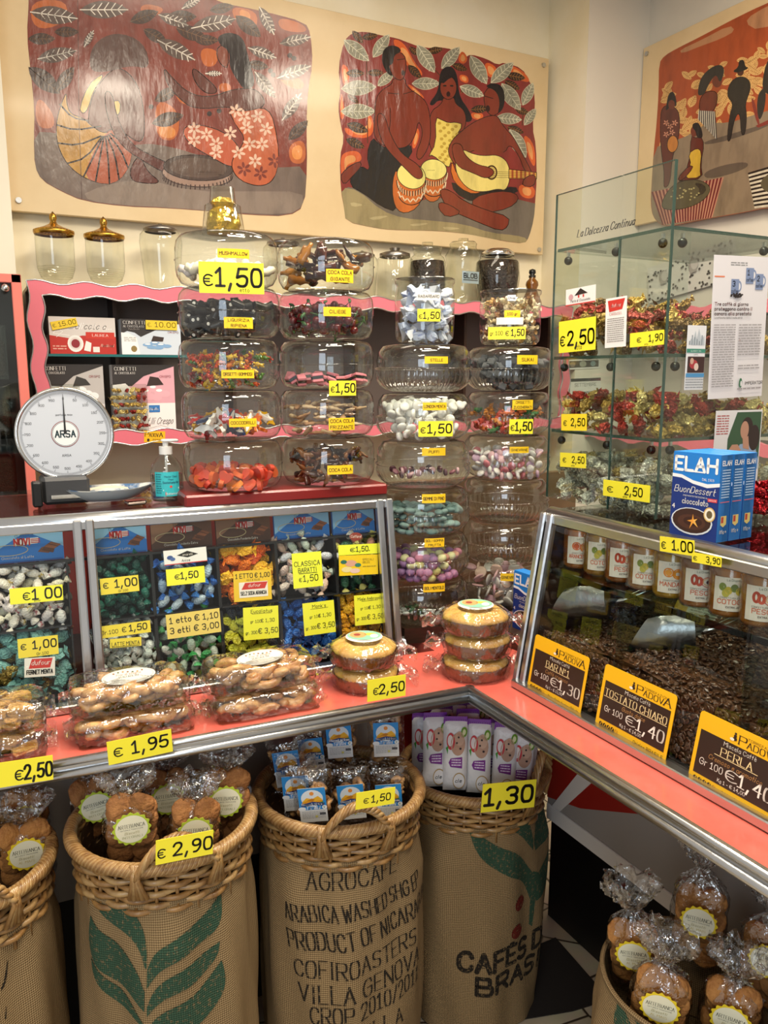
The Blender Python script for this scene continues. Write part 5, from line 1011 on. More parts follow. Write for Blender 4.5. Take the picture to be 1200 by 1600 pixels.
conf_box((180.5, 570), (277, 572), (180, 671), [('r', 0, .46, 1, 1, 'd9a3b0'), ('p', [(0, 1), (0, .72), (.3, .7), (.5, .84), (1, .98), (1, 1)], '2a2526'), ('p', [(0, .72), (.2, .74), (.35, .62), (.4, .46), (0, .46)], 'efe9ea'), ('t', 'CONFETTI', .04, .92, .05, 'e9e4e0', dict(w=.34, serif=True, wt=.1)), ('t', 'AL CIOCCOLATO', .04, .87, .03, 'e9e4e0', dict(w=.32, serif=True))] + almonds('e3a9b5', .64, .62)[0:9] + [('p', [(.54, .7), (.6, .84), (.74, .82), (.82, .72)], '33211f'), ('t', 'CRISPO', .76, .82, .03, 'b03038', dict(w=.18)), ('r', .56, .33, .74, .43, '2f73b8'), ('t', 'Prima Fior', .575, .36, .035, 'e8eef4', dict(w=.14)), ('t', 'f.lli Crespo', .52, .16, .09, '3a3234', dict(w=.42, slant=.35, wt=.07)), ('l', [(.55, .1), (.75, .14), (.95, .08)], .0006, '3a3234')], 'pink and white sugared almond box with pink almonds on the lower cabinet shelf', 'ece8e8', rest=LZc)
for tl, tr, bl, t, lab in (((79, 503), (119, 496), (82, 516), '15.00', 'yellow hand lettered 15.00 price tag on the red sweet box'), ((227, 500), (276, 502), (228, 514.5), '10.00', 'yellow hand lettered 10.00 price tag on the blue almond box')):
    T, wd, hh = quadT(tl, tr, bl, V((0, 2.786, 0)), V((0, -1, 0))); card('price_tag', wd, hh, [('t', '€.', .06, .3, .4, '2a1c08', dict(wt=.1)), ('t', t, .95, .3, .5, '2a1c08', dict(al='r', w=.66, wt=.12))], T, 'e6c62c', label=lab, cat='price tag')
# bags of small gold wrapped sweets in front of the boxes
for (x0, y0, x1, y1), lab in (((177, 600, 229, 670), 'clear bag of gold and red foil sweets in front of the pink almond box'), ((71, 600, 124, 668), 'clear bag of gold and red foil sweets half hidden by the dial scale')):
    a, b_ = onY(x0, y1, 2.765), onY(x1, y0, 2.765); wd, hh = b_.x - a.x, b_.z - LZc
    r = thing('sweet_bag', lab, 'bag of sweets', M.Translation((a.x, 2.765, LZc)), 'bags of foil sweets in the wall cabinet'); m = MB(); rn = random.Random(int(x0)); m.box(0, -.006, 0, wd, .014, hh, CLEAR, .004); m.build('bag_film', r)
    me = m_crumple(.011, .008, .006, gr, 21, .25)
    for i in range(6):
        for j in range(7): inst(me, 'gold_sweet', M.Translation((a.x + wd * (i + .5) / 6 + rn.uniform(-.003, .003), 2.768, LZc + hh * (j + .5) / 7.4)) @ rot_rand(), 'gold and red foil sweet inside a clear bag in the wall cabinet', 'wrapped sweet', 'gold sweets in the cabinet bags')
m = MB()
T, wd, hh = quadT((70, 484), (145, 487), (70, 500), V((0, 2.9, 0)), V((0, -1, 0))); mb = MB(); mb.box(0, -.03, -.04, wd, hh, 0, paint('e9e6e2'), .002)
for k in range(5): mb.rect(wd * (.1 + .2 * k), -.03, wd * (.2 + .2 * k), hh, .0003, 'e29a2a')
T.translation.z = SZ + .0305; tag(mb.build('striped_box', None, T), 'white and orange striped box behind the red sweet box', 'box')
# second cabinet at the far left, turned to the same wall but nearer
c2 = thing('display_cabinet', 'narrow glass fronted cabinet with plain coral frame at the far left edge', 'cabinet', M.Translation((-.2, 2.5, 1.13)))
m = MB(); X1 = onY(34, 500, 2.5).x + .006; zt = onY(20, 428, 2.5).z; PK2 = mat('coral_frame', 'd9766a', .3, coat=.3)
for bx in ((-.3, 1.10, X1, 1.125), (-.3, zt - .024, X1, zt), (X1 - .026, 1.10, X1, zt)): m.box(bx[0] + .2, 0, bx[1] - 1.13, bx[2] + .2, .02, bx[3] - 1.13, PK2, .002)
m.build('frame', c2)
m = MB(); m.box(-.1, .02, -.03, X1 + .2 - .002, .03, zt - 1.13 - .02, PANE); m.build('glass_door', c2)
m = MB(); m.box(-.1, .34, -.03, X1 + .2, .36, zt - 1.13, CBK); m.box(-.1, .03, zt - 1.13 - .012, X1 + .2, .34, zt - 1.13, DKWOOD); m.box(-.1, .03, -.03, X1 + .2, .34, -.015, DKRED); m.box(X1 + .192, .03, -.03, X1 + .2, .34, zt - 1.13, DKWOOD); m.build('carcass', c2)
for k, (z, lab) in enumerate(((1.145, 'lowest'), (1.315, 'middle'), (1.485, 'upper'))):
    r = thing('acrylic_bin', 'clear acrylic bin of dark coffee, the %s one in the far left cabinet' % lab, 'bin', M.Translation((-.1, 2.56, z)), 'acrylic bins in the far left cabinet')
    m = MB(); m.box(0, 0, 0, .21, .003, .15, CLEAR); m.box(.207, 0, 0, .21, .2, .15, CLEAR); m.box(0, 0, 0, .21, .2, .004, CLEAR); m.build('bin_shell', r)
    m = MB(); m.box(.002, .006, .005, .204, .19, .11, mat('ground_coffee', '2a1710', .8, bump=(200, 1)), .006); m.build('coffee', r)
m = MB(); m.ball((onY(8, 450, 2.49).x, 2.492, onY(8, 450, 2.49).z), .011, STEEL, 16, 10); o = m.build('door_knob', c2); o.matrix_basis = M.Translation((.2, -2.5, -1.13))
# jars along the top of the wall cabinet
GLJ = glass('apothecary_glass', 'f7f8f3', '9c9d92', .015, refl=1.5)
BRASS = mat('brass_lid', 'b98f3e', .22, 1); PEWT = mat('pewter_lid', '8d8b88', .3, 1)
JYy = 2.86
def jar_top(x, ytop, xl, xr, lab, kind, name='storage_jar', fillm=None, fillh=0):
    c = onY(x, ytop, JYy); R = (onY(xr, ytop + 40, JYy).x - onY(xl, ytop + 40, JYy).x) / 2; H = c.z - CT; r = thing(name, lab, 'jar', M.Translation((c.x, JYy, CT - .008)))
    H += .008; m = MB()
    if kind == 'brass':
        hb = H * .72; m.lathe([(0, .012), (R * .55, .002), (R * .45, .012), (R * .5, .02), (R * .8, .035), (R * .97, .06), (R, .085), (R, hb)], GLJ, 40)
        for k in range(6): m.lathe([(R * (.8 + .03 * k) + .001, .034 + k * .006), (R * (.82 + .03 * k) + .002, .037 + k * .006)], GLJ, 40)
        m.build('jar_body', r); m = MB(); m.lathe([(R * 1.02, hb - .006), (R * 1.07, hb), (R * 1.07, hb + .004), (R * .95, hb + .010), (R * .55, hb + .018), (R * .22, hb + .028), (R * .15, hb + .036)], BRASS, 40)
        for k in range(36): m.ball((R * 1.02 * cos(k * pi / 18), R * 1.02 * sin(k * pi / 18), hb + .006), .0025, BRASS, 6, 4)
        ld = m.build('lid', r); m = MB(); m.lathe([(R * .15, hb + .036), (R * .2, hb + .045), (R * .18, hb + .055), (0, H)], BRASS, 24); m.build('finial', ld)
    elif kind == 'wide':
        m.lathe([(0, .003), (R * .75, .002), (R * .8, .02), (R, H * .72), (R * .96, H * .84), (R * .78, H * .9)], GLJ, 40); m.build('jar_body', r); m = MB(); m.lathe([(R * .72, H * .88), (R * .8, H * .9), (R * .78, H * .93), (R * .4, H * .97), (R * .1, H * .985), (R * .1, H), (0, H)], PEWT, 40); m.build('lid', r)
    elif kind == 'ribbed':
        m.lathe([(0, .003), (R * .95, .002), (R, .01), (R, H * .8), (R * .8, H * .86)], GLJ, 120, rf=lambda a, z: 1 - .03 * abs(sin(a * 10))); m.build('jar_body', r); m = MB(); m.lathe([(R * .86, H * .84), (R * .86, H * .9), (R * .6, H * .93), (R * .25, H * .95), (R * .3, H), (0, H)], PEWT, 40); m.build('lid', r)
    elif kind == 'stopper':
        m.lathe([(0, .003), (R * .97, .002), (R, .01), (R, H * .68), (R * .9, H * .76), (R * .74, H * .8), (R * .74, H * .84), (R * .8, H * .85)], GLJ, 40); m.build('jar_body', r); m = MB(); m.lathe([(R * .72, H * .8), (R * .78, H * .86), (R * .78, H * .92), (R * .3, H * .94), (R * .3, H), (0, H)], GLJ, 40); m.build('lid', r)
    elif kind == 'flare':
        m.lathe([(0, .003), (R * .7, .002), (R * .95, .02), (R, H * .3), (R * .8, H * .62), (R * .9, H * .75), (R * .66, H * .86), (R * .66, H * .9), (R * .7, H * .91)], GLJ, 40); m.build('jar_body', r); m = MB(); m.lathe([(R * .62, H * .86), (R * .68, H * .92), (R * .6, H * .95), (R * .25, H * .96), (R * .25, H), (0, H)], GLJ, 40); m.build('lid', r)
    elif kind == 'chrome':
        m.lathe([(0, .003), (R * .7, .002), (R * .85, .03), (R, H * .5), (R * .95, H * .75), (R * .7, H * .86), (R * .68, H * .9)], GLJ, 40); m.build('jar_body', r); m = MB(); m.lathe([(R * .72, H * .87), (R * .74, H * .92), (R * .5, H * .98), (0, H)], STEEL, 40); m.build('lid', r)
    elif kind == 'amber':
        m.lathe([(0, .003), (R * .8, .002), (R, .015), (R * .95, .035), (R * .5, H * .48), (R * .45, H * .5), (R * .62, H * .6), (R * .58, H * .68), (R * .3, H * .76), (R * .3, H * .8)], mat('amber_glass', '8a5410', .08, trans=.3, coat=.6), 32); m.build('bottle_body', r); m = MB(); m.lathe([(R * .34, H * .79), (R * .34, H * .84), (R * .2, H * .85), (R * .34, H * .9), (R * .3, H * .97), (0, H)], BLACKP, 24); m.build('stopper', r)
    if fillm:
        m = MB(); m.lathe([(0, .006), (R * (.66 if kind == 'chrome' else .93), .006), (R * (.82 if kind == 'chrome' else .95), .03), (R * .95, H * fillh * .75), (R * .9, H * fillh), (0, H * fillh + .004)], fillm, 36); m.build('coffee_fill', r)
    return r
CFILL = mat('coffee_in_jar', '2e1a11', .5, bump=(110, 1.0, 2), var=(110, '120a06', .4, .6))
jar_top(82, 330, 54, 115, 'footed clear jar with brass lid, first on the cabinet top', 'brass'); jar_top(161, 338, 132, 192, 'footed clear jar with brass lid, second on the cabinet top', 'brass')
jar_top(250, 350, 217, 283, 'wide clear jar with grey metal lid beside the brass lidded pair', 'wide'); jar_top(442, 372, 412, 472, 'clear jar with grey lid half hidden behind the smooth stacks', 'wide')
jar_top(566, 392, 542, 586, 'clear glass jar partly hidden behind the top cola jar', 'wide'); jar_top(617, 388, 594, 643, 'ribbed clear jar with grey metal lid on the cabinet top', 'ribbed'); jar_top(668, 379, 643, 693, 'clear jar full of coffee beans with glass stopper', 'stopper', fillm=CFILL, fillh=.7)
jb = jar_top(724, 373, 699, 752, 'empty waisted clear jar with blue printed label', 'flare'); jar_top(778, 388, 749, 807, 'round clear jar full of coffee beans with chrome lid', 'chrome', fillm=CFILL, fillh=.78)
jar_top(832, 420, 821, 847, 'small amber gourd shaped bottle with black stopper', 'amber', 'amber_bottle')
T, wd, hh = quadT((722, 423), (748, 425), (722, 442), V((0, JYy - .066, 0)), V((0, -1, 0))); o = card('jar_label', wd, hh, [('t', 'BLOB', .1, .45, .36, '2a3238', dict(w=.8, wt=.26)), ('r', .06, .22, .94, .34, '5a646a')], jb.matrix_basis.inverted() @ T, '9fb4c2', parent=jb)
# things along the right wall, seen through the glass case
def fcard(tl, tr, bl, p, n, items, lab, base, name, cat): T, wd, hh = quadT(tl, tr, bl, p, n); return card(name, wd, hh, items, T, base, label=lab, cat=cat)
PR, NR = V((RX - .012, 0, 0)), V((-1, 0, 0)); PC, NC = V((0, 2.745, 0)), V((0, -1, 0))
rn = random.Random(3)
fcard((1012, 419), (1150, 372), (1014, 474), PR, NR, [('o', rn.random(), rn.random(), .012, .03, rn.choice(['2f2a28', '4a4240'])) for _ in range(110)] + [q for x, y in ((.2, .62), (.55, .68), (.85, .7)) for q in (('o', x, y, .05, .17, '8d8784'), ('p', [(x - .05, y + .1), (x + .05, y + .16), (x + .04, y - .2), (x - .03, y - .22)], '9d9793'), ('o', x + .02, y, .04, .14, 'bdb7b3'))], 'wide pale poster of coffee beans and capsules on the right wall', 'd4cfca', 'paper_poster', 'poster')
fcard((889, 592), (937, 590), (890, 640), PC, NC, [('r', 0, .9, 1, 1, '3a3a3a'), ('t', 'SETTEMBRE', .5, .74, .1, '6a6a6a', dict(al='c', w=.7)), ('x', .08, .05, .92, .6, 5, '8a8a8a')], 'white wall calendar open at SETTEMBRE behind the glass case', 'dcdad6', 'paper_calendar', 'calendar')
fcard((884, 551), (937, 549), (884, 578), PC, NC, [('r', .03, .1, .97, .5, '4a443f'), ('o', .2, .3, .08, .16, '8a7a6a'), ('o', .5, .3, .1, .18, '9a9a8a'), ('o', .8, .3, .08, .16, '7a8a8a'), ('x', .1, .65, .9, .9, 2, '8a8a8a')], 'small white card strip with dark pictures above the wall calendar', 'dcdad6', 'photo_card', 'card')
def wshelf(za, zb, lab, grp):
    r = thing('wavy_shelf', lab, 'shelf', M.Translation((2.4, 1.0, za)), grp); m = MB(); N = 60; A = [(t * 1.74 / N, .022 + wav(t * 1.74 / N, .3, .008, .16)) for t in range(N + 1)]; B = [(t * 1.74 / N, -.022 + wav(t * 1.74 / N, .3, .008, .16)) for t in range(N + 1)]
    T = frame((0, 1.74, 0), (0, -1, 0), (0, 0, 1)); m.slab(A + B[::-1], -.015, 0, PINK, T); m.build('wavy_front', r); m = MB(); m.box(.016, 0, -.01, RX - 2.4 - .001, 1.74, .006, DKWOOD); m.build('board', r)
wshelf(onX(1080, 488, 2.4).z, 0, 'upper dark shelf with wavy pink front along the right wall', 'wavy shelves on the right wall'); wshelf(onX(1090, 692, 2.4).z, 0, 'lower dark shelf with wavy pink front along the right wall', 'wavy shelves on the right wall')
c = onZ(1192, 805, TZ); r = thing('sweet_dish', 'low clear dish of red wrapped sweets behind the blue dessert boxes', 'dish', M.Translation(c)); m = MB(); m.lathe([(0, .003), (.05, .002), (.07, .02), (.075, .04)], CLEAR, 32); m.build('dish_body', r)
rm = m_crumple(.012, .009, .007, foil('red_foil', ['a31722', '8a101a', 'c02a34'], .2, 120), 8)
for p in jar_fill(c, .062, TZ + .006, .045, .018, .02)[:60]: inst(rm, 'red_sweet', M.Translation(p) @ rot_rand(), 'red foil sweet heaped in the low clear dish', 'wrapped sweet', 'red sweets in the low dish')
# ------------------------------------------------------------------ baskets in coffee sacks, biscuits, cakes
def burlap(name, col, col2, printc=None):
    m, nt, out = newmat(name); L = nt.links.new; b = nd(nt, 'BsdfPrincipled', Roughness=.85); L(b.outputs[0], out.inputs[0]); b.inputs['Specular IOR Level'].default_value = .2
    tc = nd(nt, 'TexCoord'); sp = nd(nt, 'SeparateXYZ'); L(tc.outputs['Object'], sp.inputs[0])
    at = nd(nt, 'Math', _operation='ARCTAN2'); L(sp.outputs[1], at.inputs[0]); L(sp.outputs[0], at.inputs[1])
    n = nd(nt, 'TexNoise', Scale=26., Detail=4.); L(tc.outputs['Object'], n.inputs[0])
    def wave(src, k):
        a = nd(nt, 'Math', _operation='MULTIPLY_ADD'); a.inputs[1].default_value = k; L(src, a.inputs[0]); q = nd(nt, 'Math', _operation='MULTIPLY'); q.inputs[1].default_value = 5; L(n.outputs[0], q.inputs[0]); L(q.outputs[0], a.inputs[2])
        s_ = nd(nt, 'Math', _operation='SINE'); L(a.outputs[0], s_.inputs[0]); return s_.outputs[0]
    w1, w2 = wave(at.outputs[0], 270.), wave(sp.outputs[2], 1550.)
    mm = nd(nt, 'Math', _operation='ADD'); L(w1, mm.inputs[0]); L(w2, mm.inputs[1]); mr = nd(nt, 'MapRange'); mr.inputs[1].default_value = -1.6; mr.inputs[2].default_value = 1.4; L(mm.outputs[0], mr.inputs[0])
    mx = nd(nt, 'Mix', _data_type='RGBA'); L(mr.outputs[0], mx.inputs[0]); mx.inputs[6].default_value = lin(col2); mx.inputs[7].default_value = lin(col)
    if printc:
        n2 = nd(nt, 'TexNoise', Scale=160., Detail=2.); L(tc.outputs['Object'], n2.inputs[0]); r = nd(nt, 'MapRange'); r.inputs[1].default_value = .56; r.inputs[2].default_value = .66; L(n2.outputs[0], r.inputs[0])
        m2 = nd(nt, 'Mix', _data_type='RGBA'); r2 = nd(nt, 'Math', _operation='MULTIPLY'); r2.inputs[1].default_value = .6; L(r.outputs[0], r2.inputs[0]); L(r2.outputs[0], m2.inputs[0]); m2.inputs[6].default_value = lin(printc); L(mx.outputs[2], m2.inputs[7]); m3 = nd(nt, 'Mix', _data_type='RGBA', _blend_type='MULTIPLY'); m3.inputs[0].default_value = .5; L(m2.outputs[2], m3.inputs[6]); L(mr.outputs[0], m3.inputs[7]); L(m3.outputs[2], b.inputs['Base Color'])
    else: L(mx.outputs[2], b.inputs['Base Color'])
    bp = nd(nt, 'Bump', Strength=.5, Distance=.0012); L(mm.outputs[0], bp.inputs['Height']); L(bp.outputs[0], b.inputs['Normal']); return m
BURL = burlap('jute_sacking', 'a48b66', '6a5539'); BGREEN = burlap('green_print_on_jute', 'a48b66', '6a5539', '3e5b48'); BBLACK = burlap('black_print_on_jute', 'a48b66', '6a5539', '2c2620'); BRED = burlap('red_print_on_jute', 'a48b66', '6a5539', '7a2a20')
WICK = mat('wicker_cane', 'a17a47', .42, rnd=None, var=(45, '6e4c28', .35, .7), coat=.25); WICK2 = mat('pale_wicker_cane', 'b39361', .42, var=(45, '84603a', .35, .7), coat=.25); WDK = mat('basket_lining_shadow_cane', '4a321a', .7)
def seed_r(seed): 
    rn = random.Random(seed); return [rn.uniform(0, 6.28) for _ in range(6)]
def sack_r(R, ph, th, z, top):
    f = min(1, max(0, (top - z) / .08)); k = (top - z) / top
    return R + .006 * f * sin(3 * th + ph[0] + z * 3) + .004 * f * sin(7 * th + ph[1] - z * 7) + .0025 * sin(13 * th + ph[2] + z * 11) * f + .008 * sin(pi * min(1, k * 1.05)) - .004 * (1 - f)
def make_basket(name, lab, c, R, zr, seed, handle=None, prints=None, wick=True, group='baskets in coffee sacks', back_handle=None):
    """c = centre, zr = rim height; angle 0 faces the viewer"""
    to = (EYE - c).to_2d(); a0 = atan2(to.y, to.x); ph = seed_r(seed)
    r = thing(name, lab, 'basket', M.Translation((c.x, c.y, 0)) @ M.Rotation(a0, 4, 'Z'), group); top = zr - (.068 if wick else .0)
    P = lambda th, z, o=0: ((sack_r(R, ph, th, z, top) + o) * cos(th), (sack_r(R, ph, th, z, top) + o) * sin(th), z)
    m = MB(); m.grid(120, 46, lambda u, v: P(u * 2 * pi, .004 + (top - .004) * v), BURL, cu=True); m.tube([P(i * pi / 30, top, -.001) for i in range(60)], .004, BURL, 6, True)
    if not wick: m.grid(60, 8, lambda u, v: ((sack_r(R, ph, u * 2 * pi, top - v * .2, top) - .006) * cos(u * 2 * pi), (sack_r(R, ph, u * 2 * pi, top - v * .2, top) - .006) * sin(u * 2 * pi), top - v * .2), BURL, cu=True)
    if prints:
        def uv(x, y):
            p, n = cylhit(x, y, c, R + .008); th = atan2(p.y - c.y, p.x - c.x) - a0; th = (th + pi) % (2 * pi) - pi; return th * R, p.z
        prints(m, uv, lambda p: P(p.x / R, min(p.y, top - .006), .0012 + p.z))
        m.fn = None
    m.build('coffee_sack', r)
    if wick:
        Rb = R * .985; m = MB()
        for i in range(7):
            z = zr - .016 - i * .0105; m.tube([((Rb - .003 + .0042 * sin(14 * t / 224 * 2 * pi + pi * i)) * cos(t * 2 * pi / 224), (Rb - .003 + .0042 * sin(14 * t / 224 * 2 * pi + pi * i)) * sin(t * 2 * pi / 224), z) for t in range(224)], .0052, WICK2 if i % 2 else WICK, 6, True)
        for i in range(28): a = 2 * pi * (i + .5) / 28; m.tube([((Rb - .003) * cos(a), (Rb - .003) * sin(a), zr - .1), ((Rb - .003) * cos(a), (Rb - .003) * sin(a), zr - .005)], .0032, WICK, 6)
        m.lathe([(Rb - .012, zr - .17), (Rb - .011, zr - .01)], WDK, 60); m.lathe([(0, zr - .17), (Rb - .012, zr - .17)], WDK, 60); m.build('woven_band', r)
        m = MB(); S = 10
        for s in range(S):
            tw_ = 26; m.tube([((R + .003 + .0085 * cos(t / 360 * tw_ * 2 * pi + s * 2 * pi / S)) * cos(t * pi / 180), (R + .003 + .0085 * cos(t / 360 * tw_ * 2 * pi + s * 2 * pi / S)) * sin(t * pi / 180), zr + .0085 * sin(t / 360 * tw_ * 2 * pi + s * 2 * pi / S)) for t in range(360)], .0037, (WICK, WICK2)[s % 2], 5, True)
        m.build('twisted_rim', r)
        for hc in ([handle] if handle is not None else []) + ([back_handle] if back_handle is not None else []):
            m = MB(); w = .062
            for s in range(5):
                q = []
                for t in range(41):
                    k = t / 40; th = hc + (k - .5) * 2 * w / R; cz = zr - .012 + (.1 if hc == back_handle else .062) * sin(pi * k) ** .8; o = R + .008
                    q.append(((o + .0065 * cos(k * 22 + s * 1.256)) * cos(th), (o + .0065 * cos(k * 22 + s * 1.256)) * sin(th), cz + .0065 * sin(k * 22 + s * 1.256)))
                m.tube(q, .0042, (WICK, WICK2)[s % 2], 6)
            ho = m.build('handle', r)
            for sd in (-1, 1):
                m = MB()
                for s in range(5): th = hc + sd * w / R; m.tube([((R + .007) * cos(th + (s - 2) * .02), (R + .007) * sin(th + (s - 2) * .02), zr + .012), ((R + .014) * cos(th + (s - 2) * .012), (R + .014) * sin(th + (s - 2) * .012), zr - .012), ((R + .004) * cos(th + (s - 2) * .045), (R + .004) * sin(th + (s - 2) * .045), zr - .05)], .0042, (WICK, WICK2)[s % 2], 6)
                m.build('handle_binding', ho)
    return r
def resamp(p, n=14):
    p = chaikin(p, 2); L = [0]
    for a, b in zip(p, p[1:]): L.append(L[-1] + hypot(b[0] - a[0], b[1] - a[1]))
    o = []; j = 0
    for i in range(n + 1):
        t = L[-1] * i / n
        while j < len(L) - 2 and L[j + 1] < t: j += 1
        k = (t - L[j]) / (L[j + 1] - L[j] + 1e-9); o.append((p[j][0] + (p[j + 1][0] - p[j][0]) * k, p[j][1] + (p[j + 1][1] - p[j][1]) * k))
    return o
def leafstrip(m, A, B, mt, z=0, n=18, k=8):
    A, B = resamp(A, n), resamp(B, n)
    for i in range(k):
        f = lambda t: [(a[0] + (b[0] - a[0]) * t, a[1] + (b[1] - a[1]) * t) for a, b in zip(A, B)]
        m.strip(f(i / k), f((i + 1) / k), z, mt)
def print_leaf(m, uv, fn):
    q = lambda L: [uv(x / 2.857, 1080 + y / 2.857) for x, y in L]; m.fn = fn
    for A, B in (([(372, 882), (480, 925), (570, 990), (630, 1060), (655, 1150), (656, 1235)], [(372, 882), (400, 965), (465, 1045), (560, 1095), (622, 1155), (648, 1235)]), ([(385, 1010), (430, 1085), (520, 1150), (605, 1235), (648, 1335)], [(385, 1010), (380, 1110), (410, 1220), (470, 1290), (570, 1350), (648, 1420)]), ([(395, 1190), (450, 1290), (560, 1370), (650, 1480)], [(395, 1190), (410, 1290), (500, 1400), (580, 1450), (646, 1490)]),
                 ([(1005, 905), (900, 1035), (780, 1105), (690, 1165), (658, 1240)], [(1005, 905), (1006, 1010), (960, 1090), (850, 1160), (720, 1230), (658, 1320)]), ([(985, 1120), (900, 1190), (780, 1250), (690, 1320), (660, 1400)], [(985, 1120), (975, 1190), (900, 1280), (780, 1340), (700, 1390), (660, 1440)]), ([(990, 1200), (920, 1310), (800, 1390), (700, 1440), (660, 1500)], [(990, 1200), (1008, 1290), (970, 1400), (860, 1500), (700, 1560), (640, 1560)])):
        leafstrip(m, q(A), q(B), BGREEN)
def print_words(m, uv, fn):
    m.fn = fn
    for t, x, y, x2, h in (('AGROCAFE', 235, 748, 590, 74), ('ARABICA WASHED SHG EP', 168, 842, 655, 70), ('PRODUCT OF NICARAGUA', 180, 948, 690, 76), ('COFIROASTERS', 200, 1055, 640, 72), ('VILLA GENOVA', 215, 1150, 650, 76), ('CROP 2010/2011', 258, 1236, 650, 72), ('VILLA', 420, 1330, 600, 70)):
        a = uv(380 + x / 2.4, 1080 + y / 2.4); b = uv(380 + x2 / 2.4, 1080 + y / 2.4); c_ = uv(380 + x / 2.4, 1080 + (y - h) / 2.4)
        text(m, t, a[0], a[1], (c_[1] - a[1]) * .84, BBLACK, 0, w=b[0] - a[0], serif=True, wt=.095, maxseg=.012, slant=-.1 if x < 200 else 0, rot=.03)
def print_cafes(m, uv, fn):
    q = lambda L: [uv(380 + x / 2.4, 1080 + y / 2.4) for x, y in L]; m.fn = fn
    for A, B in (([(845, 405), (930, 408), (1040, 420), (1085, 490), (1100, 560)], [(845, 405), (868, 465), (945, 520), (1040, 532), (1098, 600)]), ([(838, 455), (875, 540), (950, 590), (1040, 610), (1098, 690)], [(838, 455), (850, 560), (900, 650), (990, 695), (1065, 715), (1092, 800)]), ([(1150, 375), (1115, 470), (1102, 570)], [(1165, 375), (1182, 450), (1150, 545), (1105, 600)]), ([(1186, 520), (1140, 600), (1106, 690)], [(1192, 560), (1180, 650), (1130, 715), (1100, 790)]), ([(1096, 680), (1088, 780), (1084, 880)], [(1110, 680), (1100, 780), (1092, 885)])):
        leafstrip(m, q(A), q(B), BGREEN)
    for x, y, rx in ((1045, 800, 33), (1122, 815, 26), (1032, 905, 33)):
        cc = uv(380 + x / 2.4, 1080 + y / 2.4); rr = rx / 2.4 * .00125; [m.strip([(cc[0] + rr * cos(t), cc[1] + rr * sin(t) * (-1 + k / 4)) for t in [pi * q / 12 for q in range(13)]], [(cc[0] + rr * cos(t), cc[1] + rr * sin(t) * (-1 + (k + 1) / 4)) for t in [pi * q / 12 for q in range(13)]], 0, BRED) for k in range(8)]
    for t, x, y, x2, h in (('CAFÉS DO', 808, 1044, 1170, 68), ('BRASIL', 875, 1136, 1180, 62)):
        a = uv(380 + x / 2.4, 1080 + y / 2.4); b = uv(380 + x2 / 2.4, 1080 + (y - 40) / 2.4); c_ = uv(380 + x / 2.4, 1080 + (y - h) / 2.4)
        text(m, t, a[0], a[1], c_[1] - a[1], BBLACK, 0, w=b[0] - a[0], wt=.23, maxseg=.012, rot=.0)
def print_side(m, uv, fn):
    m.fn = fn; q = lambda L: [uv(848 + x / 3.333, 1312 + y / 3.333) for x, y in L]
    leafstrip(m, q([(365, 830), (400, 900), (450, 1000), (480, 1066)]), q([(365, 830), (350, 920), (370, 1020), (400, 1090)]), BGREEN); leafstrip(m, q([(420, 850), (480, 920), (560, 1000), (640, 1060)]), q([(420, 850), (450, 950), (510, 1040), (560, 1100)]), BGREEN)
def print_plain(m, uv, fn):
    m.fn = fn; q = lambda L: [uv(x / 2.857, 1080 + y / 2.857) for x, y in L]
    leafstrip(m, q([(55, 1215), (40, 1300), (15, 1340)]), q([(58, 1216), (50, 1310), (22, 1345)]), BBLACK, k=2); leafstrip(m, q([(38, 1420), (30, 1470)]), q([(42, 1420), (36, 1470)]), BBLACK, k=2)
B1 = V((-.085, 1.40, 0)); B2 = V((.251, 1.345, 0)); B3 = V((.605, 1.376, 0)); B4 = V((.998, 1.48, 0)); B5 = V((1.005, .825, 0))
Z1, Z2, Z3, Z4, Z5 = .70, .725, .68, .585, .505
BR = .151
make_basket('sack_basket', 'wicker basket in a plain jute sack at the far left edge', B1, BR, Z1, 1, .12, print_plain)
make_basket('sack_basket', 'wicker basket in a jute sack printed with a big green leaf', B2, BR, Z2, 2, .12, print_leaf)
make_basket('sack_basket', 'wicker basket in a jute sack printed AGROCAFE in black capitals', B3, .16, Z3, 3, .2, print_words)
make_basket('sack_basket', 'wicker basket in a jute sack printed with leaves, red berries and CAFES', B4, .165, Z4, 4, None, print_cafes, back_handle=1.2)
make_basket('jute_sack', 'open jute sack with green print at the lower right, filled with biscuit bags', B5, .152, Z5, 5, None, print_side, wick=False)
# ---- cellophane bags of biscuits
CELLO = glass('cellophane', 'fdfdfd', 'e4e4e6', .05, bump=(42, 1.0, 3), refl=3.4)
def bis_mat(n, a, b): return mat(n, a, .75, var=(55, b, .35, .7), bump=(140, .5, 4))
BI1 = bis_mat('golden_biscuit', 'a9733f', '7d4d24'); BI2 = bis_mat('corn_biscuit', 'bb8344', '95602e'); PASTRY = mat('baked_pastry', 'dcae72', .45, var=(70, 'a5672a', .4, .7), bump=(90, .3), coat=.3)
def m_biscuit(r, h, m, seed):
    rn = random.Random(seed); b = MB(); k = [rn.uniform(-.05, .05) for _ in range(16)]
    b.lathe([(0, -h / 2), (r * .9, -h / 2), (r, -h * .2), (r * .97, h * .15), (r * .7, h * .42), (0, h * .5)], m, 16, rf=lambda a, z: 1 + k[int(a / 2 / pi * 16) % 16]); return b.mesh('biscuit')
BM1 = [m_biscuit(.024, .011, BI1, s) for s in range(3)]; BM2 = [m_biscuit(.025, .011, BI2, s + 5) for s in range(3)]
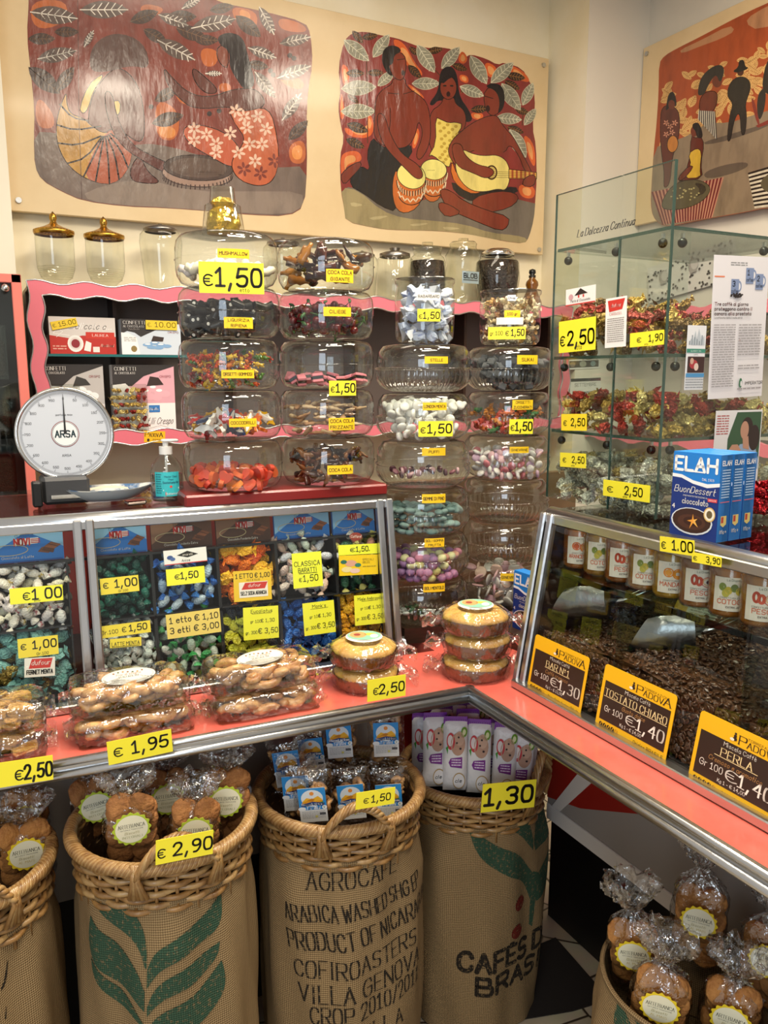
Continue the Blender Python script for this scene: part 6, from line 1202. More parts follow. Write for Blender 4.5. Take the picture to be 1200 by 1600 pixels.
def bag_mesh(seed, H=.165, w=.047, d=.033, neck=.71):
    rn = random.Random(seed); m = MB(); ph = [rn.uniform(0, 6) for _ in range(5)]; N = 26
    prof = [(.0, 0), (.75, .0), (.95, .03), (1, .12), (1, .3), (.98, .46), (.88, .56), (.6, .63), (.22, neck - .01), (.2, neck + .01), (.45, neck + .07), (.75, neck + .15), (.9, neck + .22), (.85, 1)]
    def f(u, v):
        k = v * (len(prof) - 1); i = min(int(k), len(prof) - 2); t = k - i; r = prof[i][0] * (1 - t) + prof[i + 1][0] * t; z = prof[i][1] * (1 - t) + prof[i + 1][1] * t; a = u * 2 * pi
        pl = max(0, (z - .4)) * .9; r *= 1 + pl * (.35 * sin(7 * a + ph[0]) + .3 * sin(12 * a + ph[1] + z * 9)) + .03 * sin(5 * a + ph[2] + z * 20)
        e = rn.uniform(-.0012, .0012) * (1 + z * 2.5)
        sx = (abs(cos(a)) ** .8) * (1 if cos(a) > 0 else -1)
        return (w * r * sx + e, d * r * sin(a) + e, H * z + (rn.uniform(-.006, .006) if z > .95 else 0))
    m.grid(N * 2, 40, f, CELLO, cu=True); return m.mesh('bag_film')
BAGM = [bag_mesh(s) for s in (1, 2, 3)]
def scallop(r, n=16, k=.06): return [(r * (1 + k * cos(n * a)) * cos(a), r * (1 + k * cos(n * a)) * sin(a)) for a in [2 * pi * i / (n * 6) for i in range(n * 6)]]
def art_label(kind, sub, rim):
    m = MB(); m.slab(scallop(.0295), -.0006, 0, paint(rim)); m.oval(0, 0, .0258, .0258, .0002, 'f3efd2', n=36)
    text(m, 'ARTEBIANCA', 0, .003, .0068, paint('3c3a2c'), .0004, al='c', w=.042, serif=True, wt=.1); text(m, 'NATURA E TRADIZIONE', 0, -.0015, .002, paint('55523f'), .0004, al='c', w=.036); text(m, 'Biscotti', 0, -.009, .0045, paint('b9b078'), .0004, al='c', slant=.2); text(m, sub, 0, -.0165, .0042, paint('9a9c5a' if rim[0] == 'b' else 'cdb75a'), .0004, al='c', maxw=.034, serif=True, wt=.12)
    return m.mesh('bag_label')
LB_INT = art_label(0, 'INTEGRALI', 'bcd23c'); LB_MAI = art_label(1, 'AL MAIS', 'f3d62c')
def biscuit_bag(px, d, i, lab, lm, bm, group, bg, tilt=0, roll=0, H=1.06, lx=0):
    """bag whose label is seen at px, at depth d"""
    L = atD(px[0], px[1], d); to = (EYE - L); n = V((to.x, to.y, 0)).normalized(); rr = V((0, 0, 1)).cross(n)
    base = L - n * .034 - V((0, 0, .085)); T = frame(base, rr, (0, 0, 1)) @ M(((1, 0, 0, 0), (0, 0, 1, 0), (0, -1, 0, 0), (0, 0, 0, 1))) if False else M(((rr.x, -n.x, 0, base.x), (rr.y, -n.y, 0, base.y), (0, 0, 1, base.z), (0, 0, 0, 1)))
    T = T @ M.Rotation(tilt, 4, 'X') @ M.Rotation(roll, 4, 'Y')
    r = thing('biscuit_bag', lab, 'bag of biscuits', T, group); o = inst(BAGM[i % 3], 'bag_film', M.Diagonal((1, 1, H, 1)), parent=r)
    inst(lm, 'bag_label', M(((1, 0, 0, lx), (0, 0, -1, -.0375), (0, 1, 0, .088), (0, 0, 0, 1))), parent=r)
    rn = random.Random(i); k = 0
    for z in (.014, .038, .062, .086, .104, .112):
        for x, y, rx in ((-.017, -.012, 1.1), (.018, -.013, 1.2), (.0, .014, 1.3)):
            if (z < .03 and y < 0 and x < 0) or (z > .1 and y > 0) or (z > .12 and x < 0): continue
            q = T @ M.Translation((x + rn.uniform(-.003, .003), y, z + rn.uniform(-.003, .004))) @ M.Rotation(rx + rn.uniform(-.35, .35), 4, 'X') @ M.Rotation(rn.uniform(-.5, .5), 4, 'Y')
            inst(bm[k % 3], 'biscuit', q, 'round golden brown biscuit inside ' + bg, 'biscuit', 'biscuits inside ' + bg); k += 1
GB2 = 'biscuit bags in the leaf printed sack basket'
for i, (px, d, lab, bg, ti, ro) in enumerate((((163, 1256), 1.44, 'cellophane bag of wholemeal biscuits at the back left of the leaf print basket', 'the back left bag of the leaf print basket', .05, -.15), ((208, 1288), 1.335, 'cellophane bag of wholemeal biscuits at the front of the leaf print basket', 'the front bag of the leaf print basket', .1, -.03), ((302, 1300), 1.36, 'tied cellophane bag of wholemeal biscuits behind the 2,90 tag', 'the tied bag behind the 2,90 tag', .05, .04), ((348, 1252), 1.44, 'cellophane bag of wholemeal biscuits at the right of the leaf print basket', 'the right bag of the leaf print basket', .03, .06), ((262, 1250), 1.47, 'cellophane bag of wholemeal biscuits at the back of the leaf print basket', 'the back bag of the leaf print basket', .0, .0))):
    biscuit_bag(px, d, i, lab, LB_INT, BM1, GB2, bg, ti, ro)
GB1 = 'biscuit bags in the far left basket'
for i, (px, d, lab, bg, ti, ro) in enumerate((((39, 1330), 1.37, 'cellophane bag of corn biscuits with yellow label in the far left basket', 'the front bag of the far left basket', .08, .02), ((30, 1285), 1.5, 'cellophane bag of corn biscuits behind the labelled one at the far left', 'the rear bag of the far left basket', 0, .1), ((-52, 1325), 1.42, 'cellophane bag of corn biscuits cut off by the left edge', 'the bag cut off at the left edge', .05, 0))):
    biscuit_bag(px, d, i, lab, LB_MAI, BM2, GB1, bg, ti, ro)
GB5 = 'biscuit bags in the jute sack at the lower right'
for i, (px, d, lab, bg, ti, ro, H) in enumerate((((999, 1488), 1.37, 'cellophane bag of biscuits at the left rim of the open jute sack', 'the left bag of the open jute sack', .1, -.1, 1.3), ((1026, 1563), 1.27, 'cellophane bag of biscuits at the front of the open jute sack', 'the front bag of the open jute sack', .12, .06, 1.25), ((1137, 1588), 1.26, 'cellophane bag of biscuits at the front right of the open jute sack', 'the front right bag of the open jute sack', .08, .05, 1.2), ((1090, 1440), 1.40, 'tall cellophane bag of biscuits at the back of the open jute sack', 'the back bag of the open jute sack', .02, .02, 1.45), ((1195, 1500), 1.33, 'cellophane bag of biscuits cut off by the right edge', 'the bag cut off at the right edge', .02, .05, 1.3))):
    biscuit_bag(px, d, i, lab, LB_MAI, BM2, GB5, bg, ti, ro, H)
# ---- pouches of taralli
def pouch_mesh(w, h, d, m, seed, crimp=.012):
    rn = random.Random(seed); b = MB()
    def f(u, v, s):
        e = (1 - abs(2 * u - 1) ** 3) * max(0, 1 - abs(2 * v - 1) ** 4) ; x = (u - .5) * w * (1 - .06 * sin(pi * v)); return (x + rn.uniform(-.001, .001), s * d / 2 * e + rn.uniform(-.001, .001) * (1 if e > .05 else .4), h * v + (rn.uniform(-.001, .001) if v > .95 else 0))
    b.grid(14, 18, lambda u, v: f(u, v, -1), m); b.grid(14, 18, lambda u, v: f(u, v, 1), m)
    for v0 in (h, -crimp): b.grid(20, 2, lambda u, v: ((u - .5) * w * .97, .0022 * sin(u * 60) + .004 * sin(u * 5 + seed), v0 + crimp * v), m)
    return b.mesh('pouch_film')
POU = [pouch_mesh(.082, .125, .036, CELLO, s) for s in (1, 2)]
def m_tar(seed):
    b = MB(); pts = [(.0095 * cos(t * 2 * pi / 16), .0095 * sin(t * 2 * pi / 16), .002 * sin(t)) for t in range(17)]; b.tube(pts, .0048, PASTRY, 8); b.tube([(.0095, 0, .002), (.016, .004, .003)], .0042, PASTRY, 7); return b.mesh('pastry_knot')
TARM = m_tar(1)
TL_IT = [('r', .0, .36, 1, 1, '2f8fd6'), ('o', .5, .7, .4, .25, 'dfe7ec'), ('p', [(.14, .62), (.3, .72), (.5, .68), (.72, .76), (.86, .66), (.86, .55), (.14, .55)], 'f0b52c'), ('p', [(.12, .58), (.4, .66), (.6, .6), (.88, .64), (.88, .52), (.12, .52)], 'e39a1c'), ('p', [(.3, .64), (.5, .7), (.6, .66), (.5, .6)], 'c97f1a'), ('o', .5, .84, .08, .055, 'e8923a'), ('p', [(.7, .56), (.9, .6), (.88, .5), (.72, .5)], '4a8a3a'), ('p', [(.06, .53), (.5, .6), (.94, .55), (.9, .46), (.5, .5), (.1, .45)], '173a7c'), ('t', 'I Racconti del Grano', .5, .5, .06, 'f4f6f8', dict(al='c', maxw=.8, wt=.2)), ('o', .1, .4, .14, .06, 'f2f4f4'), ('o', .92, .42, .09, .06, 'f2f4f4'), ('t', 'V', .88, .4, .05, '3a8a3a', dict(wt=.2)), ('t', 'Tarallini', .5, .38, .09, 'f6f8fa', dict(al='c', w=.5, slant=.2, wt=.18)), ('r', 0, 0, 1, .355, 'e8e8e6'), ('x', .08, .1, .92, .33, 7, 'a9a9a8'), ('r', .72, .2, .94, .27, '55555a'), ('o', .6, .16, .05, .035, 'd9cf6a')]
def taralli(tl, tr, bl, d, i, lab, cut=1.0, tilt=0.0):
    a = atD(*tl, d); b = atD(*tr, d); wd = .05; up = V((0, 0, 1)); rr = (b - a); rr.z *= .6; rr.normalize(); n = rr.cross(up).normalized()
    mid = (a + b) / 2; base = mid - up * (.1) - n * .021
    u2 = (n.cross(rr) * 1 + n * -tilt).normalized()
    T = M(((rr.x, -n.x, u2.x, base.x), (rr.y, -n.y, u2.y, base.y), (rr.z, -n.z, u2.z, base.z), (0, 0, 0, 1)))
    r = thing('pastry_pouch', lab, 'snack bag', T, 'pouches of ring pastries in the AGROCAFE sack basket'); inst(POU[i % 2], 'pouch_film', M.Identity(4), parent=r)
    if i == 0: inst(card('pouch_label', .052, .074, TL_IT, M.Identity(4), 'e8e8e6').data, 'pouch_label', M(((1, 0, 0, -.026), (0, 0, -1, -.0215), (0, 1, 0, .026), (0, 0, 0, 1))), parent=r); bpy.data.objects.remove(bpy.data.objects['pouch_label']); [c for c in r.children if c.name.startswith('pouch_label')][0].name = 'pouch_label'
    else: inst(bpy.data.objects['pouch_label'].data, 'pouch_label', M(((1, 0, 0, -.026), (0, 0, -1, -.0215), (0, 1, 0, .026), (0, 0, 0, 1))), parent=r)
    rn = random.Random(i)
    for k in range(12):
        q = T @ M.Translation((rn.uniform(-.026, .026), rn.uniform(.0, .01), .014 + .007 * k)) @ rot_rand(); inst(TARM, 'pastry_knot', q, 'small baked ring pastry inside a clear pouch of the AGROCAFE basket', 'pastry', 'ring pastries in clear pouches')
for i, q in enumerate((((509, 1134), (558, 1128), 1.66, 'clear pouch of ring pastries with blue label, tallest at the back middle of its basket', -.02), ((582, 1131), (628, 1128), 1.66, 'clear pouch of ring pastries with blue label at the back right of its basket', .02), ((432, 1179), (479, 1168), 1.60, 'clear pouch of ring pastries at the back left of its basket', .0), ((466, 1226), (520, 1221), 1.52, 'clear pouch of ring pastries leaning at the front of its basket', -.25), ((443, 1212), (490, 1207), 1.57, 'clear pouch of ring pastries between the front and the back left ones', -.1), ((530, 1226), (578, 1219), 1.57, 'clear pouch of ring pastries behind the basket handle', -.12), ((590, 1226), (632, 1222), 1.6, 'clear pouch of ring pastries at the right rim beside the handle', -.05), ((472, 1158), (512, 1150), 1.68, 'clear pouch of ring pastries half hidden at the back of its basket', .02))):
    taralli(q[0], q[1], None, q[2], i, q[3], tilt=q[4])
# ---- rice bars
BARIT = [('r', 0, .94, 1, 1, '7a2a9a'), ('o', .3, .72, .17, .12, 'c8323c'), ('o', .28, .73, .11, .08, 'e8dcd8'), ('o', .6, .68, .3, .16, 'b9917a'), ('o', .66, .76, .2, .1, 'c9a48c'), ('o', .85, .85, .13, .07, '6a9a2c'), ('o', .85, .85, .07, .04, 'dfe6b0'), ('o', .55, .7, .04, .015, '2f1c1c'), ('o', .7, .62, .05, .015, '2f1c1c'), ('o', .62, .78, .04, .015, '2f1c1c'), ('p', [(.1, .62), (.2, .66), (.18, .54)], '4a9a3a'), ('p', [(.3, .48), (.22, .42), (.3, .36), (.78, .34), (.78, .5)], '7a2a8a'), ('x', .34, .37, .74, .48, 3, 'e8d8ee'), ('o', .66, .16, .26, .12, 'b99a62'), ('o', .66, .16, .23, .105, 'ece9e8'), ('t', 'cle', .5, .14, .05, '2a2a2a', dict(wt=.14, slant=.2))]
bb = MB(); bw, bh = .054, .165
def fpil(u, v, s): e = (1 - abs(2 * u - 1) ** 4) * max(0, 1 - abs(2 * v - 1) ** 6); return ((u - .5) * bw, s * .010 * e ** .6, bh * v)
WRAPW = mat('white_foil_wrapper', 'e4e2e2', .35, bump=(60, .25))
bb.grid(12, 16, lambda u, v: fpil(u, v, -1), WRAPW); bb.grid(12, 16, lambda u, v: fpil(u, v, 1), WRAPW); bb.grid(24, 2, lambda u, v: ((u - .5) * bw * .98, .0015 * sin(u * 80), bh - .001 + .009 * v), mat('purple_foil', '7a2f9c', .35))
ci = MB(); ci.fn = lambda p: (p.x - bw / 2, fpil(min(1, max(0, p.x / bw)), min(1, max(0, p.y / bh)), -1)[1] - .0012 - p.z, p.y)
for it in BARIT:   # finely cut so the print follows the swelling
    mm = MB(); card('', bw, bh, [it], None, 'e4e2e2', mb=mm, build=False); k = len(ci.v)
    for f, mi_ in zip(mm.f[6:], mm.m[6:]): ci.add([(mm.v[q].x, mm.v[q].y, .0003 + BARIT.index(it) * .00006) for q in f], [tuple(range(len(f)))], mm.mats[mi_])
ci.fn = None; k = len(bb.v); bb.v += ci.v; mp = [bb.mi(q) for q in ci.mats]; bb.f += [[k + q for q in f] for f in ci.f]; bb.m += [mp[q] for q in ci.m]; bb.s += ci.s
BARM = bb.mesh('cereal_bar')
for i, (x, y, d, t) in enumerate(((680, 1122, 1.80, 0), (712, 1127, 1.79, 0), (749, 1132, 1.80, 0), (788, 1137, 1.81, .03), (662, 1121, 1.86, 0), (731, 1116, 1.86, 0), (770, 1130, 1.87, 0), (815, 1138, 1.88, .1), (712, 1103, 1.95, 0), (742, 1101, 1.96, 0), (775, 1104, 1.97, 0), (690, 1108, 1.93, 0), (810, 1146, 1.82, .08))):
    p = atD(x, y, d); to = (EYE - p); n = V((to.x, to.y, 0)).normalized(); rr = V((0, 0, 1)).cross(n)
    T = M(((rr.x, -n.x, 0, p.x), (rr.y, -n.y, 0, p.y), (0, 0, 1, p.z - bh), (0, 0, 0, 1))) @ M.Rotation(-.06 + random.uniform(-.03, .03), 4, 'X') @ M.Rotation(t, 4, 'Y') @ M.Rotation(random.uniform(-.15, .15), 4, 'Z')
    inst(BARM, 'cereal_bar', T, 'white and purple cereal bar %s of its basket' % ['at the left of the front row', 'second in the front row', 'third in the front row', 'at the right of the front row', 'at the left wall', 'peeking up behind the front row, middle', 'peeking out between the right front bars', 'in the shadow at the right', 'in the dark back row, left', 'in the dark back row, middle', 'in the dark back row, right', 'in the dark second row, left', 'leaning at the right rim'][i], 'cereal bar', 'cereal bars in the berry print basket')
# price tags on the baskets
def btag(tl, tr, bl, c, R, items, lab):
    x, y = (tl[0] + tr[0]) / 2, (tl[1] + bl[1]) / 2; p, n = cylhit(x, y, c, R); T, w, h = quadT(tl, tr, bl, p, n); card('price_tag', w, h, items, T, YL, label=lab, cat='price tag', bend=0)
btag((242, 1314), (332, 1297), (243, 1352), B2, BR + .028, pr(0, '2,90', None, .25, .5, .98, .04), 'yellow 2,90 price tag on the handle of the leaf print basket')
btag((555, 1239.5), (616, 1230), (555.5, 1265.5), B3, .16 + .03, pr(0, '1,50', None, .3, .4, .88, .2), 'yellow 1,50 price tag on the handle of the ring pastry basket')
btag((750, 1226), (834, 1218), (751, 1270), B4, .165 + .016, [('t', '1,30', .5, .24, .56, K, dict(al='c', w=.88, wt=.21))], 'large yellow 1,30 price tag on the rim of the cereal bar basket')
# ---- packs of pastries and cakes on the ledge
FILM = glass('tray_film', 'fdfdfd', 'e6e6e6', .04, bump=(34, 1.0, 3), refl=3.4)
def pack_film(L, D, H, seed):
    rn = random.Random(seed); b = MB()
    def f(u, v):
        a = u * 2 * pi; e = lambda c: (abs(c) ** .35) * (1 if c > 0 else -1); k = [.0, .9, 1.0, 1.0, .97, .8, .0][min(6, int(v * 6 + .01))]; z = [0, .0, .12, .6, .9, 1.0, 1.0][min(6, int(v * 6 + .01))]
        return (L / 2 * e(cos(a)) * k + rn.uniform(-.0025, .0025), D / 2 * e(sin(a)) * k + rn.uniform(-.0025, .0025), max(0.0006, H * z + rn.uniform(-.002, .002)))
    b.grid(44, 6, f, FILM, cu=True)
    for sg in (-1, 1):   # gathered ends
        b.grid(10, 4, lambda u, v: (sg * (L / 2 - .004 + .02 * v), (u - .5) * D * (1 - .35 * v) + .002 * sin(u * 40), H * (.35 + .12 * sin(u * 9 + seed)) + .006 * sin(u * 25 + v * 4) + rn.uniform(-.002, .002)), FILM)
    return b.mesh('pack_film')
def m_palm(seed):
    b = MB(); rn = random.Random(seed); pts = []
    for sg in (1, -1):
        q = [(sg * (.014 - .0105 * (1 - t / 16) * cos(t * .62)) , .0125 * sin(t * .62) * (.35 + .65 * t / 16), .002 * sin(t * .5 + seed)) for t in range(17)]
        pts.append(q)
    for q in pts: b.tube(q, [.0052 + .0012 * (i / 16) for i in range(17)], PASTRY, 7)
    return b.mesh('pastry')
def m_ring(seed):
    b = MB(); b.tube([(.024 * cos(t * 2 * pi / 20), .014 * sin(t * 2 * pi / 20), .002 * sin(t)) for t in range(20)], .0068, PASTRY, 8, True); return b.mesh('pastry')
def m_stick(seed):
    b = MB(); b.tube([(-.026 + .0052 * t, .006 * sin(t * .7 + seed), .003 * sin(t * .9)) for t in range(11)], [.004 + .005 * sin(pi * (t + 1) / 12) for t in range(11)], PASTRY, 8); return b.mesh('pastry')
PAL = [m_palm(1), m_ring(2), m_stick(1), m_palm(3), m_stick(2)]
def pastry_pack(T, lab, group, L=.2, D=.115, H=.05, sticker_=True, seed=1, mes=None, nm='pastry', what='curled golden pastry', n=20):
    r = thing('pastry_pack', lab, 'pastry pack', T, group); o = inst(pack_film(L, D, H, seed), 'pack_film', M.Identity(4), parent=r)
    m = MB(); m.slab([(x * (L / 2 - .004), y * (D / 2 - .004)) for x, y in ((-1, -.9), (-.95, -1), (.95, -1), (1, -.9), (1, .9), (.95, 1), (-.95, 1), (-1, .9))], .0008, .002, glass('clear_tray_plastic', 'ece9e2', 'b9b6ae', .1)); m.build('tray', r)
    if sticker_:
        m = MB(); m.oval(0, 0, .046, .021, -.0004, '5a5a50', n=40); m.oval(0, 0, .0452, .0202, 0, 'cbc9c0', n=40); m.oval(0, 0, .042, .0175, .0002, '8f8d82', n=40); m.oval(0, 0, .0412, .0168, .0003, 'cbc9c0', n=40)
        text(m, 'Fior di sfoglia', 0, .003, .0045, paint('b8584a'), .0005, al='c', slant=.2); text(m, 'VENTAGLINI', 0, -.0035, .0045, paint('2f2f2c'), .0005, al='c', w=.034, serif=True)
        for k in range(7): m.oval(-.024 + .008 * k, .0105 + .002 * sin(k), .002, .0018, .0005, ('7a4a2c', '4a5a3a', 'c07a3a')[k % 3], n=8)
        for k in range(4): m.rect(-.03, -.007 - k * .002, -.018 + .01 * (k % 2), -.006 - k * .002, .0005, '8a8a84')
        m.build('pack_label', r, M.Translation((.0, -.012, H + .002)) @ M.Rotation(.35, 4, 'X') @ M.Rotation(.05, 4, 'Z'))
    rn = random.Random(seed); P = []; mes = mes or PAL; t = 0
    while len(P) < n and t < 4000:
        t += 1; x, y, z = rn.uniform(-L / 2 + .034, L / 2 - .034), rn.uniform(-D / 2 + .026, D / 2 - .026), rn.choice((.012, .024, .034)) * H / .05
        if all((x - a) ** 2 + (y - b) ** 2 > .029 ** 2 or abs(z - c) > .004 for a, b, c in P): P.append((x, y, z))
    for i, (x, y, z) in enumerate(P):
        inst(mes[i % len(mes)], nm, T @ M.Translation((x, y, z)) @ M.Rotation(rn.uniform(-.9, .9), 4, 'Z') @ M.Rotation(rn.gauss(0, .3), 4, 'X') @ M.Rotation(rn.gauss(0, .15), 4, 'Y') @ M.Diagonal((1.3, 1.3, 1.1, 1) if mes is PAL else (1, 1, 1, 1)), what + ' inside ' + ' '.join(lab.split()[:0]) + group, 'pastry', what + ' in ' + group)
def LT_(s, t, z, rz=0): return M.Translation(Lp(s, t, z)) @ M.Rotation(AL + rz, 4, 'Z')
def s_of(x, y, z=LZ): return (onZ(x, y, z) - LO).dot(LU)
s1, s2, s0 = s_of(214, 1150), s_of(418, 1112), s_of(14, 1195)
pastry_pack(LT_(s1, -.185, LZ + .001, .02), 'lower clear pack of curled pastries above the 1,95 tag', 'the first stack of pastry packs', .2, .115, .046, False, 1)
pastry_pack(LT_(s1 - .005, -.178, LZ + .049, -.03), 'upper clear pack of curled pastries with oval label above the 1,95 tag', 'the first stack of pastry packs', .2, .115, .05, True, 2)
pastry_pack(LT_(s2, -.185, LZ + .001, 0), 'lower clear pack of curled pastries beside the cakes', 'the second stack of pastry packs', .2, .115, .044, False, 3)
pastry_pack(LT_(s2 - .005, -.175, LZ + .047, .03), 'upper clear pack of curled pastries with oval label beside the cakes', 'the second stack of pastry packs', .2, .115, .05, True, 4)
CANT = mat('almond_biscuit', 'd9ad66', .7, var=(60, 'b07c38', .4, .7), bump=(120, .6, 4))
def m_cant(seed): return m_crumple(.024, .013, .011, CANT, seed, .18, False)
CM = [m_cant(k) for k in (11, 12, 13)]
pastry_pack(LT_(s0 - .02, -.185, LZ + .001, .0), 'lower clear pack of almond biscuits at the left end of the ledge', 'the almond biscuit packs', .16, .115, .045, False, 5, CM, 'almond_biscuit', 'chunky almond biscuit', 20)
pastry_pack(LT_(s0 - .02, -.18, LZ + .048, .0), 'upper clear pack of almond biscuits at the left end of the ledge', 'the almond biscuit packs', .16, .115, .045, False, 6, CM, 'almond_biscuit', 'chunky almond biscuit', 20)
T, wd, hh = quadT((-10, 1112), (38, 1103), (-10, 1132), Lp(0, -.2, 0), -LB); card('pack_label', wd, hh, [('x', .05, .1, .55, .9, 6, '77756e'), ('r', .6, .2, .78, .8, '66645f'), ('o', .88, .7, .06, .12, 'b8703a')], T, 'ece9e2', label='white printed label on the upper almond biscuit pack', cat='label')
CAKE = mat('sponge_cake_top', 'e8bd62', .8, var=(22, 'c08436', .42, .7), bump=(45, .4, 4)); MOULD = mat('brown_paper_mould', '845026', .6, var=(30, '64401c'))
def cake(T, lab, group, R=.068, label=False, seed=1):
    r = thing('ring_cake', lab, 'cake', T, group); rn = random.Random(seed)
    m = MB(); m.lathe([(0, .002), (R * .88, .002), (R, .026), (R * 1.0, .028)], MOULD, 96, rf=lambda a, z: 1 + .018 * (1 if int(a * 96 / 2 / pi) % 2 else -1)); m.build('paper_mould', r)
    m = MB(); m.lathe([(R * .97, .026), (R * .985, .029), (R * .93, .035), (R * .78, .041), (R * .55, .0435), (R * .4, .038), (R * .3, .028), (0, .028)], CAKE, 48, rf=lambda a, z: 1 + .02 * sin(5 * a + seed) + .012 * sin(11 * a)); m.build('cake_top', r)
    m = MB()
    def f(u, v):
        k = v * 5; a = u * 2 * pi; i = min(4, int(k)); t = k - i; rr = [.3, 1.0, 1.06, 1.05, .75, 0.0]; zz = [.0008, .001, .018, .034, .0475, .047]
        q = R * (rr[i] * (1 - t) + rr[i + 1] * t) + rn.uniform(-.0022, .0022); return (q * cos(a), q * sin(a), max(.0006, zz[i] * (1 - t) + zz[i + 1] * t + rn.uniform(-.0015, .0015)))
    m.grid(48, 10, f, FILM, cu=True)
    for sg in (0.25, 3.1):
        m.grid(12, 7, lambda u, v: ((R * 1.0 + .042 * v) * cos(sg + (u - .5) * (.5 + .55 * v)), (R * 1.0 + .042 * v) * sin(sg + (u - .5) * (.5 + .55 * v)), max(.002, .024 + .008 * sin(u * 22 + seed) * v + .007 * sin(u * 9 + v * 6) - .01 * v + rn.uniform(-.002, .002))), FILM)
    m.build('film_wrap', r)
    if label:
        m = MB(); m.oval(0, 0, .037, .0235, -.0004, 'd4d2cb', n=40); m.oval(0, .004, .034, .018, .0001, '7fb59a', n=40); m.oval(-.012, .006, .017, .012, .0003, 'd9925a', n=24); m.oval(-.014, .006, .007, .005, .0004, '8a3a2a', n=16); m.oval(.012, .008, .012, .005, .0003, 'c9c04a', n=16); m.oval(.02, .001, .008, .007, .0004, 'f0eee8', n=16); m.rect(-.014, -.017, .014, -.0155, .0003, '9a9a94')
        m.build('cake_label', r, M.Translation((0, -.0, .052)) @ M.Rotation(.2, 4, 'X'))
    return r
c3 = onZ(742, 1071, LZ); to = (EYE - c3).to_2d().normalized(); c3 = c3 - V((to.x, to.y, 0)) * .068
az = atan2(-to.x, to.y)   # turn so the label reads towards the viewer
for k, lab in enumerate(('bottom ring cake of the stack of three beside the corner', 'middle ring cake of the stack of three beside the corner', 'top ring cake with oval label on the stack of three')):
    cake(M.Translation((c3.x + (.0, .003, -.002)[k], c3.y, LZ + .0005 + k * .049)) @ M.Rotation(atan2(to.y, to.x) + pi / 2, 4, 'Z'), lab, 'ring cakes in a stack of three', .069, k == 2, k + 1)
c2 = onZ(572, 1090, LZ); to = (EYE - c2).to_2d().normalized(); c2 = c2 - V((to.x, to.y, 0)) * .07
for k, lab in enumerate(('lower ring cake of the pair beside the pastry packs', 'upper ring cake with oval label on the pair beside the pastry packs')):
    cake(M.Translation((c2.x + k * -.004, c2.y, LZ + .0005 + k * .049)) @ M.Rotation(atan2(to.y, to.x) + pi / 2, 4, 'Z'), lab, 'ring cakes in a pair', .066, k == 1, k + 5)
# ------------------------------------------------------------------ painted panels on the walls
PANM = mat('cream_panel', 'dcc49a', .45, var=(3, 'd2b88c'), coat=.15)
def vm(h): return mat('mural_paint_' + h, h, .22, bump=(18, .5, 5), var=(16, '%02x%02x%02x' % tuple(int(int(h[i:i + 2], 16) * .8) for i in (0, 2, 4)), .45, .75), scale=(1, 1, .35), coat=.3)
class Mural:
    def __init__(s, k, ox, oy, plane, sil): s.m = MB(); s.k, s.ox, s.oy = k, ox, oy; s.m.fn = plane; s.z = .0005; s.sil = sil
    def P(s, L): return [(s.ox + x / s.k, s.oy + y / s.k) for x, y in L]
    def fill(s, L, c, smooth=1, out=None, ow=3):
        q = chaikin(L + [L[0]], smooth)[:-1] if smooth else L; s.z += .00001 * .1 * .8; s.m.poly(s.P(q), s.z, vm(c))
        if out: s.z += .00001 * .1 * .2; s.m.line(s.P(q + [q[0]]), ow / s.k, s.z, vm(out))
    def line(s, L, c, w=3, smooth=1): s.z += .00001 * .1 * .3; s.m.line(s.P(chaikin(L, smooth) if len(L) > 2 else L), w / s.k, s.z, vm(c))
    def oval(s, x, y, rx, ry, c, rot=0, out=None):
        q = [(x + rx * cos(a) * cos(rot) - ry * sin(a) * sin(rot), y + rx * cos(a) * sin(rot) + ry * sin(a) * cos(rot)) for a in [i * pi / 12 for i in range(24)]]
        s.z += .00001 * .1 * .5; s.m.poly(s.P(q), s.z, vm(c))
        if out: s.m.line(s.P(q + [q[0]]), 3 / s.k, s.z + .000003, vm(out))
    def leaf(s, x, y, l, deg, f, v, wd=.34, vw=3, edge=None):
        a = rad(deg); R = lambda p, q: (x + p * cos(a) - q * sin(a), y + p * sin(a) + q * cos(a))
        up = [(-.5 + t / 8, -wd / 2 * sin(pi * t / 8) ** .8 * (1.1 - t * .02)) for t in range(9)]; o = [R(p * l, q * l) for p, q in up + [(p, -q) for p, q in up[::-1]][1:-1]]
        s.z += .00001 * .1 * .6; s.m.poly(s.P(o), s.z, vm(f))
        if edge: s.m.line(s.P(o + [o[0]]), vw * .8 / s.k, s.z + .000003, vm(edge))
        s.z += .00001 * .1 * .3; s.m.line(s.P([R(-.5 * l, 0), R(.5 * l, 0)]), vw / s.k, s.z, vm(v))
        for t in range(1, 6):
            p = -.42 + t * .14; h = wd * .42 * sin(pi * (p + .5)) ** .8
            for sg in (-1, 1): s.m.line(s.P([R(p * l, 0), R((p + .1) * l, sg * h * l)]), vw * .8 / s.k, s.z, vm(v))
    def flower(s, x, y, r, c, n=6):
        for i in range(n): a = i * 2 * pi / n + x; s.oval(x + r * .6 * cos(a), y + r * .6 * sin(a), r * .42, r * .2, c, a)
def inside(p, poly):
    r = False
    for (a, b), (c, d) in zip(poly, poly[1:] + poly[:1]):
        if (b > p[1]) != (d > p[1]) and p[0] < (c - a) * (p[1] - b) / (d - b) + a: r = not r
    return r
def clipmural(mu, base, ground, gc):
    """base coat and the ground, cut to the outline"""
    s = mu.sil; mu.z += .00002; mu.m.poly(mu.P(chaikin(s + [s[0]], 1)[:-1]), mu.z, vm(base))
YP = 2.955
WB = lambda p: onY(p.x, p.y, YP - p.z)
pt = onY(858, 92, YP); pb = onY(15, 329, YP)
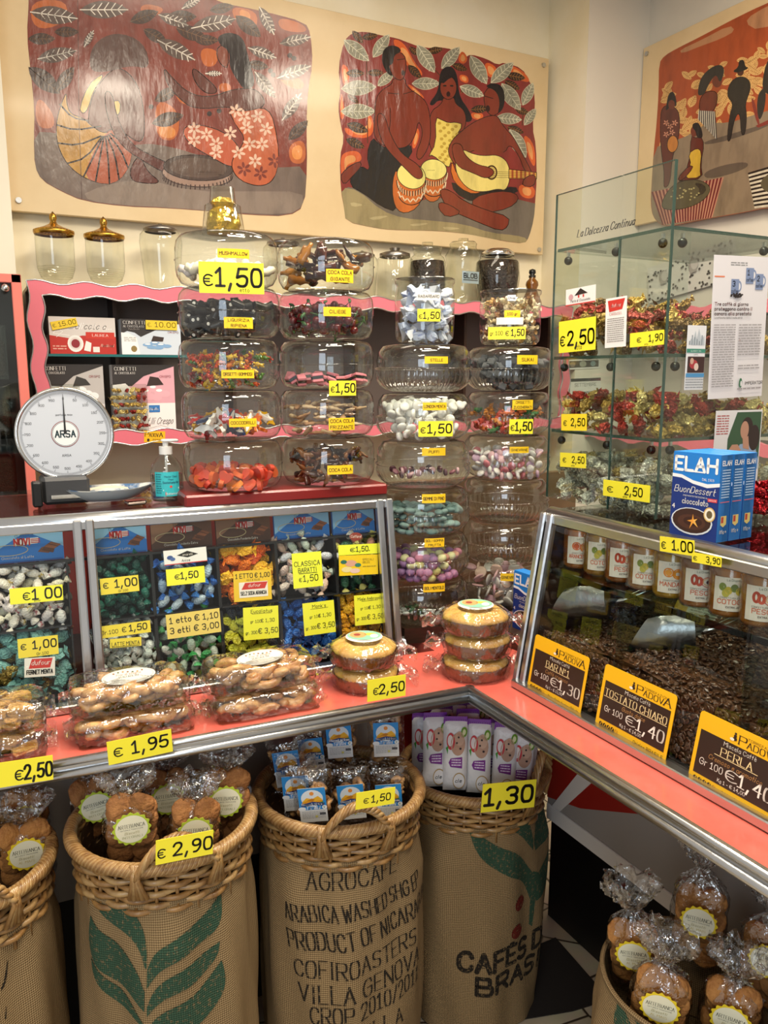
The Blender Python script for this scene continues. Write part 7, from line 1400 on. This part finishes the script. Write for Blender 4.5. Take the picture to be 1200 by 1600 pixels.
pan = thing('mural_panel', 'long cream wall panel with two painted scenes of people among leaves', 'mural', M.Translation((pb.x, YP, pb.z)))
Pi = M.Translation((-pb.x, -YP, -pb.z))
m = MB(); m.box(pb.x, YP, pb.z, pt.x, YP + .02, pt.z, PANM, .002); m.build('panel_board', pan).matrix_basis = Pi
for x, y in ((29, 313), (849, 102), (842, 390)): m = MB(); q = onY(x, y, YP); m.cyl(.009, 0, .006, ALU, 20, M.Translation(q) @ M.Rotation(pi / 2, 4, 'X')); m.build('standoff', pan).matrix_basis = Pi
S1L = [(105, -80), (104, 0), (97, 130), (110, 250), (125, 400), (122, 500), (125, 600), (150, 650), (220, 690), (300, 725), (450, 745), (600, 750), (800, 765), (900, 775), (1040, 780), (1098, 745), (1108, 600), (1105, 450), (1110, 330), (1128, 230), (1120, 120), (1100, 80), (950, 40), (770, 5), (740, -40), (700, -80)]
a = Mural(2.3077, 0, 0, WB, S1L); clipmural(a, '7c3428', None, None)
for L in ([(105, 0), (250, 0), (230, 90), (120, 110)], [(830, 20), (930, 40), (925, 110), (850, 80)], [(1000, 60), (1095, 85), (1110, 120), (1010, 110)], [(720, 170), (790, 180), (780, 240), (730, 240)], [(130, 340), (190, 400), (200, 465), (128, 460)], [(560, 350), (650, 400), (640, 510), (560, 500)], [(620, 290), (680, 330), (690, 380), (640, 370)], [(1040, 520), (1100, 500), (1104, 590), (1045, 590)], [(790, 300), (830, 300), (835, 330), (790, 330)], [(1010, 250), (1100, 290), (1090, 330), (1010, 300)], [(520, 10), (600, 30), (560, 60), (500, 40)]): a.fill(L, 'b9602c', 2)
for L in ([(860, 30), (905, 45), (900, 85), (870, 75)], [(570, 450), (635, 460), (630, 500), (575, 495)], [(1050, 530), (1090, 520), (1090, 575), (1055, 575)]): a.fill(L, 'd98a45', 2)
a.fill([(123, 475), (200, 478), (300, 505), (420, 540), (520, 515), (620, 530), (720, 560), (850, 600), (1000, 605), (1107, 598), (1098, 742), (1040, 778), (900, 773), (600, 748), (450, 743), (300, 723), (220, 688), (150, 648), (125, 600)], '75655c', 1)
a.fill([(300, 690), (500, 640), (700, 690), (900, 690), (1090, 690), (1095, 742), (1040, 775), (800, 762), (600, 748), (450, 740), (320, 725)], '8a7a6e', 1)
for x, y, l, d in ((150, 140, 100, 0), (160, 290, 150, 40), (235, 285, 110, -55), (600, 340, 100, -30), (605, 430, 120, -15), (655, 60, 110, 0), (895, 95, 120, 40), (745, 145, 90, 0), (1075, 470, 100, -45), (240, 115, 90, 0), (800, 30, 90, -10), (690, 120, 120, 20), (930, 235, 80, 10), (560, 130, 100, 30), (520, 60, 110, -20)): a.leaf(x, y, l, d, '43302b', '7d5a40', .42, 2)
for x, y, l, d in ((195, 55, 175, 8), (375, 35, 175, 0), (205, 198, 145, -12), (625, 72, 115, 20), (770, 85, 165, -12), (690, 12, 80, -30), (962, 75, 115, 62), (1065, 145, 115, -12), (945, 190, 110, 20), (635, 180, 155, 28), (1060, 260, 130, -20), (955, 305, 120, 52), (1052, 385, 120, -55), (320, 140, 70, -60), (770, 265, 60, 0)): a.leaf(x, y, l, d, '5b4a44', 'e6dccf', .36, 4)
SK, OL = '5e2e26', '2a1815'
a.fill([(315, 445), (330, 345), (380, 272), (430, 235), (500, 300), (524, 430), (515, 525), (440, 475), (400, 462), (370, 485), (330, 458)], SK, 2, OL)
a.fill([(320, 255), (330, 160), (415, 112), (520, 150), (545, 250), (470, 235), (380, 262)], '51352f', 2)
a.fill([(470, 600), (505, 555), (530, 618), (585, 660), (520, 662), (470, 650)], SK, 2, OL)
a.fill([(240, 330), (222, 370), (202, 440), (205, 520), (240, 592), (300, 642), (380, 667), (432, 650), (466, 602), (478, 540), (440, 455), (380, 485), (330, 455), (300, 425), (255, 412), (240, 375)], 'b98a3c', 2, OL)
a.fill([(300, 640), (330, 560), (370, 485), (440, 455), (478, 540), (466, 602), (432, 650), (380, 667)], 'a8573a', 1)
for L in ([(215, 375), (260, 425), (320, 435)], [(205, 450), (270, 470), (365, 455)], [(205, 515), (280, 525), (365, 490)], [(240, 590), (310, 570), (370, 490)], [(300, 640), (335, 570), (372, 490)], [(345, 655), (360, 570), (375, 490)], [(395, 665), (390, 570), (380, 490)], [(430, 650), (415, 560), (385, 488)], [(462, 605), (435, 540), (390, 485)], [(475, 545), (440, 510), (395, 480)]): a.line(L, '2a1c18', 6)
a.fill([(285, 392), (318, 305), (365, 268), (372, 278), (335, 330), (318, 392), (300, 412)], 'c9a545', 1, OL); a.fill([(405, 365), (435, 362), (432, 415), (412, 410)], 'c9a545', 1, OL)
a.fill([(372, 330), (405, 330), (422, 430), (472, 522), (560, 568), (612, 590), (618, 618), (590, 622), (535, 592), (440, 532), (392, 445)], SK, 2, OL)
a.oval(712, 628, 128, 46, '9b7f70', .06, OL)
for k in range(22): t = pi * (.05 + .9 * k / 21); a.line([(712 + 122 * cos(t), 622 + 44 * sin(t)), (712 + 127 * cos(t), 640 + 44 * sin(t))], '3a2520', 4)
a.oval(715, 605, 126, 46, '4b3a33', .06, OL); a.oval(715, 605, 105, 36, '5f4c42', .06)
a.fill([(842, 320), (930, 318), (965, 385), (870, 412), (840, 382), (700, 396), (640, 350), (600, 300), (588, 240), (618, 278), (680, 338), (760, 352)], SK, 2, OL); a.fill([(690, 240), (730, 268), (795, 330), (745, 342), (700, 295)], SK, 2, OL)
a.fill([(786, 165), (822, 165), (824, 245), (800, 238), (780, 202)], '7d4030', 1, OL); a.fill([(783, 130), (830, 114), (878, 135), (895, 205), (925, 312), (880, 322), (862, 300), (825, 240), (830, 185), (790, 160)], '231b1e', 2)
a.fill([(660, 462), (702, 445), (800, 470), (860, 520), (870, 590), (830, 605), (760, 565), (700, 532), (664, 495)], 'b8583a', 2, OL); a.fill([(820, 388), (870, 405), (972, 380), (1002, 500), (1006, 595), (980, 662), (920, 673), (850, 642), (828, 580), (890, 505), (850, 452)], 'bd5f3a', 2, OL)
for x, y in ((700, 465), (700, 505), (745, 485), (780, 518), (830, 480), (850, 400), (880, 420), (930, 420), (890, 460), (960, 465), (900, 520), (945, 520), (920, 580), (860, 550), (780, 550)): a.flower(x, y, 25, 'e0bda6', 6)
for x, y in ((880, 610), (940, 625), (990, 580)): a.flower(x, y, 26, '7a3020', 6)
for x, y in ((1045, 200), (1060, 210), (975, 255), (985, 270), (790, 400), (755, 410), (545, 385)): a.oval(x, y, 9, 9, '2a1a1c')
a.line([(280, -60), (284, 400), (295, 720)], '4a2c26', 2, 0)
o = a.m.build('painted_scene', pan); o.matrix_basis = Pi; o['label'] = 'painting of two seated women with a basket'
# second scene: drummer, singing woman, guitar player
S2L = [(165, 182), (200, 147), (260, 140), (330, 158), (400, 170), (450, 190), (520, 215), (620, 210), (680, 240), (702, 258), (730, 242), (800, 262), (850, 290), (880, 278), (960, 305), (990, 360), (1012, 400), (1018, 480), (1005, 570), (1022, 650), (1025, 800), (1018, 900), (1012, 980), (990, 1060), (970, 1088), (880, 1078), (800, 1060), (700, 1042), (560, 1030), (380, 1028), (300, 1018), (172, 990), (165, 930), (150, 850), (145, 700), (165, 620), (150, 560), (138, 480), (150, 400), (138, 300)]
b = Mural(2.857, 480, 0, WB, S2L); clipmural(b, '84302c', None, None)
FL = ([(150, 280), (185, 300), (190, 370), (160, 390)], [(155, 400), (170, 520), (150, 540), (145, 460)], [(160, 560), (230, 600), (270, 600), (265, 560), (300, 530), (290, 620), (180, 610)], [(160, 680), (230, 670), (250, 720), (170, 740), (155, 800), (148, 720)], [(370, 170), (430, 185), (480, 280), (520, 330), (500, 345), (440, 290)], [(440, 370), (480, 390), (530, 440), (500, 440)], [(680, 330), (720, 340), (720, 375), (680, 360)], [(730, 500), (790, 505), (780, 540), (735, 530)], [(790, 270), (850, 300), (840, 350), (800, 340)], [(900, 285), (970, 320), (1000, 370), (950, 360), (900, 330)], [(960, 590), (1015, 640), (1020, 760), (985, 700)], [(940, 820), (1018, 830), (1015, 890), (950, 880)], [(490, 560), (505, 600), (480, 670), (465, 650)], [(270, 500), (300, 540), (280, 600), (265, 570)], [(690, 220), (720, 260), (700, 290), (670, 270)])
for L in FL: b.fill(L, 'd4602e', 2)
for L in FL: cx_, cy2 = sum(p[0] for p in L) / len(L), sum(p[1] for p in L) / len(L); b.fill([(cx_ + (x - cx_) * .55, cy2 + (y - cy2) * .6) for x, y in L], 'e29a5c', 2)
b.fill([(150, 830), (280, 850), (400, 930), (560, 880), (640, 890), (1020, 885), (1012, 980), (990, 1060), (970, 1087), (880, 1077), (800, 1059), (700, 1041), (560, 1029), (380, 1027), (300, 1017), (172, 989), (165, 930)], '6f665c', 1)
b.fill([(150, 835), (230, 850), (330, 940), (430, 975), (560, 985), (700, 1000), (820, 1040), (930, 1050), (985, 1065), (970, 1087), (880, 1077), (700, 1041), (560, 1029), (380, 1027), (300, 1017), (172, 989), (165, 930)], '9a8c66', 1)
for L in ([(190, 900), (260, 915), (200, 925)], [(270, 970), (380, 960), (300, 985)], [(450, 1000), (560, 995), (480, 1012)], [(600, 1010), (700, 1020), (620, 1028)]): b.fill(L, 'b3a57c', 1)
for x, y, l, d in ((225, 165, 75, 50), (280, 163, 75, -10), (215, 327, 85, 0), (305, 325, 75, 0), (205, 440, 65, 40), (225, 570, 105, 20), (215, 640, 95, 25), (480, 230, 65, 40), (570, 225, 75, -10), (480, 320, 85, 45), (680, 300, 75, 20), (770, 487, 85, -5), (930, 342, 90, 10), (915, 380, 80, 30), (960, 497, 70, 20), (930, 580, 80, 20), (700, 395, 50, -60)): b.leaf(x, y, l, d, '36241a', '9a6a3a', .42, 2)
for L in ([(265, 250), (270, 640)], [(560, 300), (600, 345)], [(820, 370), (812, 420)], [(965, 480), (960, 560)]): b.line(L, '4a3020', 4, 0)
for x, y, l, d in ((220, 225, 145, 40), (330, 205, 125, -55), (230, 392, 155, -3), (352, 350, 100, -42), (228, 497, 155, 0), (530, 262, 145, 58), (640, 258, 125, -50), (530, 373, 125, 0), (735, 407, 115, 22), (765, 312, 145, 60), (870, 325, 135, -42), (910, 432, 145, 55), (985, 420, 110, -65), (900, 530, 115, 5), (995, 522, 90, -55), (940, 640, 145, 60)): b.leaf(x, y, l, d, '8f8d7a', 'ddd8bd', .42, 3, 'c9c5aa')
SK2, OB = '7c3222', '1d1210'
b.fill([(590, 330), (612, 298), (650, 296), (672, 340), (678, 430), (722, 490), (742, 540), (700, 548), (680, 480), (590, 440), (560, 475), (542, 462), (585, 410)], '17131a', 2)
b.fill([(608, 430), (655, 430), (662, 465), (702, 490), (712, 545), (690, 600), (580, 560), (575, 650), (602, 720), (570, 692), (540, 640), (545, 500), (600, 465)], SK2, 2, OB); b.oval(630, 392, 37, 52, SK2, 0, OB); b.oval(630, 420, 9, 12, '2a1010'); b.oval(614, 383, 8, 4, '1d1210'); b.oval(645, 383, 8, 4, '1d1210')
b.fill([(592, 340), (612, 305), (650, 302), (668, 345), (640, 345), (600, 380)], '17131a', 1)
b.fill([(572, 522), (602, 536), (632, 549), (662, 545), (697, 556), (655, 620), (640, 745), (618, 742), (560, 690), (540, 700), (575, 640)], 'e0c963', 1, OB)
for i in range(26): b.oval(590 + (i * 37) % 90 * (.7 if i > 12 else 1), 550 + i * 7, 8, 7, 'b89a3c')
b.fill([(290, 612), (265, 690), (282, 765), (240, 740), (200, 762), (190, 830), (250, 862), (330, 922), (400, 947), (385, 870), (402, 740), (470, 690), (462, 640), (350, 662), (320, 642)], '1f1d1f', 1, OB)
b.fill([(147, 792), (165, 760), (232, 716), (245, 740), (200, 790), (165, 826)], SK2, 1, OB)
b.fill([(380, 350), (380, 375), (332, 402), (305, 440), (300, 530), (296, 602), (330, 652), (440, 667), (482, 610), (497, 530), (520, 600), (482, 690), (502, 722), (546, 652), (553, 560), (540, 470), (510, 430), (440, 388), (438, 345)], SK2, 2, OB)
b.line([(370, 480), (372, 560), (350, 640)], OB, 3); b.line([(360, 415), (410, 420)], OB, 3); b.line([(430, 420), (480, 405)], OB, 3)
b.fill([(362, 262), (366, 312), (392, 352), (424, 360), (440, 322), (442, 262), (420, 232), (388, 235)], SK2, 1, OB); b.fill([(332, 262), (340, 220), (372, 200), (412, 210), (420, 232), (387, 246), (384, 286), (362, 292), (386, 342), (360, 332), (338, 292)], '1a1517', 2); b.oval(428, 325, 8, 12, '2a1010'); b.line([(400, 268), (436, 262)], OB, 3, 0)
for (cx_, cy2, rx, ry, body) in ((565, 757, 58, 46, [(508, 760), (515, 840), (524, 885), (556, 905), (592, 888), (618, 800), (622, 760)]), (465, 785, 66, 56, [(398, 750), (380, 810), (382, 890), (402, 940), (440, 953), (490, 930), (520, 870), (530, 795)])):
    b.fill(body, 'c2662c', 1, OB); b.oval(cx_, cy2, rx, ry, 'e6dc80', .5 if cx_ < 500 else .15, OB)
    n = 16
    for k in range(n):
        t = .1 + (pi - .2) * k / (n - 1); px_, py = cx_ + rx * 1.0 * cos(t) , cy2 + ry * .95 * sin(t) + (8 if cx_ > 500 else 14); b.line([(px_, py), (px_ * .97 + cx_ * .03, py + 24)], '2a1512', 4, 0)
        b.line([(px_ + 4, py + 2), (px_ * .97 + cx_ * .03 + 4, py + 24)], 'e3c9a0', 3, 0)
    b.line([(cx_ + rx * .95 * cos(t), cy2 + ry * sin(t) + 52 + (10 if k % 2 else -6)) for k, t in enumerate([.2 + 2.7 * q / 13 for q in range(14)])], 'e9d2b0', 5, 0)
    b.line([(cx_ + rx * .9 * cos(t), cy2 + ry * sin(t) + 74) for t in [.3 + 2.5 * q / 10 for q in range(11)]], '2a1512', 4, 0)
b.fill([(310, 502), (346, 512), (370, 600), (422, 690), (500, 735), (522, 788), (490, 805), (430, 745), (350, 662), (318, 592)], SK2, 2, OB)
b.fill([(640, 800), (722, 868), (830, 850), (930, 828), (945, 862), (830, 882), (740, 907), (655, 860)], '17151a', 1)
b.fill([(740, 882), (850, 852), (930, 860), (946, 892), (900, 930), (800, 952), (735, 930)], SK2, 1, OB); b.fill([(592, 840), (640, 850), (700, 898), (800, 938), (902, 968), (897, 1012), (862, 1032), (762, 992), (640, 940), (600, 890)], SK2, 1, OB); b.fill([(588, 900), (640, 915), (692, 952), (622, 972), (585, 932)], SK2, 1, OB)
b.fill([(798, 520), (742, 545), (682, 590), (642, 630), (625, 682), (662, 742), (700, 760), (692, 700), (760, 660), (880, 690), (902, 640), (945, 692), (972, 770), (1010, 780), (962, 690), (922, 612), (872, 560), (848, 512)], SK2, 2, OB); b.fill([(760, 560), (870, 565), (900, 620), (880, 690), (790, 692), (730, 668)], SK2, 1)
b.fill([(645, 712), (640, 782), (682, 842), (742, 868), (800, 850), (720, 830), (668, 780)], 'cf6d2a', 1, OB)
b.fill([(692, 664), (662, 700), (664, 780), (722, 850), (792, 858), (852, 842), (888, 852), (908, 792), (896, 722), (850, 690), (792, 696), (740, 688)], 'e8d67c', 2, OB)
b.fill([(900, 755), (1024, 770), (1024, 798), (900, 797)], 'd9a54c', 0, OB)
for k in range(6): b.fill([(912 + k * 19, 758 + k * 2), (921 + k * 19, 759 + k * 2), (921 + k * 19, 797), (912 + k * 19, 797)], 'a8502a', 0)
b.oval(823, 770, 26, 33, '3a2010'); b.oval(823, 770, 20, 26, 'c9b060')
for k in range(4): b.line([(790, 765 + k * 9), (1020, 772 + k * 7)], '4a3018', 1.5, 0)
b.fill([(640, 640), (662, 742), (740, 772), (800, 800), (838, 775), (822, 748), (755, 735), (700, 690), (690, 640)], SK2, 2, OB); b.fill([(965, 800), (1000, 778), (1024, 790), (1010, 835), (960, 830)], SK2, 1, OB)
b.fill([(792, 400), (788, 462), (810, 512), (842, 517), (872, 480), (872, 420), (842, 382)], SK2, 1, OB); b.fill([(793, 388), (820, 370), (862, 376), (882, 412), (880, 480), (848, 514), (862, 455), (842, 402)], '1a1517', 2); b.oval(806, 485, 10, 15, '2a1010'); b.line([(790, 428), (830, 440)], OB, 3, 0)
o = b.m.build('painted_scene', pan); o.matrix_basis = Pi; o['label'] = 'painting of a drummer, a singing woman and a guitar player'
# third scene on the right wall
XP = RX - .03; WR = lambda p: onX(p.x, p.y, XP - p.z)
ptl, pbl = onX(1005, 76, XP), onX(1005, 350, XP); y1_ = ptl.y; y0_ = -.1
pan3 = thing('mural_panel', 'cream wall panel with a painted coffee harvest scene on the right wall', 'mural', M.Translation((XP, y1_, pbl.z))); P3 = M.Translation((-XP, -y1_, -pbl.z))
m = MB(); m.box(XP, y0_, pbl.z, XP + .02, y1_ - .002, ptl.z, PANM, .002); m.build('panel_board', pan3).matrix_basis = P3
m = MB(); q = onX(1011, 84, XP); m.cyl(.009, 0, .006, ALU, 20, M.Translation(q) @ M.Rotation(-pi / 2, 4, 'Y')); m.build('standoff', pan3).matrix_basis = P3
S3L = [(632, 330), (660, 290), (730, 250), (850, 190), (1000, 110), (1120, 50), (1200, 15), (1330, -50), (1330, 1110), (1200, 1080), (1110, 1100), (1000, 1120), (880, 1140), (760, 1165), (680, 1180), (640, 1170), (600, 1130), (588, 1060), (592, 980), (605, 780), (620, 640), (630, 480)]
c = Mural(3.3333, 840, 0, WR, S3L); clipmural(c, 'a34a26', None, None)
c.fill([(740, 260), (850, 210), (1000, 130), (1030, 160), (960, 200), (850, 240), (750, 280)], 'b5805a', 1); c.fill([(1080, 120), (1120, 70), (1330, -30), (1330, 80), (1150, 160)], 'b5805a', 1)
rn = random.Random(9)
for i in range(240):
    x, y = rn.uniform(630, 1330), rn.uniform(160, 760); 
    if not all(inside((x + dx, y + dy), S3L) for dx, dy in ((-38, 0), (38, 0), (0, -40))) or y > 770 - (x - 600) * .33 or y < 430 - (x - 640) * .35: continue
    c.leaf(x, y, rn.uniform(52, 75), rn.uniform(-90, -10) if i % 3 else rn.uniform(-10, 40), 'd8ab6a', '9a5f30', .5, 2)
c.fill([(606, 770), (680, 745), (800, 700), (880, 640), (1000, 640), (1120, 600), (1330, 540), (1330, 1108), (1200, 1078), (1110, 1098), (1000, 1118), (880, 1138), (760, 1163), (680, 1178), (640, 1168), (600, 1128), (590, 1060), (593, 980)], '86745f', 1)
c.fill([(860, 740), (1000, 700), (1200, 640), (1200, 660), (1000, 730), (880, 755)], '5d5146', 1); c.fill([(860, 900), (960, 860), (1090, 840), (1100, 870), (1000, 910), (880, 935)], '5d5146', 2)
def stripes(q, n, c1, c2):
    c.fill(q, c2, 0)
    for k in range(n):
        t0, t1 = k / n, (k + .5) / n; L = lambda A, B, t: (A[0] + (B[0] - A[0]) * t, A[1] + (B[1] - A[1]) * t); c.fill([L(q[0], q[1], t0), L(q[0], q[1], t1), L(q[3], q[2], t1), L(q[3], q[2], t0)], c1, 0)
stripes([(592, 1000), (970, 922), (910, 1132), (650, 1172)], 20, '6a2028', 'b8806a'); stripes([(1095, 900), (1130, 1085), (1330, 1060), (1330, 830)], 9, '26211f', 'cfc4ae')
c.fill([(640, 1060), (700, 960), (800, 930), (880, 950), (905, 990), (860, 1050), (760, 1090), (660, 1095)], '57503c', 2, '2a2418'); c.fill([(810, 950), (870, 960), (880, 1000), (820, 1030), (850, 990)], '332c26', 1)
for k in range(24): c.oval(690 + rn.random() * 150, 975 + rn.random() * 70, 5, 4, 'a8a070')
c.fill([(1150, 960), (1200, 900), (1330, 860), (1330, 1010), (1200, 1010)], '57503c', 2)
c.fill([(640, 600), (650, 560), (680, 545), (720, 560), (740, 600), (738, 700), (720, 760), (700, 830), (690, 960), (655, 985), (660, 900), (645, 800), (638, 700)], '5a2a20', 2, OB); c.fill([(668, 560), (680, 490), (705, 472), (722, 510), (724, 560), (700, 545), (668, 580)], '1d1718', 2); c.oval(698, 545, 17, 24, '6b3224')
for x, y in ((670, 640), (690, 660), (700, 690), (670, 700), (715, 640)): c.flower(x, y, 16, 'c98a70', 5)
c.oval(703, 750, 28, 44, 'c07a35', .1, OB)
c.fill([(840, 560), (850, 500), (890, 470), (940, 480), (930, 560), (900, 590), (850, 590)], '6b3224', 2, OB); c.oval(935, 420, 26, 36, '6b3224'); c.fill([(832, 480), (850, 400), (910, 345), (960, 335), (975, 370), (950, 440), (930, 380), (890, 440), (870, 490), (840, 500)], '2c2826', 2)
stripes([(838, 575), (925, 580), (935, 730), (835, 620)], 9, 'c9c0b0', '35302e')
c.fill([(985, 500), (1000, 430), (1050, 395), (1100, 410), (1112, 460), (1080, 540), (1090, 600), (1082, 700), (1060, 705), (1055, 600), (1040, 590), (1020, 640), (1005, 735), (985, 735), (1000, 600), (1020, 540)], '26221f', 2, OB); c.oval(1056, 372, 18, 24, '4a261c'); c.fill([(1015, 372), (1045, 350), (1048, 315), (1075, 310), (1082, 348), (1098, 350), (1090, 362), (1040, 380)], '1d1a19', 1)
c.fill([(1160, 470), (1200, 280), (1330, 200), (1330, 500), (1220, 500)], '2b2422', 2); c.fill([(1110, 520), (1125, 510), (1160, 640), (1145, 655)], '7a3028', 1); c.fill([(1150, 480), (1190, 450), (1185, 560), (1155, 640), (1140, 560)], '2a2624', 2); c.fill([(1135, 655), (1200, 625), (1330, 580), (1330, 600), (1150, 665)], '7a3028', 0)
c.fill([(800, 700), (820, 720), (850, 710), (868, 750), (850, 850), (860, 930), (760, 940), (730, 945), (790, 860)], '5e2a20', 1, OB); c.fill([(785, 800), (830, 770), (855, 790), (845, 880), (850, 925), (760, 930), (800, 860)], 'd0a83a', 1, OB); c.oval(815, 685, 18, 28, '6b3224'); c.fill([(805, 645), (835, 635), (855, 670), (862, 720), (830, 720), (822, 680), (808, 670)], '1d1718', 2); c.fill([(725, 930), (790, 860), (815, 870), (750, 945)], '6b3224', 1, OB)
o = c.m.build('painted_scene', pan3); o.matrix_basis = P3; o['label'] = 'painting of people harvesting coffee'
